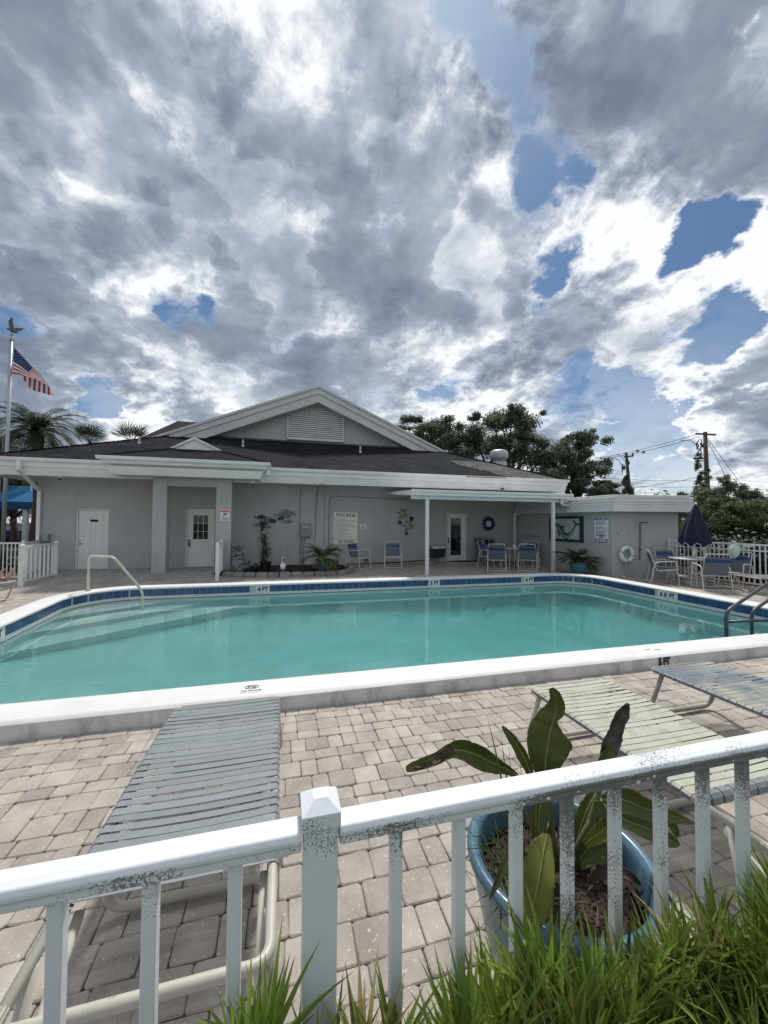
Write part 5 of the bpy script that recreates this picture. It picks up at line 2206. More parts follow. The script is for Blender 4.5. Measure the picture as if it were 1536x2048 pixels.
mb.build('feet', 'pel_green', pe)


def frond(mb, base, d, L_, width, droop, n_=16, rr=rnd, lw=.012, vee=.35, rachis=.006, stalk=.15):
    """feather palm frond: curved rib with leaflets both sides"""
    d = Vector(d).normalized()
    p = Vector(base)
    v = d.copy()
    pts = []
    for i in range(n_ + 1):
        pts.append((p.copy(), v.copy()))
        p = p + v * (L_ / n_)
        v = (v + Vector((0, 0, -droop / n_))).normalized()
    mb.tube([a for a, _ in pts], [rachis * (1 - .8 * i / n_) + .001 for i in range(n_ + 1)], 4)
    for i in range(1, n_ + 1):
        t = i / n_
        if t < stalk:
            continue
        a, v = pts[i]
        s = v.cross(Vector((0, 0, 1)))
        if s.length < .01:
            s = Vector((1, 0, 0))
        s.normalize()
        nrm = s.cross(v)
        ll = width * (math.sin(PI * min(1, (t - stalk) / (1 - stalk) * .86 + .12)) ** .7)
        for sg in (-1, 1):
            dd = (s * sg + v * .75 + nrm * vee + Vector((0, 0, rr.uniform(-.15, .1)))).normalized()
            for q in (0, .5):
                b0 = a - v * (L_ / n_) * q
                e = b0 + dd * ll * rr.uniform(.85, 1.1) + Vector((0, 0, -.18 * ll))
                m_ = b0.lerp(e, .5) + Vector((0, 0, .05 * ll))
                w_ = lw
                wv2 = v * w_
                mb.add([b0 - wv2 * .5, b0 + wv2 * .5, m_ + wv2, e, m_ - wv2], [(0, 1, 2, 4), (4, 2, 3)])


def palm_in_pot(name, label, c, nf, L_, width, m, droop=1.2, seed=1, lw=.010, elev=(.2, 1.4)):
    rr = random.Random(seed)
    t = thing(name, label, 'plant', c)
    for k in range(nf):
        mb = MB()
        a = 2 * PI * k / nf * 2.4 + rr.uniform(-.3, .3)
        e_ = rr.uniform(*elev)
        frond(mb, Vector(c), (math.cos(a), math.sin(a), e_), L_ * rr.uniform(.8, 1.1), width, droop * rr.uniform(.8, 1.2), 15, rr, lw)
        mb.build('frond', m, t)
    return t


# blue pot with pygmy palm in the bed
pc1 = Vector((1.22, 12.0, .09))
tag(pot('plant_pot', '', pc1, .20, .155, .38, 'pot_blue'), 'blue glazed pot in the bed holding the bushy palm', 'plant pot')
pp1 = palm_in_pot('pygmy_palm', 'bushy yellow green palm growing from the blue pot in the bed', pc1 + Vector((0, 0, .36)), 44, .80, .20, 'palm_light', 1.7, 5, elev=(.25, 2.2), lw=.009)
mb = MB()
for k in range(8):
    a = rnd.uniform(0, 2 * PI)
    mb.tube([(1.6 + .05 * math.cos(a), 12.05 + .05 * math.sin(a), .1), (1.62 + .06 * math.cos(a * 2), 12.05, .3), (1.55 + .12 * math.cos(a), 12.05 + .1 * math.sin(a), .45)], [.03, .022, .01], 5)
tag(mb.build('palm_stump', 'leaf_brown'), 'brown woody stump beside the blue pot in the bed', 'stump')

# teal pot with palm by the pump house
pc2 = Vector((9.05, 10.25, 0.0))
tag(pot('plant_pot', '', pc2, .245, .15, .40, 'pot_teal', bulge=.035), 'round teal glazed pot standing on the deck by the pump house', 'plant pot')
pp2 = palm_in_pot('potted_palm', 'drooping palm with dry stems growing from the round teal pot', pc2 + Vector((0, 0, .36)), 24, .85, .19, 'palm', 1.2, 9, elev=(.15, 1.7), lw=.014)
mb = MB()
for k in range(12):
    a = rnd.uniform(-.9, .9) - .3
    h = rnd.uniform(.1, .45)
    mb.tube([pc2 + Vector((.05 * math.cos(a), -.05, .36)), pc2 + Vector((.10 * math.cos(a) + .05, -.12 + .1 * math.sin(a), .36 + h)), pc2 + Vector((.22 + .2 * math.cos(a), -.1 + .2 * math.sin(a), .25)), pc2 + Vector((.34 + .1 * math.cos(a), -.12 + .2 * math.sin(a), .02))], [.008, .007, .006, .004], 5)
mb.build('dry_stem', 'leaf_brown', pp2)


# ================================================================ chairs and tables
def make_chair(label, frame='chair_frame'):
    """strap patio chair; local: faces -Y, origin on the ground"""
    t = thing('patio_chair', label, 'chair', (0, 0, 0))
    W_, r_ = .27, .0125
    mb = MB()
    for s in (-1, 1):
        x = s * (W_ + .02)
        mb = MB()
        mb.tube(rounded([(x, -.30, .0), (x, -.24, .60), (x, -.20, .63), (x, .16, .60), (x, .24, .55), (x, .33, .0)], .07), r_, 8)
        mb.build('arm_frame', frame, t)
    mb = MB()
    mb.tube(rounded([(-W_ + .02, -.26, .40), (-W_ + .02, .18, .36), (-W_ + .02, .36, .90), (W_ - .02, .36, .90), (W_ - .02, .18, .36), (W_ - .02, -.26, .40), (-W_ + .03, -.26, .40)], .06), r_, 8)
    mb.build('seat_frame', frame, t)
    mb = MB()
    for y_, z in ((-.29, .03), (.325, .03), (.20, .36), (-.265, .36)):
        mb = MB()
        mb.tube([(-W_ - .02, y_, z), (W_ + .02, y_, z)], r_ * .9, 6)
        mb.build('crossbar', frame, t)
    n_ = 9
    mb = MB()
    for i in range(n_):
        y_ = -.235 + i * .046
        z = .405 - (y_ + .26) * .09
        mb.b(-W_ + .01, W_ - .01, y_ - .019, y_ + .019, z + .008, z + .014)
    mb.build('seat_straps', 'sling_grey', t)
    for nm, i0, i1, m in (('back_straps', 0, 7, 'sling_grey'), ('blue_straps', 7, 9, 'sling_blue'), ('top_strap', 9, 10, 'sling_grey')):
        mb = MB()
        for i in range(i0, i1):
            f = .06 + i * .086
            c0 = Vector((0, .185 + f * .175, .365 + f * .52))
            d = Vector((0, .175, .54)).normalized()
            nn = Vector((0, -d.z, d.y))
            h = .021 if m == 'sling_grey' else .0225
            a, b_ = c0 - d * h, c0 + d * h
            o_ = nn * .014
            o2 = nn * -.014
            for of in (o_, ):
                mb.add([a + of + Vector((-W_ + .012, 0, 0)), a + of + Vector((W_ - .012, 0, 0)), b_ + of + Vector((W_ - .012, 0, 0)), b_ + of + Vector((-W_ + .012, 0, 0))], [(0, 1, 2, 3)])
                mb.add([a - of + Vector((-W_ + .012, 0, 0)), a - of + Vector((W_ - .012, 0, 0)), b_ - of + Vector((W_ - .012, 0, 0)), b_ - of + Vector((-W_ + .012, 0, 0))], [(3, 2, 1, 0)])
        mb.build(nm, m, t)
    return t


chair = make_chair('patio chair angled beside the planting bed under the cream rules board')
G1 = 'strap patio chairs under the clubhouse wall'
chair['group'] = G1
chair.location = (2.48, 12.75, .06)
chair.rotation_euler = (0, 0, R(38))
copy_tree(chair, (3.68, 12.75, .06), R(-14), 'patio chair standing alone against the wall below the turtles')
cA = copy_tree(chair, (6.95, 11.55, .03), R(149), 'patio chair nearest the waste bin, seen from behind at the round table')
copy_tree(chair, (7.15, 12.35, .06), R(35), 'patio chair half hidden behind the nearer chair beside the waste bin')
copy_tree(chair, (8.0, 11.3, .03), R(138), 'patio chair seen from behind just left of the right patio post')
copy_tree(chair, (8.72, 12.35, .05), R(-60), 'patio chair in deep shade between table and right patio post')


def make_table(name, label, c, r_, h, m='table', hole=False):
    t = thing(name, label, 'table', c)
    c = Vector(c)
    mb = MB()
    mb.lathe([(r_ * .98, h - .03), (r_, h - .02), (r_, h - .006), (r_ * .985, h), (0, h)], c, 36)
    mb.build('table_top', m, t)
    for k in range(4):
        a = PI / 4 + PI / 2 * k
        mb = MB()
        u = Vector((math.cos(a), math.sin(a), 0))
        mb.tube(rounded([c + u * r_ * .62 + Vector((0, 0, h - .03)), c + u * r_ * .60 + Vector((0, 0, h * .5)), c + u * r_ * .88], .15), .0125, 8)
        mb.build('leg', 'chair_frame', t)
    mb = MB()
    mb.tube([c + Vector((math.cos(k * PI / 12) * r_ * .6, math.sin(k * PI / 12) * r_ * .6, h * .5)) for k in range(24)], .009, 6, closed=True)
    mb.build('leg_ring', 'chair_frame', t)
    return t


tb1 = make_table('patio_table', 'round pale patio table under the patio cover with a small potted plant', (7.85, 12.05, .05), .5, .70)
tb1['group'] = 'round patio tables'
p = Vector((7.93, 12.0, .752))
pt_ = MB()
pt_.lathe([(.045, 0), (.055, .01), (.065, .12), (.06, .125), (.0, .115)], p, 16)
tag(pt_.build('table_planter', 'sign_white'), 'small white planter with dark leaves on the round table in the shade', 'plant pot')
mb = MB()
for k in range(18):
    a = rnd.uniform(0, 2 * PI)
    blade(mb, p + Vector((0, 0, .11)), (math.cos(a), math.sin(a), .7), .15, .018, 1.8)
tag(mb.build('table_plant', 'blade2'), 'dark leafy plant in the small white planter on the shaded table', 'plant')

# ---- umbrella set by the right fence
uc = Vector((10.72, 7.95, 0))
tb2 = make_table('patio_table', 'round pale patio table with the closed navy umbrella through its middle', uc, .56, .71)
tb2['group'] = 'round patio tables'
um = thing('closed_umbrella', 'closed navy patio umbrella with white piping in the round table', 'umbrella', uc)
top = Q(1391.5, 1008, uc.y)
bot = Vector((uc.x, uc.y, .06))
ax_ = (top - bot)
ax_n = ax_.normalized()
mb = MB()
mb.tube([bot, top], .019, 10)
mb.build('pole', 'chair_frame', um)
mb = MB()
mb.lathe([(.035, -.03), (.03, .02), (.0, .06)], top, 10, ax=tuple(ax_n))
mb.build('finial', 'sign_white', um)
# folded canopy: eight hanging folds
q = ax_n.to_track_quat('Z', 'Y')
mb = MB()
NR, NA = 14, 48
vs, fs = [], []
hem = []
LEN = 1.12
for i in range(NR + 1):
    t = i / NR
    z = -LEN * t
    for j in range(NA):
        a = 2 * PI * j / NA
        fold = .5 + .5 * math.cos(8 * a)
        r_ = (.035 + .40 * t ** .88) * (.80 + .20 * fold * min(1, t * 2)) * (1.0 + .10 * math.cos(a * 2 + .6) * t)
        if t > .86:
            r_ *= 1 - (t - .86) * .9
        zz = z - (.06 * (1 - fold) - .05 * fold) * (max(0, t - .75) * 4)
        p = top + q @ Vector((r_ * math.cos(a), r_ * math.sin(a), zz))
        vs.append(p)
        if i == NR:
            hem.append(p)
for i in range(NR):
    for j in range(NA):
        j2 = (j + 1) % NA
        fs.append((i * NA + j, (i + 1) * NA + j, (i + 1) * NA + j2, i * NA + j2))
mb.add(vs, fs)
cano = mb.build('canopy', 'navy_canvas', um, smooth=True)
mb = MB()
mb.tube(hem, .008, 5, closed=True)
mb.build('piping', 'piping', cano)
mb = MB()
c0 = top - ax_n * 1.28
mb.lathe([(.028, -.12), (.035, -.10), (.035, .10), (.028, .12)], c0, 10, ax=tuple(ax_n))
mb.build('crank_collar', 'sign_cream', um)
mb = MB()
mb.lathe([(.27, 0), (.28, .02), (.27, .075), (.22, .11), (.05, .125), (.035, .3), (.0, .3)], (uc.x - .02, uc.y - .05, 0), 32)
tag(mb.build('umbrella_base', 'concrete'), 'round grey concrete umbrella base under the right table', 'umbrella base')
G2 = 'strap patio chairs around the umbrella table'


def chair_at(x, y_, rz, label):
    c_ = copy_tree(chair, (x, y_, 0), R(rz), label)
    c_['group'] = G2
    return c_


chair_at(10.05, 8.25, 50, 'patio chair on the left side of the umbrella table, seen side on')
chair_at(10.30, 7.22, 149, 'patio chair nearest the pool with its back to it at the umbrella table')
chair_at(10.95, 8.75, -20, 'patio chair farthest back behind the umbrella table, mostly hidden')
chair_at(11.2, 7.3, -78, 'patio chair right of the umbrella table, beneath the hanging net')

# ---- rails at the pool
hr = thing('pool_handrail', 'cream pool handrail sloping down into the shallow end steps', 'handrail', (-3.7, 9.2, .13))
mb = MB()
p0 = G(176, 1182, .13)
pa = Q(178, 1112, p0.y)
end = G(284.5, 1212, -.14)
pb_ = Q(227, 1114, p0.y - .75)
pd = end + Vector((0, 0, .30))
mb.tube(rounded([p0, pa, pb_, pd, end + Vector((.02, -.02, -.5))], .12), .024, 12)
mb.build('rail', 'cream_rail', hr, smooth=True)
mb = MB()
mb.lathe([(.05, 0), (.045, .012), (.026, .016)], p0, 16)
mb.build('escutcheon', 'steel', hr)

ld = thing('pool_ladder_rails', 'dark grey double handrail leaving the deep end at right', 'handrail', (6.0, 4.3, .0))
for yy_, px in ((4.14, 1452), (4.42, 1503)):
    a = Q(px, 1226, yy_)
    nm = MB()
    nm.tube(rounded([(a.x, yy_, -.8), (a.x, yy_, a.z + .02), (a.x + .95, yy_ + .02, a.z + .42), (a.x + 2.1, yy_ + .02, a.z + .45), (a.x + 2.1, yy_, .0)], .12, 6), .024, 12)
    nm.tube([(a.x, yy_, a.z - .13), (a.x + 1.6, yy_, a.z - .16)], .019, 8)
    nm.build('rail', 'ladder', ld, smooth=True)


# ================================================================ fences
def fence(name, label, p0, p1, h, pitch, m='far_white', group=None, postw=.065, balw=.022, endposts=(True, True), mids=(), top=.045, z0=0.0, low=.10, extra=(), cat='fence'):
    a, b_ = Vector((*p0, z0)), Vector((*p1, z0))
    t = thing(name, label, cat, a, group=group)
    d = (b_ - a)
    L_ = d.length
    d.normalize()
    Z = Vector((0, 0, 1))
    ang = math.atan2(d.y, d.x)
    posts = ([0] if endposts[0] else []) + list(mids) + ([L_] if endposts[1] else [])
    for s in posts:
        mb = MB()
        w_ = postw / 2
        mb.b(-w_, w_, -w_, w_, 0, h + .02)
        mb.add([(-w_ - .006, -w_ - .006, h + .02), (w_ + .006, -w_ - .006, h + .02), (w_ + .006, w_ + .006, h + .02), (-w_ - .006, w_ + .006, h + .02), (0, 0, h + .055)], [(0, 1, 4), (1, 2, 4), (2, 3, 4), (3, 0, 4), (3, 2, 1, 0)])
        ob = mb.build('post', m, t, local=True)
        ob.location = d * s
        ob.rotation_euler = (0, 0, ang)
    for zz, hh_ in ((h - top, top), (low, .035)) + tuple(extra):
        mb = MB()
        mb.b(0, L_, -.022, .022, zz, zz + hh_)
        ob = mb.build('rail', m, t, local=True)
        ob.rotation_euler = (0, 0, ang)
    n_ = int(L_ / pitch)
    first = None
    for i in range(1, n_):
        s = L_ * i / n_
        if any(abs(s - q_) < postw * .7 for q_ in posts):
            continue
        if first is None:
            mb = MB()
            w_ = balw / 2
            mb.b(-w_, w_, -w_, w_, low + .03, h - top)
            first = mb.build('baluster', m, t, local=True)
            ob = first
        else:
            ob = first.copy()
            col.objects.link(ob)
        ob.location = d * s
        ob.rotation_euler = (0, 0, ang)
    return t


fence('white_fence', 'white baluster fence behind the umbrella table along the right deck edge', (11.55, 9.28), (11.55, 3.2), 1.13, .115, mids=(1.05, 2.85, 4.7), extra=((1.0 - .06, .03),))
fence('white_fence', 'dense white baluster fence left of the clubhouse corner', (-12.5, 12.25), (-6.62, 12.25), 1.02, .085, mids=(2.9,))
fence('white_fence', 'short white fence return between left fence and clubhouse corner', (-6.62, 12.25), (-7.1, 13.8), 1.0, .1, endposts=(False, True))
fence('ramp_railing', 'short white railing standing on the deck before the six panel door', (-6.02, 11.1), (-6.12, 12.75), .98, .2, balw=.04, postw=.09, cat='railing', group='short white ramp railings')
fence('ramp_railing', 'short white railing seen end on before the right porch pillar', (-1.68, 11.1), (-1.80, 12.6), .98, .2, balw=.04, postw=.09, cat='railing', group='short white ramp railings', z0=.02)

# hanging net by the fence
nn_ = QX(1468, 1100, 11.35)
ns = thing('hanging_net', 'pale mint framed mesh net hanging on the fence above the right chair', 'net', nn_)
mb = MB()
rp = []
for i in range(28):
    a = 2 * PI * i / 28
    cc_ = nn_ + Vector((0.02 * math.sin(a), .125 * math.cos(a) * (1 + .12 * math.cos(2 * a)), .21 * math.sin(a) * (1 + .08 * math.cos(a))))
    rp.append(cc_)
mb.tube(rp, .014, 6, closed=True)
mb.build('net_hoop', 'net_frame', ns)
mb = MB()
c_ = nn_ + Vector((-.04, .0, -.03))
rings = [rp]
for k, f in enumerate((.85, .6, .3)):
    rings.append([c_.lerp(p, f) + Vector((-.05 * (1 - f), 0, rnd.uniform(-.012, .012))) for p in rp])
vs = [p for r_ in rings for p in r_]
fs = []
for i in range(3):
    for j in range(28):
        fs.append((i * 28 + j, i * 28 + (j + 1) % 28, (i + 1) * 28 + (j + 1) % 28, (i + 1) * 28 + j))
fs.append(tuple(range(84, 112)))
mb.add(vs, fs)
mb.build('mesh_bag', 'net', ns, smooth=True)
mb = MB()
mb.bar(nn_ + Vector((.02, -.17, .1)), nn_ + Vector((.15, -.33, .12)), .03, .05)
mb.tube([nn_ + Vector((-.05, .1, -.22)), nn_ + Vector((-.08, .28, -.35)), nn_ + Vector((-.08, .34, -.65))], .008, 5)
mb.build('bracket', 'net_frame', ns)


# ================================================================ loungers
def make_lounger(label, x0, yf, m, ny, frame='frame', group=None, back=0.0, bare=.30):
    """strap lounger; foot end at yf, running towards -Y"""
    H_ = .40
    W_ = .627
    r_ = .0165
    t = thing('sun_lounger', label, 'sun lounger', (x0 + W_ / 2, yf, 0), group=group)
    yb = yf - ny * .0467 - .03
    ye = yb - bare
    # side rails and foot bar in one bent tube
    mb = MB()
    mb.tube(rounded([(x0, ye, H_), (x0, yf, H_), (x0 + W_, yf, H_), (x0 + W_, ye, H_), (x0, ye, H_), (x0, ye + .05, H_)], .055, 6), r_, 10)
    fr_ = mb.build('frame', frame, t, smooth=True)
    mb = MB()
    mb.tube(rounded([(x0 + .045, yb + .02, H_ - .03), (x0 + .045, ye - .05, H_ - .20), (x0 + W_ - .03, ye - .05, H_ - .20), (x0 + W_ - .03, yb + .02, H_ - .03)], .06, 6), r_ * .95, 10)
    bf_ = mb.build('back_frame', frame, t, smooth=True)
    if bare > .25 and not back:
        xa, xb = x0 + .045, x0 + W_ - .03
        tp = MB()
        tp.tube([(xa + (xb - xa) * .60, ye - .05, H_ - .20), (xa + (xb - xa) * .76, ye - .05, H_ - .20)], r_ * 1.06, 12)
        tp.build('brown_tape', 'tape', bf_)
    for k, (ya, sp) in enumerate(((yf - .10, .10), (yb - .02 + .42, .0), (ye + .16, -.10))):
        mb = MB()
        dx = .03
        yb2 = ya - sp * .2
        mb.tube(rounded([(x0 + .005, ya, H_ - .005), (x0 - dx, ya + sp, .03), (x0 + W_ + dx, ya + sp, .03), (x0 + W_ - .005, ya, H_ - .005)], .10, 6), r_ * (1.15 if k else 1.0), 10)
        ob = mb.build('leg', frame, t, smooth=True)
    me0 = None
    for i in range(ny):
        yc = yf - .055 - i * .0467
        hw = .0192
        prof = [(x0 + .02, H_ - r_ - .002), (x0 - r_ - .002, H_ - .008), (x0 - r_ - .0015, H_ + .008), (x0 - .004, H_ + r_ + .0025)]
        n_ = 6
        sag = rnd.uniform(.001, .010)
        for k in range(1, n_):
            f = k / n_
            prof.append((x0 + W_ * f, H_ + r_ + .0025 - sag * math.sin(PI * f)))
        prof += [(x0 + W_ + .004, H_ + r_ + .0025), (x0 + W_ + r_ + .0015, H_ + .008), (x0 + W_ + r_ + .002, H_ - .008), (x0 + W_ - .02, H_ - r_ - .002)]
        mb = MB()
        vs, fs = [], []
        sk = rnd.uniform(-.004, .004)
        tw = rnd.uniform(-.002, .002)
        for j, (x, z) in enumerate(prof):
            f = (x - x0) / W_
            o_ = sk * (f - .5) * 2
            for dy_, dz in ((-hw, -.0012), (-hw, .0012), (hw, .0012), (hw, -.0012)):
                vs.append((x, yc + dy_ + o_, z + dz + tw * (dy_ / hw)))
        k_n = len(prof)
        for j in range(k_n - 1):
            for q_ in range(4):
                fs.append((j * 4 + q_, j * 4 + (q_ + 1) % 4, (j + 1) * 4 + (q_ + 1) % 4, (j + 1) * 4 + q_))
        mb.add(vs, fs)
        mb.build('strap', m, t)
    if back:
        # raised back section whose rails are wrapped by its straps
        mb = MB()
        y1, z1 = yb - .02, H_ + .0
        for xx in (x0 + .03, x0 + W_ - .03):
            pass
        mb.tube([(x0 + .02, y1, H_ + .005), (x0 + W_ - .02, y1, H_ + .01)], r_ * 1.5, 10)
        mb.build('hinge_bar', m, t)
        for i in range(9):
            mb = MB()
            mb.tube([(x0 + .05 + i * .068, y1, H_ + .006), (x0 + .105 + i * .068, y1, H_ + .006)], r_ * 1.85, 10)
            mb.build('wrapped_strap', 'strap_grey', t)
    return t


GL = 'strap sun loungers between pool and front railing'
make_lounger('grey strapped sun lounger left of the railing post', -.645, 2.76, 'strap_grey', 28, group=GL)
make_lounger('mildewed pale green strapped sun lounger behind the large blue pot', 1.76, 2.47, 'strap_dirty', 24, group=GL, back=1)
make_lounger('half mildewed grey sun lounger at the right edge nearest the kerb', 2.97, 2.56, 'strap_half', 32, 'frame_grey', group=GL, bare=.2)
# far loungers cut by the picture's sides


def side_lounger(label, c, rz, m):
    t = thing('sun_lounger', label, 'sun lounger', (0, 0, 0), group='beige framed loungers on the far deck')
    W_, H_, L_ = .62, .38, 1.9
    mb = MB()
    mb.tube(rounded([(0, -W_ / 2, H_), (0, W_ / 2, H_), (-L_, W_ / 2, H_), (-L_, -W_ / 2, H_), (0, -W_ / 2, H_), (0, -W_ / 2 + .05, H_)], .05), .016, 8)
    mb.build('frame', 'frame', t, smooth=True, local=True)
    for x, sp in ((-.02, -.14), (-.95, 0), (-1.75, .1)):
        mb = MB()
        mb.tube(rounded([(x, -W_ / 2, H_), (x + sp, -W_ / 2, .02), (x + sp, W_ / 2, .02), (x, W_ / 2, H_)], .09), .016, 8)
        mb.build('leg', 'frame', t, smooth=True, local=True)
    for i in range(38):
        mb = MB()
        x = -.06 - i * .047
        mb.b(x - .02, x + .02, -W_ / 2 - .015, W_ / 2 + .015, H_ + .016, H_ + .019)
        mb.build('strap', m, t, local=True)
    t.location = c
    t.rotation_euler = (0, 0, rz)
    return t


a = G(22, 1163, .38)
sl1 = side_lounger('sun lounger at the left picture edge carrying a person', (a.x, a.y - .25, 0), R(-10), 'strap_grey')
b_ = G(1498, 1156, .40)
sl2 = side_lounger('sun lounger at the right picture edge on the far deck', (b_.x + .36, b_.y + .28, 0), R(165), 'strap_grey')

# ---- person lying on the left lounger, feet towards the pool
pr = thing('person', 'barefoot person lying on the left lounger, feet towards the pool', 'person', (0, 0, 0))


def skin_chain(name, chains, m, parent, lv=2):
    """continuous body: chains of (point, radius) joined on shared first vertices"""
    me = bpy.data.meshes.new(name)
    vs, es, rs = [], [], []
    idx = {}

    def vid(p, r_):
        k = tuple(round(c_, 4) for c_ in p)
        if k not in idx:
            idx[k] = len(vs)
            vs.append(p)
            rs.append(r_)
        return idx[k]
    for ch in chains:
        ids = [vid(p, r_) for p, r_ in ch]
        es += list(zip(ids[:-1], ids[1:]))
    me.from_pydata(vs, es, [])
    ob = bpy.data.objects.new(name, me)
    col.objects.link(ob)
    me.materials.append(M[m])
    md = ob.modifiers.new('skin', 'SKIN')
    md.use_smooth_shade = True
    sv = me.skin_vertices[0].data
    for i, r_ in enumerate(rs):
        sv[i].radius = (r_, r_) if not isinstance(r_, tuple) else r_
    sv[0].use_root = True
    ss = ob.modifiers.new('sub', 'SUBSURF')
    ss.levels = lv
    ss.render_levels = lv
    ob.parent = parent
    return ob


Hh = .47
pel = (-1.02, 0, Hh + .02)
ch = [[(pel, .12), ((-1.2, 0, Hh + .03), .125), ((-1.42, 0, Hh + .10), .14), ((-1.56, 0, Hh + .2), .09), ((-1.63, 0, Hh + .25), .055), ((-1.72, 0, Hh + .32), .085), ((-1.80, 0, Hh + .37), .075)]]
for s in (-1, 1):
    ch.append([(pel, .12), ((-.96, s * .10, Hh), .095), ((-.72, s * .12, Hh + .02), .078), ((-.52, s * .12, Hh + .05), .058), ((-.34, s * .12, Hh + .0), .055), ((-.13, s * .11, Hh - .02), .036), ((-.06, s * .11, Hh - .01), .038),
               ((-.03, s * .112, Hh + .05), .038), ((.0, s * .115, Hh + .12), .032), ((.03, s * .12, Hh + .165), .024)])
    ch.append([((-1.42, 0, Hh + .10), .14), ((-1.45, s * .19, Hh + .10), .06), ((-1.28, s * .27, Hh + .0), .042), ((-1.08, s * .27, Hh - .01), .034), ((-.98, s * .22, Hh + .0), .028)])
body = skin_chain('body', ch, 'skin', pr)
for s in (-1, 1):
    tm_ = MB()
    for k in range(5):
        yy_ = s * (.095 + .0165 * k) if True else 0
        r_ = .0125 - .0015 * k
        tm_.ball((.035 - .004 * k, s * .12 + (k - 2) * .0165 * s, Hh + .185 - .006 * k), (r_, r_ * .9, r_ * 1.7), 8, 6)
    tm_.build('toes', 'skin', pr, smooth=True, local=True)
tr_ = MB()
tr_.ball((-1.0, 0, Hh + .015), (.17, .185, .135), 16, 10)
tr_.build('shorts', 'swim', pr, smooth=True, local=True)
pr.location = (a.x - .03, a.y - .10, -.02)
pr.rotation_euler = (0, 0, R(-10))

# ================================================================ front railing
FY = .71
frl = thing('front_railing', 'weathered white railing with square post crossing the foreground, speckled with black mould', 'railing', (.075, FY, 0))
RT = 1.07
for x0, x1 in ((-1.9, .0385), (.1045, 2.352), (2.418, 4.6)):
    mb = MB()
    # moulded handrail: rounded top cap over a lower rail
    prof = [(-.0225, 1.033), (-.0225, 1.047), (-.0265, 1.0495), (-.0265, 1.057), (-.0215, 1.0655), (-.008, 1.069), (.008, 1.069), (.0215, 1.0655), (.0265, 1.057), (.0265, 1.0495), (.0225, 1.047), (.0225, 1.033)]
    k = len(prof)
    vs = [(x, FY + y_, z) for x in (x0, x1) for y_, z in prof]
    fs = [(i, (i + 1) % k, k + (i + 1) % k, k + i) for i in range(k)] + [tuple(range(k))[::-1], tuple(range(k, 2 * k))]
    mb.add(vs, fs)
    mb.build('top_rail', 'rail_front', frl, bevel=.0022, seg=2)
    mb = MB()
    mb.b(x0, x1, FY - .022, FY + .022, .07, .105)
    mb.build('bottom_rail', 'rail_front', frl)
mb = MB()
mb.b(.0425, .1005, FY - .029, FY + .029, 0, 1.09)
post = mb.build('post', 'rail_front', frl, bevel=.003, seg=2)
mb = MB()
w_ = .0335
mb.b(.0715 - w_, .0715 + w_, FY - w_, FY + w_, 1.072, 1.098)
k_ = .030
mb.add([(.0715 - w_, FY - w_, 1.0982), (.0715 + w_, FY - w_, 1.0982), (.0715 + w_, FY + w_, 1.0982), (.0715 - w_, FY + w_, 1.0982), (.0715 - .012, FY - .012, 1.116), (.0715 + .012, FY - .012, 1.116), (.0715 + .012, FY + .012, 1.116), (.0715 - .012, FY + .012, 1.116)],
       [(0, 1, 5, 4), (1, 2, 6, 5), (2, 3, 7, 6), (3, 0, 4, 7), (4, 5, 6, 7)])
cap = mb.build('post_cap', 'rail_front', post, bevel=.002)
xsb = [-.325 - .1275 * i for i in range(1, 11)] + [-.325, -.197, -.070, .213, .3425, .4695, .5935, .7190, .8455, .9740, 1.103, 1.23, 1.357, 1.484, 1.61, 1.737, 1.864, 1.99, 2.117, 2.245] + [2.53 + .1275 * i for i in range(16)]
b0 = None
for x in xsb:
    if b0 is None:
        mb = MB()
        mb.b(-.011, .011, -.011, .011, .10, 1.0325)
        b0 = mb.build('baluster', 'rail_front', frl, bevel=.0022, local=True)
        ob = b0
    else:
        ob = b0.copy()
        col.objects.link(ob)
    ob.location = (x - .075, rnd.uniform(-.001, .001), 0)
    ob.rotation_euler = (0, 0, rnd.uniform(-.02, .02))
mb = MB()
mb.b(2.35, 2.42, FY - .033, FY + .033, 0, 1.09)
mb.build('post', 'rail_front', frl)
# flakes of lifted paint
fk = MB()
for i in range(26):
    x = rnd.choice([rnd.uniform(-.4, .03), rnd.uniform(.12, 1.1)])
    z = rnd.uniform(1.035, 1.045)
    s_ = rnd.uniform(.002, .006)
    p = Vector((x, FY - .0230, z))
    fk.add([p + Vector((-s_, 0, -s_ * .4)), p + Vector((s_ * .6, -.001, -s_)), p + Vector((s_, -.0025, s_ * .5)), p + Vector((-s_ * .3, -.001, s_))], [(0, 1, 2, 3)])
tag(fk.build('paint_flakes', 'far_white', frl), kind='stuff')

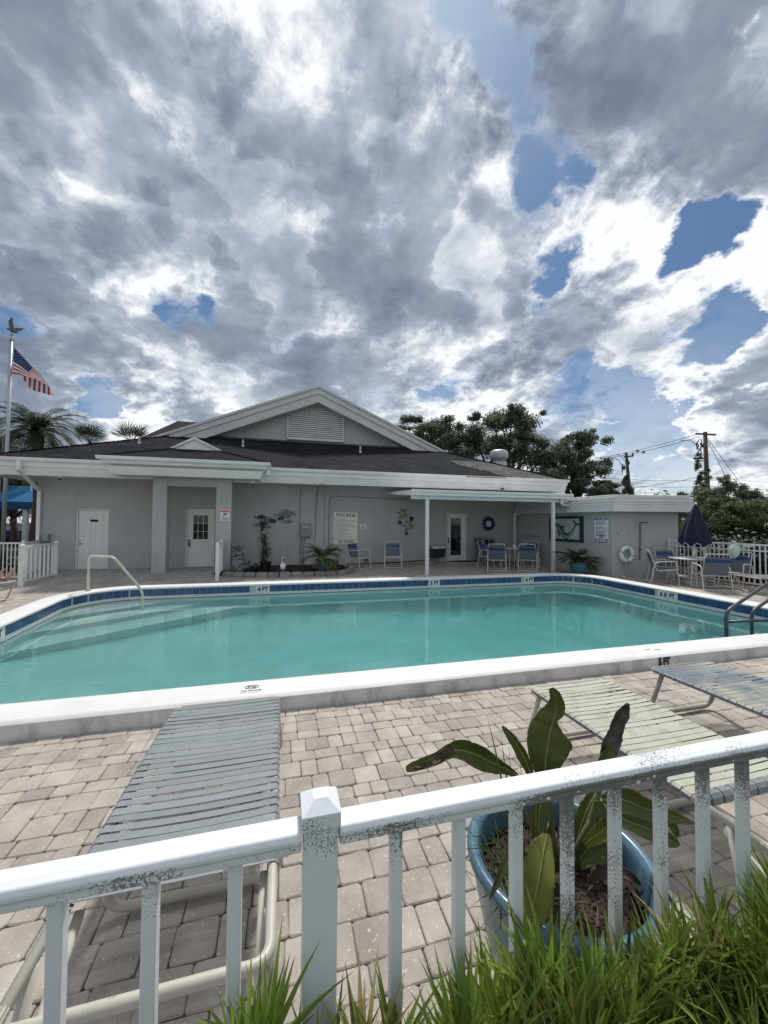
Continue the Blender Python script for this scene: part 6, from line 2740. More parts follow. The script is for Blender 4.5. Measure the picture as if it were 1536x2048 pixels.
# ================================================================ large blue pot
PC = Vector((.915, 1.135, 0))
bp_ = thing('large_blue_pot', 'large blue glazed pot behind the front railing holding a tattered broad leaved plant', 'plant pot', PC)
mb = MB()
RP = .285
prof = [(.15, 0), (.17, .01), (.215, .12), (.25, .25), (.272, .36), (.282, .44), (.290, .452), (.300, .462), (.303, .478), (.298, .492), (.285, .497), (.268, .492), (.258, .475), (.252, .44), (.245, .40)]
mb.lathe(prof[:-1] + [(.245, .40)], PC, 56)
mb.f = mb.f[:-1]
mb.mi = mb.mi[:-1]
mb.build('pot_body', 'pot_blue', bp_, smooth=True)
sl_ = MB()
sl_.lathe([(.247, .398), (.15, .405), (.0, .41)], PC, 30)
so_ = sl_.build('potting_soil', 'mulch', bp_, smooth=True)
rr = random.Random(11)
mb = MB()
for i in range(520):
    a, d = rr.uniform(0, 2 * PI), .235 * math.sqrt(rr.random())
    c = PC + Vector((d * math.cos(a), d * math.sin(a), .41))
    s_ = rr.uniform(.008, .028)
    v = Vector((rr.uniform(-1, 1), rr.uniform(-1, 1), rr.uniform(-.2, .9))).normalized()
    w_ = v.orthogonal().normalized() * s_ * rr.uniform(.15, .4)
    mb.add([c - w_, c + w_, c + v * s_ * 1.5 + w_ * .6, c + v * s_ * 2.0], [(0, 1, 2, 3)])
tag(mb.build('dry_litter', 'leaf_brown', bp_), kind='stuff')

bop = thing('bird_of_paradise', 'tattered bird of paradise plant with torn green and yellow leaves in the large blue pot', 'plant', PC + Vector((0, 0, .41)))


def leafpx(st_, m, name='leaf', y0=1.12, cup=.25, n_across=6, rib=True, twist=0.0, wav=.0, tear=0):
    """broad leaf; stations: pixel of the midrib, left and right half width in px, depth Y"""
    tears = [rnd.choice((0, 0, 0, .04, .02, .10, .03)) for _ in range(17)]
    rows = []
    mids = []
    k = len(st_)
    # subdivide stations (Catmull-Rom)
    dense = []
    for i in range(k - 1):
        p0, p1, p2, p3 = st_[max(i - 1, 0)], st_[i], st_[i + 1], st_[min(i + 2, k - 1)]
        for j in range(4):
            t = j / 4
            dense.append([.5 * ((2 * b_) + (-a + c_) * t + (2 * a - 5 * b_ + 4 * c_ - d_) * t * t + (-a + 3 * b_ - 3 * c_ + d_) * t ** 3) for a, b_, c_, d_ in zip(p0, p1, p2, p3)])
    dense.append(list(st_[-1]))
    K = len(dense)
    pts = [Q(s[0], s[1], s[4]) for s in dense]
    for i, s in enumerate(dense):
        p = pts[i]
        d = (pts[min(i + 1, K - 1)] - pts[max(i - 1, 0)])
        view = (p - EYE)
        sc = view.dot(CAM_M @ Vector((0, 0, -1))) / FOC
        side = d.cross(view)
        if side.length < 1e-6:
            side = Vector((1, 0, 0))
        side.normalize()      # points to the right when the leaf grows upward
        back = side.cross(d).normalized()
        if back.dot(view) < 0:
            back = -back
        row = []
        for j in range(-n_across, n_across + 1):
            f = j / n_across
            w_ = (max(.3, s[2]) if f < 0 else max(.3, s[3])) * (1 - (tears[i % len(tears)] if abs(f) > .7 else 0))
            off = f * w_ * sc
            cu = cup * abs(f) ** 1.6 * w_ * sc + wav * math.sin(i * .9 + f * 2) * sc * 3
            row.append(p + side * off - back * cu + back * .0035 * (i % 2) * abs(f) + d.normalized() * abs(f) * twist * w_ * sc)
        rows.append(row)
        mids.append(p)
    mb = MB()
    nc = 2 * n_across + 1
    vs = [p for r_ in rows for p in r_]
    fs = []
    for i in range(K - 1):
        for j in range(nc - 1):
            fs.append((i * nc + j, i * nc + j + 1, (i + 1) * nc + j + 1, (i + 1) * nc + j))
    mb.add(vs, fs)
    ob = mb.build(name, m, bop, smooth=True)
    so2 = ob.modifiers.new('thick', 'SOLIDIFY')
    so2.thickness = .0012
    if rib:
        mb = MB()
        mb.tube([p - (p - EYE).normalized() * .002 for p in mids], [.0035 * (1 - .75 * i / K) for i in range(K)], 6)
        mb.build('midrib', 'midrib', ob, smooth=True)
    return ob


# big erect leaf with a torn bite
leafpx([(1092, 1556, 10, 12, 1.15), (1091, 1540, 22, 24, 1.15), (1092, 1515, 31, 34, 1.14), (1096, 1490, 38, 40, 1.14), (1100, 1466, 42, 40, 1.13), (1104, 1452, 20, 36, 1.13), (1107, 1440, 8, 32, 1.12), (1112, 1425, 14, 26, 1.12), (1113, 1408, 16, 19, 1.11), (1110, 1394, 13, 11, 1.10), (1105, 1384, 11, 7, 1.09), (1101, 1376, 5, 4, 1.08)], 'leaf', cup=.18)
# folded leaf reaching left with a curled brown tip
leafpx([(1034, 1550, 4, 5, 1.14), (1008, 1537, 9, 9, 1.12), (985, 1526, 14, 16, 1.11), (960, 1513, 18, 22, 1.10), (936, 1504, 20, 24, 1.09), (915, 1500, 18, 18, 1.08), (895, 1504, 13, 13, 1.08), (872, 1515, 9, 13, 1.07), (845, 1527, 10, 11, 1.06), (825, 1536, 10, 7, 1.06), (812, 1540, 7, 4, 1.06)], 'leaf', cup=.9, wav=.4)
leafpx([(905, 1498, 6, 3, 1.075), (885, 1510, 8, 6, 1.065), (866, 1524, 7, 6, 1.055), (845, 1530, 5, 4, 1.05), (830, 1535, 3, 3, 1.05)], 'leaf_brown', 'curled_tip', cup=.8, rib=False, wav=.8)
# narrow upright leaves
leafpx([(1062, 1550, 6, 6, 1.16), (1052, 1525, 9, 11, 1.16), (1040, 1500, 10, 13, 1.16), (1024, 1476, 8, 10, 1.15), (1011, 1460, 5, 6, 1.15), (1004, 1452, 2, 2, 1.15)], 'leaf', cup=.6)
leafpx([(1055, 1560, 3, 3, 1.17), (1062, 1530, 5, 5, 1.17), (1068, 1508, 5, 4, 1.17), (1058, 1490, 1, 1, 1.17)], 'leaf_yellow', cup=.5, rib=False)
# rolled withered leaf
leafpx([(1204, 1540, 4, 4, 1.19), (1210, 1515, 10, 8, 1.19), (1216, 1495, 16, 12, 1.18), (1226, 1476, 17, 13, 1.18), (1233, 1458, 13, 12, 1.18), (1240, 1440, 12, 12, 1.17), (1248, 1424, 12, 10, 1.17), (1254, 1412, 6, 6, 1.16), (1256, 1406, 2, 2, 1.16)], 'leaf_dark', 'withered_leaf', cup=.9, rib=False, wav=.6)
leafpx([(1203, 1550, 7, 7, 1.18), (1210, 1525, 15, 13, 1.17), (1222, 1503, 13, 9, 1.165), (1236, 1488, 3, 2, 1.16)], 'leaf', cup=.7, rib=False)
# large yellow green drooping leaf in front
leafpx([(1093, 1668, 8, 8, 1.02), (1092, 1682, 16, 12, 1.01), (1088, 1700, 26, 18, 1.0), (1084, 1725, 36, 24, .985), (1079, 1755, 38, 30, .97), (1073, 1785, 36, 32, .96), (1066, 1812, 30, 30, .955), (1060, 1835, 20, 22, .95), (1055, 1850, 10, 10, .95), (1052, 1858, 2, 2, .95)], 'leaf_yellow', cup=.12)
# broad leaves reaching right
leafpx([(1205, 1600, 8, 8, 1.12), (1235, 1598, 22, 20, 1.10), (1262, 1606, 28, 24, 1.08), (1290, 1618, 24, 20, 1.07), (1320, 1626, 17, 14, 1.06), (1350, 1634, 11, 9, 1.05), (1375, 1642, 6, 5, 1.04), (1392, 1647, 1, 1, 1.04)], 'leaf', cup=.5)
leafpx([(1225, 1630, 6, 6, 1.08), (1250, 1640, 14, 12, 1.06), (1280, 1652, 17, 14, 1.04), (1310, 1664, 17, 13, 1.03), (1335, 1677, 14, 12, 1.02), (1350, 1687, 8, 9, 1.01), (1356, 1693, 2, 3, 1.01)], 'leaf', cup=.5)
leafpx([(1290, 1600, 5, 5, 1.10), (1320, 1620, 9, 9, 1.09), (1345, 1650, 9, 8, 1.07), (1355, 1672, 5, 4, 1.06)], 'leaf', cup=.6, rib=False)
leafpx([(1170, 1690, 6, 6, 1.05), (1190, 1672, 14, 12, 1.04), (1208, 1660, 16, 15, 1.03), (1222, 1640, 12, 12, 1.03), (1228, 1622, 4, 5, 1.03)], 'leaf_yellow', cup=.9)
leafpx([(1195, 1600, 8, 8, 1.06), (1200, 1620, 12, 14, 1.05), (1203, 1640, 12, 14, 1.04), (1208, 1660, 8, 8, 1.04)], 'leaf', cup=.8, rib=False)
leafpx([(1160, 1730, 8, 6, 1.04), (1185, 1712, 14, 12, 1.03), (1210, 1700, 12, 10, 1.02), (1225, 1694, 3, 3, 1.02)], 'leaf', cup=.9, rib=False)
leafpx([(1088, 1560, 10, 10, 1.13), (1082, 1600, 16, 14, 1.10), (1078, 1640, 16, 13, 1.09), (1076, 1670, 8, 8, 1.08)], 'leaf', cup=.7)
leafpx([(1035, 1660, 4, 4, 1.0), (1022, 1700, 6, 6, .985), (1005, 1740, 7, 7, .975), (990, 1775, 5, 5, .97), (979, 1798, 1, 1, .97)], 'leaf', cup=.6, rib=False)
leafpx([(1150, 1700, 6, 6, 1.16), (1160, 1660, 12, 14, 1.16), (1172, 1625, 15, 16, 1.17), (1184, 1600, 12, 12, 1.18), (1195, 1580, 5, 5, 1.19)], 'leaf', cup=.5)
leafpx([(1120, 1720, 5, 5, 1.10), (1132, 1690, 10, 10, 1.09), (1140, 1660, 12, 12, 1.09), (1142, 1630, 8, 8, 1.09), (1140, 1610, 2, 2, 1.09)], 'leaf_dark', cup=.7, rib=False)
leafpx([(1180, 1760, 5, 5, 1.02), (1205, 1745, 10, 10, 1.0), (1235, 1742, 11, 10, .99), (1262, 1752, 8, 7, .98), (1280, 1768, 2, 2, .98)], 'leaf_brown', 'dead_leaf', cup=.8, rib=False, wav=.7)
leafpx([(1070, 1730, 5, 5, 1.02), (1040, 1712, 10, 9, 1.01), (1015, 1722, 9, 8, 1.0), (1000, 1745, 3, 3, 1.0)], 'leaf_brown', 'dead_leaf', cup=.8, rib=False, wav=.7)
# stalks
for pts, r0, r1, m in ((((1108, 1740), (1104, 1660), (1098, 1590), (1092, 1548)), .012, .008, 'stem'), (((1120, 1745), (1112, 1690), (1100, 1640), (1093, 1668)), .008, .006, 'midrib'), (((1085, 1740), (1060, 1640), (1034, 1550)), .010, .006, 'stem'),
                       (((1150, 1740), (1180, 1650), (1196, 1590), (1204, 1540)), .012, .007, 'stem'), (((1130, 1740), (1170, 1660), (1205, 1600)), .009, .006, 'stem'), (((1140, 1740), (1190, 1670), (1225, 1630)), .008, .005, 'stem'),
                       (((1105, 1740), (1085, 1640), (1060, 1548)), .008, .005, 'stem'), (((1190, 1800), (1170, 1740), (1155, 1700)), .011, .005, 'leaf_brown'), (((1210, 1800), (1200, 1750), (1190, 1700)), .010, .006, 'leaf_brown'),
                       (((1180, 1790), (1175, 1740), (1180, 1690)), .009, .006, 'leaf_brown'), (((1300, 1765), (1330, 1780), (1362, 1835)), .009, .006, 'bark')):
    mb = MB()
    n0 = len(pts)
    mb.tube([Q(x, y_, 1.13 - .0 * i) for i, (x, y_) in enumerate(pts)], [r0 + (r1 - r0) * i / (n0 - 1) for i in range(n0)], 8)
    mb.build('stalk', m, bop, smooth=True)
# grassy thin blades at the left of the pot
mb = MB()
for (x0, y0, x1, y1, x2, y2, w_) in ((1030, 1700, 1000, 1530, 974, 1433, .006), (1040, 1700, 1010, 1560, 1003, 1470, .005), (1050, 1700, 1020, 1570, 1018, 1490, .004), (1025, 1680, 990, 1600, 943, 1535, .005),
                                   (1060, 1690, 1045, 1590, 1040, 1520, .004), (1030, 1690, 985, 1640, 935, 1638, .003), (1030, 1690, 970, 1670, 925, 1672, .003), (1035, 1690, 990, 1680, 930, 1695, .003), (1035, 1700, 960, 1690, 888, 1705, .002),
                                   (1045, 1700, 1030, 1620, 1012, 1560, .004), (1070, 1700, 1075, 1600, 1068, 1520, .005), (1040, 1700, 1015, 1640, 1000, 1600, .004), (1048, 1700, 1036, 1640, 1055, 1570, .004), (1052, 1690, 1022, 1650, 1010, 1650, .003), (1085, 1690, 1120, 1600, 1138, 1525, .004)):
    a, b_, c_ = Q(x0, y0, 1.05), Q(x1, y1, 1.04), Q(x2, y2, 1.02)
    pts = [a.lerp(b_, t).lerp(b_.lerp(c_, t), t) for t in [i / 7 for i in range(8)]]
    strip(mb, pts, w_ * .6, up=Vector((0, -1, .3)), wmid=.5)
for k in range(60):
    a = rr.uniform(0, 2 * PI)
    blade(mb, (.72 + rr.uniform(-.05, .05), 1.10 + rr.uniform(-.06, .06), .41), (math.cos(a), math.sin(a), rr.uniform(.4, 1.6)), rr.uniform(.12, .26), .003, 1.0)
tag(mb.build('grass_blades', 'blade2', bop), kind='stuff')

# ================================================================ strappy shrubs in the foreground
mb = MB()
mb.prism([(-3.2, .56), (-3.2, -1.4), (4.5, -1.4), (4.5, .56)][::-1], (0, 0, .03))
tag(mb.build('planting_soil', 'soil'), 'dark soil strip on the near side of the front railing', kind='structure')
rr = random.Random(23)


def rosette(mb, c, n_, L_, w0, tilt, rr):
    ax = Vector((rr.uniform(-tilt, tilt), rr.uniform(-tilt, tilt), 1)).normalized()
    q = ax.to_track_quat('Z', 'Y')
    for k in range(n_):
        a = k * 2.399 + rr.uniform(-.3, .3)
        f = (k / n_)
        e_ = 2.6 - 2.4 * f + rr.uniform(-.3, .3)
        d = q @ Vector((math.cos(a), math.sin(a), max(.05, e_)))
        blade(mb, c + ax * (.04 * (1 - f)) + q @ Vector((math.cos(a), math.sin(a), 0)) * .004, d, L_ * rr.uniform(.7, 1.12) * (.75 + .35 * math.sin(PI * min(1, f + .25))), w0 * rr.uniform(.8, 1.15), rr.uniform(.2, .75), 6, rr, fold=.35)


def top_z(px):
    pts = [(440, 2120), (480, 2075), (560, 2050), (660, 2040), (760, 2045), (840, 2035), (900, 2000), (960, 1965), (1040, 1935), (1120, 1900), (1200, 1885), (1300, 1870), (1400, 1850), (1480, 1795), (1560, 1745), (1800, 1700)]
    for (a, b_), (c_, d_) in zip(pts[:-1], pts[1:]):
        if a <= px <= c_:
            return b_ + (d_ - b_) * (px - a) / (c_ - a)
    return pts[0][1] if px < 440 else pts[-1][1]


mb = MB()
mb2 = MB()
mb3 = MB()
cnt = 0
tries = 0
while cnt < 430 and tries < 9000:
    tries += 1
    px = rr.uniform(470, 1750)
    py_t = top_z(px)
    yy_ = rr.uniform(.30, .66) if px > 800 else rr.uniform(.42, .66)
    # the canopy line of the shrub at the railing, lower towards the viewer
    top = Q(px, py_t + 35, .66)
    x = top.x * (yy_ / .66) if False else Q(px, 1900, yy_).x
    z = top.z - rr.uniform(.0, .10) - (.66 - yy_) * .25
    if z < .1:
        continue
    if px < 840 and rr.random() < .72:
        continue
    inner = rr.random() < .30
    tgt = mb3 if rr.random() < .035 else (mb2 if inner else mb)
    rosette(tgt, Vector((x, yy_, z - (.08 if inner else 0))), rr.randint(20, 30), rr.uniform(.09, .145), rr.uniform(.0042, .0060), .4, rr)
    cnt += 1
bush = thing('strappy_shrub', 'bright green strappy leaved shrubs filling the bottom right before the railing', 'shrub', (.8, .45, .03))
tag(mb.build('leaves', 'blade', bush), kind='stuff')
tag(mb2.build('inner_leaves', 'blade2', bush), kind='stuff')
tag(mb3.build('dry_leaves', 'blade_dry', bush), kind='stuff')
mb = MB()
for k in range(90):
    x, y_ = rr.uniform(-.1, 2.2), rr.uniform(.3, .64)
    mb.tube([(x, y_, .03), (x + rr.uniform(-.04, .04), y_ + rr.uniform(-.02, .02), .25), (x + rr.uniform(-.05, .05), y_ + rr.uniform(-.02, .02), .46)], [.005, .004, .003], 5)
tag(mb.build('stems', 'bark', bush), kind='stuff')

# ================================================================ background
def leafcloud(mb, blobs_, n_, size, rr, flat=.5):
    """leaf sized faces on the shells of clumps"""
    tot = sum(b_[1][0] * b_[1][1] for b_ in blobs_)
    for c, r_ in blobs_:
        k = int(n_ * r_[0] * r_[1] / tot)
        for _ in range(k):
            v = Vector((rr.gauss(0, 1), rr.gauss(0, 1), rr.gauss(0, 1)))
            v.normalize()
            s = min(1.35, abs(rr.gauss(0, .62)) + rr.uniform(.1, .5))
            p = Vector((c[0] + v.x * r_[0] * s, c[1] + v.y * r_[0] * s, c[2] + v.z * r_[1] * s))
            nrm = (v + Vector((rr.uniform(-1, 1), rr.uniform(-1, 1), rr.uniform(-.3, 1.3)))).normalized()
            a = nrm.orthogonal().normalized()
            b_ = nrm.cross(a)
            t = rr.uniform(0, 2 * PI)
            a, b_ = a * math.cos(t) + b_ * math.sin(t), b_ * math.cos(t) - a * math.sin(t)
            q = size * rr.uniform(.6, 1.3)
            mb.add([p - a * q, p - b_ * q * .5, p + a * q, p + b_ * q * .5], [(0, 1, 2, 3)])


def tree(name, label, base, blobs_, n_, size, m, trunk_r=.25, seed=1, group=None, cat='tree'):
    rr = random.Random(seed)
    t = thing(name, label, cat, base, group=group)
    mb = MB()
    leafcloud(mb, blobs_, int(n_ * 2.4), size * .72, rr)
    tag(mb.build('crown', m, t), kind='stuff')
    mb = MB()
    b0 = Vector(base)
    cm = sum((Vector(b_[0]) for b_ in blobs_), Vector()) / len(blobs_)
    fork = b0.lerp(Vector((cm.x, cm.y, cm.z)), .45)
    mb.tube([b0 - Vector((0, 0, .3)), b0.lerp(fork, .5) + Vector((rr.uniform(-.2, .2), 0, 0)), fork], [trunk_r * 1.3, trunk_r, trunk_r * .85], 10)
    for c, r_ in blobs_[::max(1, len(blobs_) // 14)]:
        c = Vector(c)
        mid = fork.lerp(c, .5) + Vector((rr.uniform(-.4, .4), rr.uniform(-.4, .4), rr.uniform(-.1, .4)))
        mb.tube([fork, mid, c], [trunk_r * .5, trunk_r * .28, trunk_r * .08], 6)
    mb.build('trunk', 'bark', t, smooth=True)
    return t


def crown_from(px_list, y, rr, jitter=1.0, depth=2.0, sub=3, sq=.75):
    """clumps given as (px, py, radius px) at distance y"""
    out = []
    for px, py, r_ in px_list:
        q = Q(px, py, y)
        rw = r_ * y / 769 * 1.05
        for k in range(sub):
            a = rr.uniform(0, 2 * PI)
            dd = rw * .62 * math.sqrt(rr.random())
            c = (q.x + dd * math.cos(a), y + rr.uniform(-depth, depth), q.z + dd * math.sin(a) * .85)
            s = rw * rr.uniform(.38, .70)
            out.append((c, (s, s * sq)))
    return out


rr = random.Random(77)
def ground_at(px, y):
    q = Q(px, 1046, y)
    return (q.x, y, -.05)


tree('oak_tree', 'tallest broad oak behind the clubhouse right of the gable', ground_at(1010, 30), crown_from(
    [(985, 845, 32), (1015, 840, 26), (950, 862, 30), (1050, 850, 30), (1075, 875, 30), (1020, 880, 40), (975, 895, 40), (1050, 910, 38), (930, 890, 34), (1085, 905, 28), (1000, 925, 30), (1048, 838, 18), (1000, 826, 14), (960, 830, 14)], 30, rr, depth=2.5, sub=4),
    15000, .17, 'oak', .4, 2)
tree('oak_tree', 'rounded dense tree right of the tallest oak, above the pump house', ground_at(1150, 26), crown_from(
    [(1150, 885, 26), (1175, 895, 22), (1130, 905, 30), (1180, 925, 24), (1145, 935, 40), (1100, 945, 36), (1170, 960, 30), (1110, 920, 30), (1195, 970, 18), (1125, 965, 30), (1155, 868, 12), (1185, 880, 10)], 26, rr, depth=2.0, sub=4),
    14000, .14, 'oak', .35, 3)
tree('oak_tree', 'low spreading tree peeping over the rake right of the gable', ground_at(860, 34), crown_from(
    [(808, 852, 16), (835, 862, 22), (865, 868, 26), (900, 865, 30), (880, 850, 20), (910, 890, 28), (860, 890, 26), (825, 850, 12), (890, 845, 14)], 34, rr, depth=2.0, sub=4), 6500, .18, 'oak', .3, 4)
tree('oak_tree', 'small dark bushy tree left of the thinner utility pole', ground_at(1205, 24), crown_from(
    [(1205, 972, 16), (1222, 976, 12), (1190, 980, 16), (1215, 990, 18), (1180, 985, 20)], 24, rr, depth=1.0, sub=4), 3200, .12, 'oak', .15, 5)

# hedge bank beyond the right fence
HB = []
for px in range(1375, 1760, 24):
    for py in range(1030, 1170, 22):
        HB.append((px + rr.uniform(-8, 8), py + rr.uniform(-6, 6), 26))
hedge_specs = (([(1400, 1030, 30), (1380, 1060, 30), (1420, 1010, 20), (1405, 1080, 40), (1380, 1100, 30), (1430, 1050, 32), (1440, 1095, 36)], 17.0, 'shrubby tree right of the pump house behind the navy umbrella', 11),
               ([(1460, 1010, 30), (1480, 1040, 34), (1500, 1015, 24), (1470, 1080, 40), (1500, 1100, 36), (1450, 1035, 28)], 16.0, 'leafy green shrub mass right of the navy umbrella top', 12),
               ([(1520, 1020, 26), (1540, 1045, 36), (1530, 1090, 40), (1570, 1060, 44), (1600, 1030, 40), (1590, 1100, 50), (1650, 1050, 60), (1650, 1100, 60)], 15.0, 'leafy green shrub mass at the right picture edge', 13),
               ([(1440, 955, 14), (1425, 975, 22), (1455, 975, 20), (1410, 990, 20), (1470, 990, 24), (1440, 995, 26), (1390, 990, 16), (1500, 990, 18)], 22.0, 'small tree growing round the foot of the thick utility pole', 14),
               ([(1345, 1000, 18), (1365, 1060, 30), (1350, 1100, 30), (1340, 1040, 24)], 19.0, 'dark shrub close behind the right end of the pump house', 15))
for sp, y, lab, sd_ in hedge_specs:
    if sd_ != 14:
        sp = sp + [(a_ + 8, b_ + 18, r_ * 1.05) for a_, b_, r_ in sp]
    tree('shrub_tree', lab, ground_at(sp[0][0], y), crown_from(sp, y, rr, depth=1.2, sub=5), 15000 if sd_ != 14 else 5500, .085 if sd_ != 14 else .11, 'hedge' if sd_ in (12, 13, 11) else 'oak', .10, sd_, cat='shrub')
mb = MB()
bl = []
for i in range(70):
    y = rr.uniform(-2, 20)
    bl.append(((rr.uniform(12.4, 14.5), y * .8 + 2.0, rr.uniform(.2, .9)), (rr.uniform(.5, .9), rr.uniform(.4, .6))))
leafcloud(mb, bl, 70000, .07, rr)
tag(mb.build('clipped_hedge', 'oak_dark'), 'low hedge, coloured shadow dark, seen through the right white fence', 'hedge', kind='stuff')
# distant wood on the horizon, right
mb = MB()
bl = []
for i in range(60):
    px = rr.uniform(1180, 1750)
    q = Q(px, rr.uniform(1000, 1040), 60)
    bl.append(((q.x, 60 + rr.uniform(-5, 5), q.z), (rr.uniform(2.0, 4), rr.uniform(1.2, 2.2))))
for i in range(140):
    x = -120 + i * 2.2
    if x > 40:
        continue
    bl.append(((x, 75 + rr.uniform(-6, 6), rr.uniform(1, 3.5)), (rr.uniform(2, 4), rr.uniform(1.6, 2.8))))
leafcloud(mb, bl, 26000, .5, rr)
tag(mb.build('distant_wood', 'oak'), 'far off dark tree line on the horizon', 'wood', kind='stuff')


# ---- utility poles and cables
def upole(label, px0, py0, px1, py1, y, arm, armw, r0, vine, extra=()):
    top, base = Q(px0, py0, y), Q(px1, py1, y)
    base = base + (base - top) * ((base.z + .1) / (top.z - base.z))
    t = thing('utility_pole', label, 'utility pole', base)
    mb = MB()
    mb.tube([base, base.lerp(top, .5), top], [r0 * 1.3, r0 * 1.1, r0 * .85], 10)
    mb.build('pole', 'pole_wood', t, smooth=True)
    for (ax0, ay0, ax1, ay1, hh_) in arm:
        mb = MB()
        mb.bar(Q(ax0, ay0, y - r0 - .06), Q(ax1, ay1, y - r0 - .06), .11, hh_)
        mb.build('crossarm', 'pole_wood', t)
    for pts, r_ in extra:
        mb = MB()
        mb.tube(rounded([Q(x, y_, y - .15) for x, y_ in pts], .4), r_, 5)
        mb.build('jumper_wire', 'wire', t)
    mb = MB()
    bl_ = []
    for px, py, r_ in vine:
        q = Q(px, py, y)
        rw = r_ * y / 769
        for k in range(4):
            bl_.append(((q.x + rr.uniform(-rw, rw) * .6, y + rr.uniform(-.3, .3), q.z + rr.uniform(-rw, rw) * .9), (rw * .55, rw * .8)))
    leafcloud(mb, bl_, 2600, .10, rr)
    tag(mb.build('climbing_vine', 'oak', t), kind='stuff')
    return t


up1 = upole('thick wooden utility pole with crossarm and hanging wires at right', 1410, 864, 1416, 1010, 28, [(1392, 867.5, 1431, 869.5, .15)], 2, .19,
            [(1400, 935, 8), (1402, 950, 10), (1400, 970, 11), (1408, 985, 13), (1396, 925, 7), (1415, 1000, 15), (1396, 912, 6), (1403, 890, 5), (1404, 960, 10), (1398, 980, 10), (1412, 940, 6)],
            [(((1398, 880), (1392, 888), (1394, 896), (1400, 900), (1394, 906), (1391, 914)), .05), (((1402, 878), (1404, 890), (1400, 898), (1404, 908), (1396, 918)), .04), (((1360, 880.5), (1385, 882), (1392, 890)), .03), (((1388, 917), (1406, 917)), .10), (((1390, 921), (1406, 922)), .06), (((1393, 886), (1398, 892), (1393, 898)), .06), (((1400, 886), (1404, 892), (1400, 898)), .06)])
up2 = upole('thinner vine covered utility pole behind the pump house roof', 1252, 905, 1260, 990, 34, [(1248, 914, 1266, 912, .16), (1265, 905.5, 1266, 913, .12)], 1, .17,
            [(1253, 955, 7), (1250, 970, 9), (1256, 982, 9), (1262, 975, 7), (1248, 935, 4), (1256, 925, 4), (1264, 985, 7), (1247, 985, 7)],
            [(((1228, 915), (1240, 922), (1244, 935), (1245, 950)), .03), (((1232, 908), (1244, 914), (1252, 926)), .025), (((1245, 928), (1247, 936), (1244, 944)), .06)])
tp_ = Q(1448, 959, 45)
t3 = thing('utility_pole', 'short distant bare pole right of the thick utility pole', 'utility pole', (tp_.x, 45, 0))
mb = MB()
mb.tube([(tp_.x + .2, 45, -.1), tp_], [.30, .22], 8)
mb.build('pole', 'pole_wood', t3)


def cable(label, pts, y0, y1, r_, sag=0.0, knobs=()):
    mb = MB()
    P_ = []
    n_ = len(pts)
    for i, (x, y_) in enumerate(pts):
        P_.append(Q(x, y_, y0 + (y1 - y0) * i / (n_ - 1)))
    mb.tube(P_, r_, 5)
    o = tag(mb.build('overhead_cable', 'wire'), label, 'cable', 'overhead cables at right')
    for kx, ky in knobs:
        pass
    return o


cable('upper cable from the thick pole crossarm towards the thinner pole and left', [(1393, 869), (1340, 884), (1290, 897), (1252, 906), (1215, 913), (1190, 916)], 28, 36, .022)
cable('second cable just beneath the uppermost one between the poles', [(1400, 873), (1345, 889), (1295, 901), (1258, 909), (1215, 916), (1190, 918)], 28, 36, .026)
cable('long low cable sloping from the thick pole down to the left', [(1400, 953), (1370, 960), (1330, 967), (1290, 973), (1258, 976), (1225, 982)], 28, 36, .022)
cable('steeper guy cable right of the thick pole', [(1413, 877), (1434, 918), (1468, 988)], 28, 30, .022)
cable('longer guy cable running farthest right from the thick pole', [(1414, 875), (1448, 922), (1504, 998)], 28, 30, .022)
for lab, l_ in (('highest of the far level cables crossing behind the poles', [(1195, 956), (1300, 961), (1400, 962), (1470, 959), (1540, 966)]),
                ('middle of the far level cables crossing behind the poles', [(1210, 969), (1330, 975), (1440, 973), (1540, 980)]),
                ('lowest of the far level cables crossing behind the poles', [(1260, 984), (1330, 986), (1400, 987), (1540, 991)])):
    cable(lab, l_, 45, 45, .022)
for i, (x, y_) in enumerate(((1275, 901.5), (1287, 904))):
    mb = MB()
    q = Q(x, y_, 31.5)
    mb.lathe([(.0, -.16), (.14, -.10), (.16, .0), (.12, .12), (.0, .16)], q, 12)
    tag(mb.build('cable_weight', 'insul', smooth=True), ('left' if i == 0 else 'right') + ' small grey drum hanging on the cable between the poles', 'insulator', 'drums on the cable')


# ---- palms at left
def date_palm(label, px, py, y, L_, nf, trunk_r, seed, bases=True):
    rr_ = random.Random(seed)
    c = Q(px, py, y)
    t = thing('date_palm', label, 'palm tree', (c.x, y, -.05))
    mb = MB()
    zs = []
    k = 14
    pts, rs = [], []
    for i in range(k):
        f = i / (k - 1)
        pts.append(Vector((c.x + .15 * math.sin(f * 3), y, -.1 + (c.z + .1) * f)))
        rs.append(trunk_r * (1.05 - .15 * f) * (1.08 if i % 2 else .95) * (1.35 if f > .86 else 1))
    mb.tube(pts, rs, 12)
    mb.build('trunk', 'bark', t)
    for kf in range(nf):
        mb = MB()
        a = kf * 2.399
        e_ = -.45 + 2.5 * (kf / nf) ** 1.0 + rr_.uniform(-.1, .1)
        frond(mb, c + Vector((0, 0, .1)), (math.cos(a), math.sin(a), e_), L_ * rr_.uniform(.85, 1.08), .42, 1.9 * rr_.uniform(.8, 1.3), 26, rr_, .014, .25, .03)
        mb.build('frond', 'palm', t)
    return t


date_palm('large feathery date palm left of the clubhouse roof, beside the flag', 73, 866, 21, 2.15, 50, .20, 4)
date_palm('second date palm at the left picture edge behind the flagpole', -6, 905, 23, 2.3, 34, .22, 8)


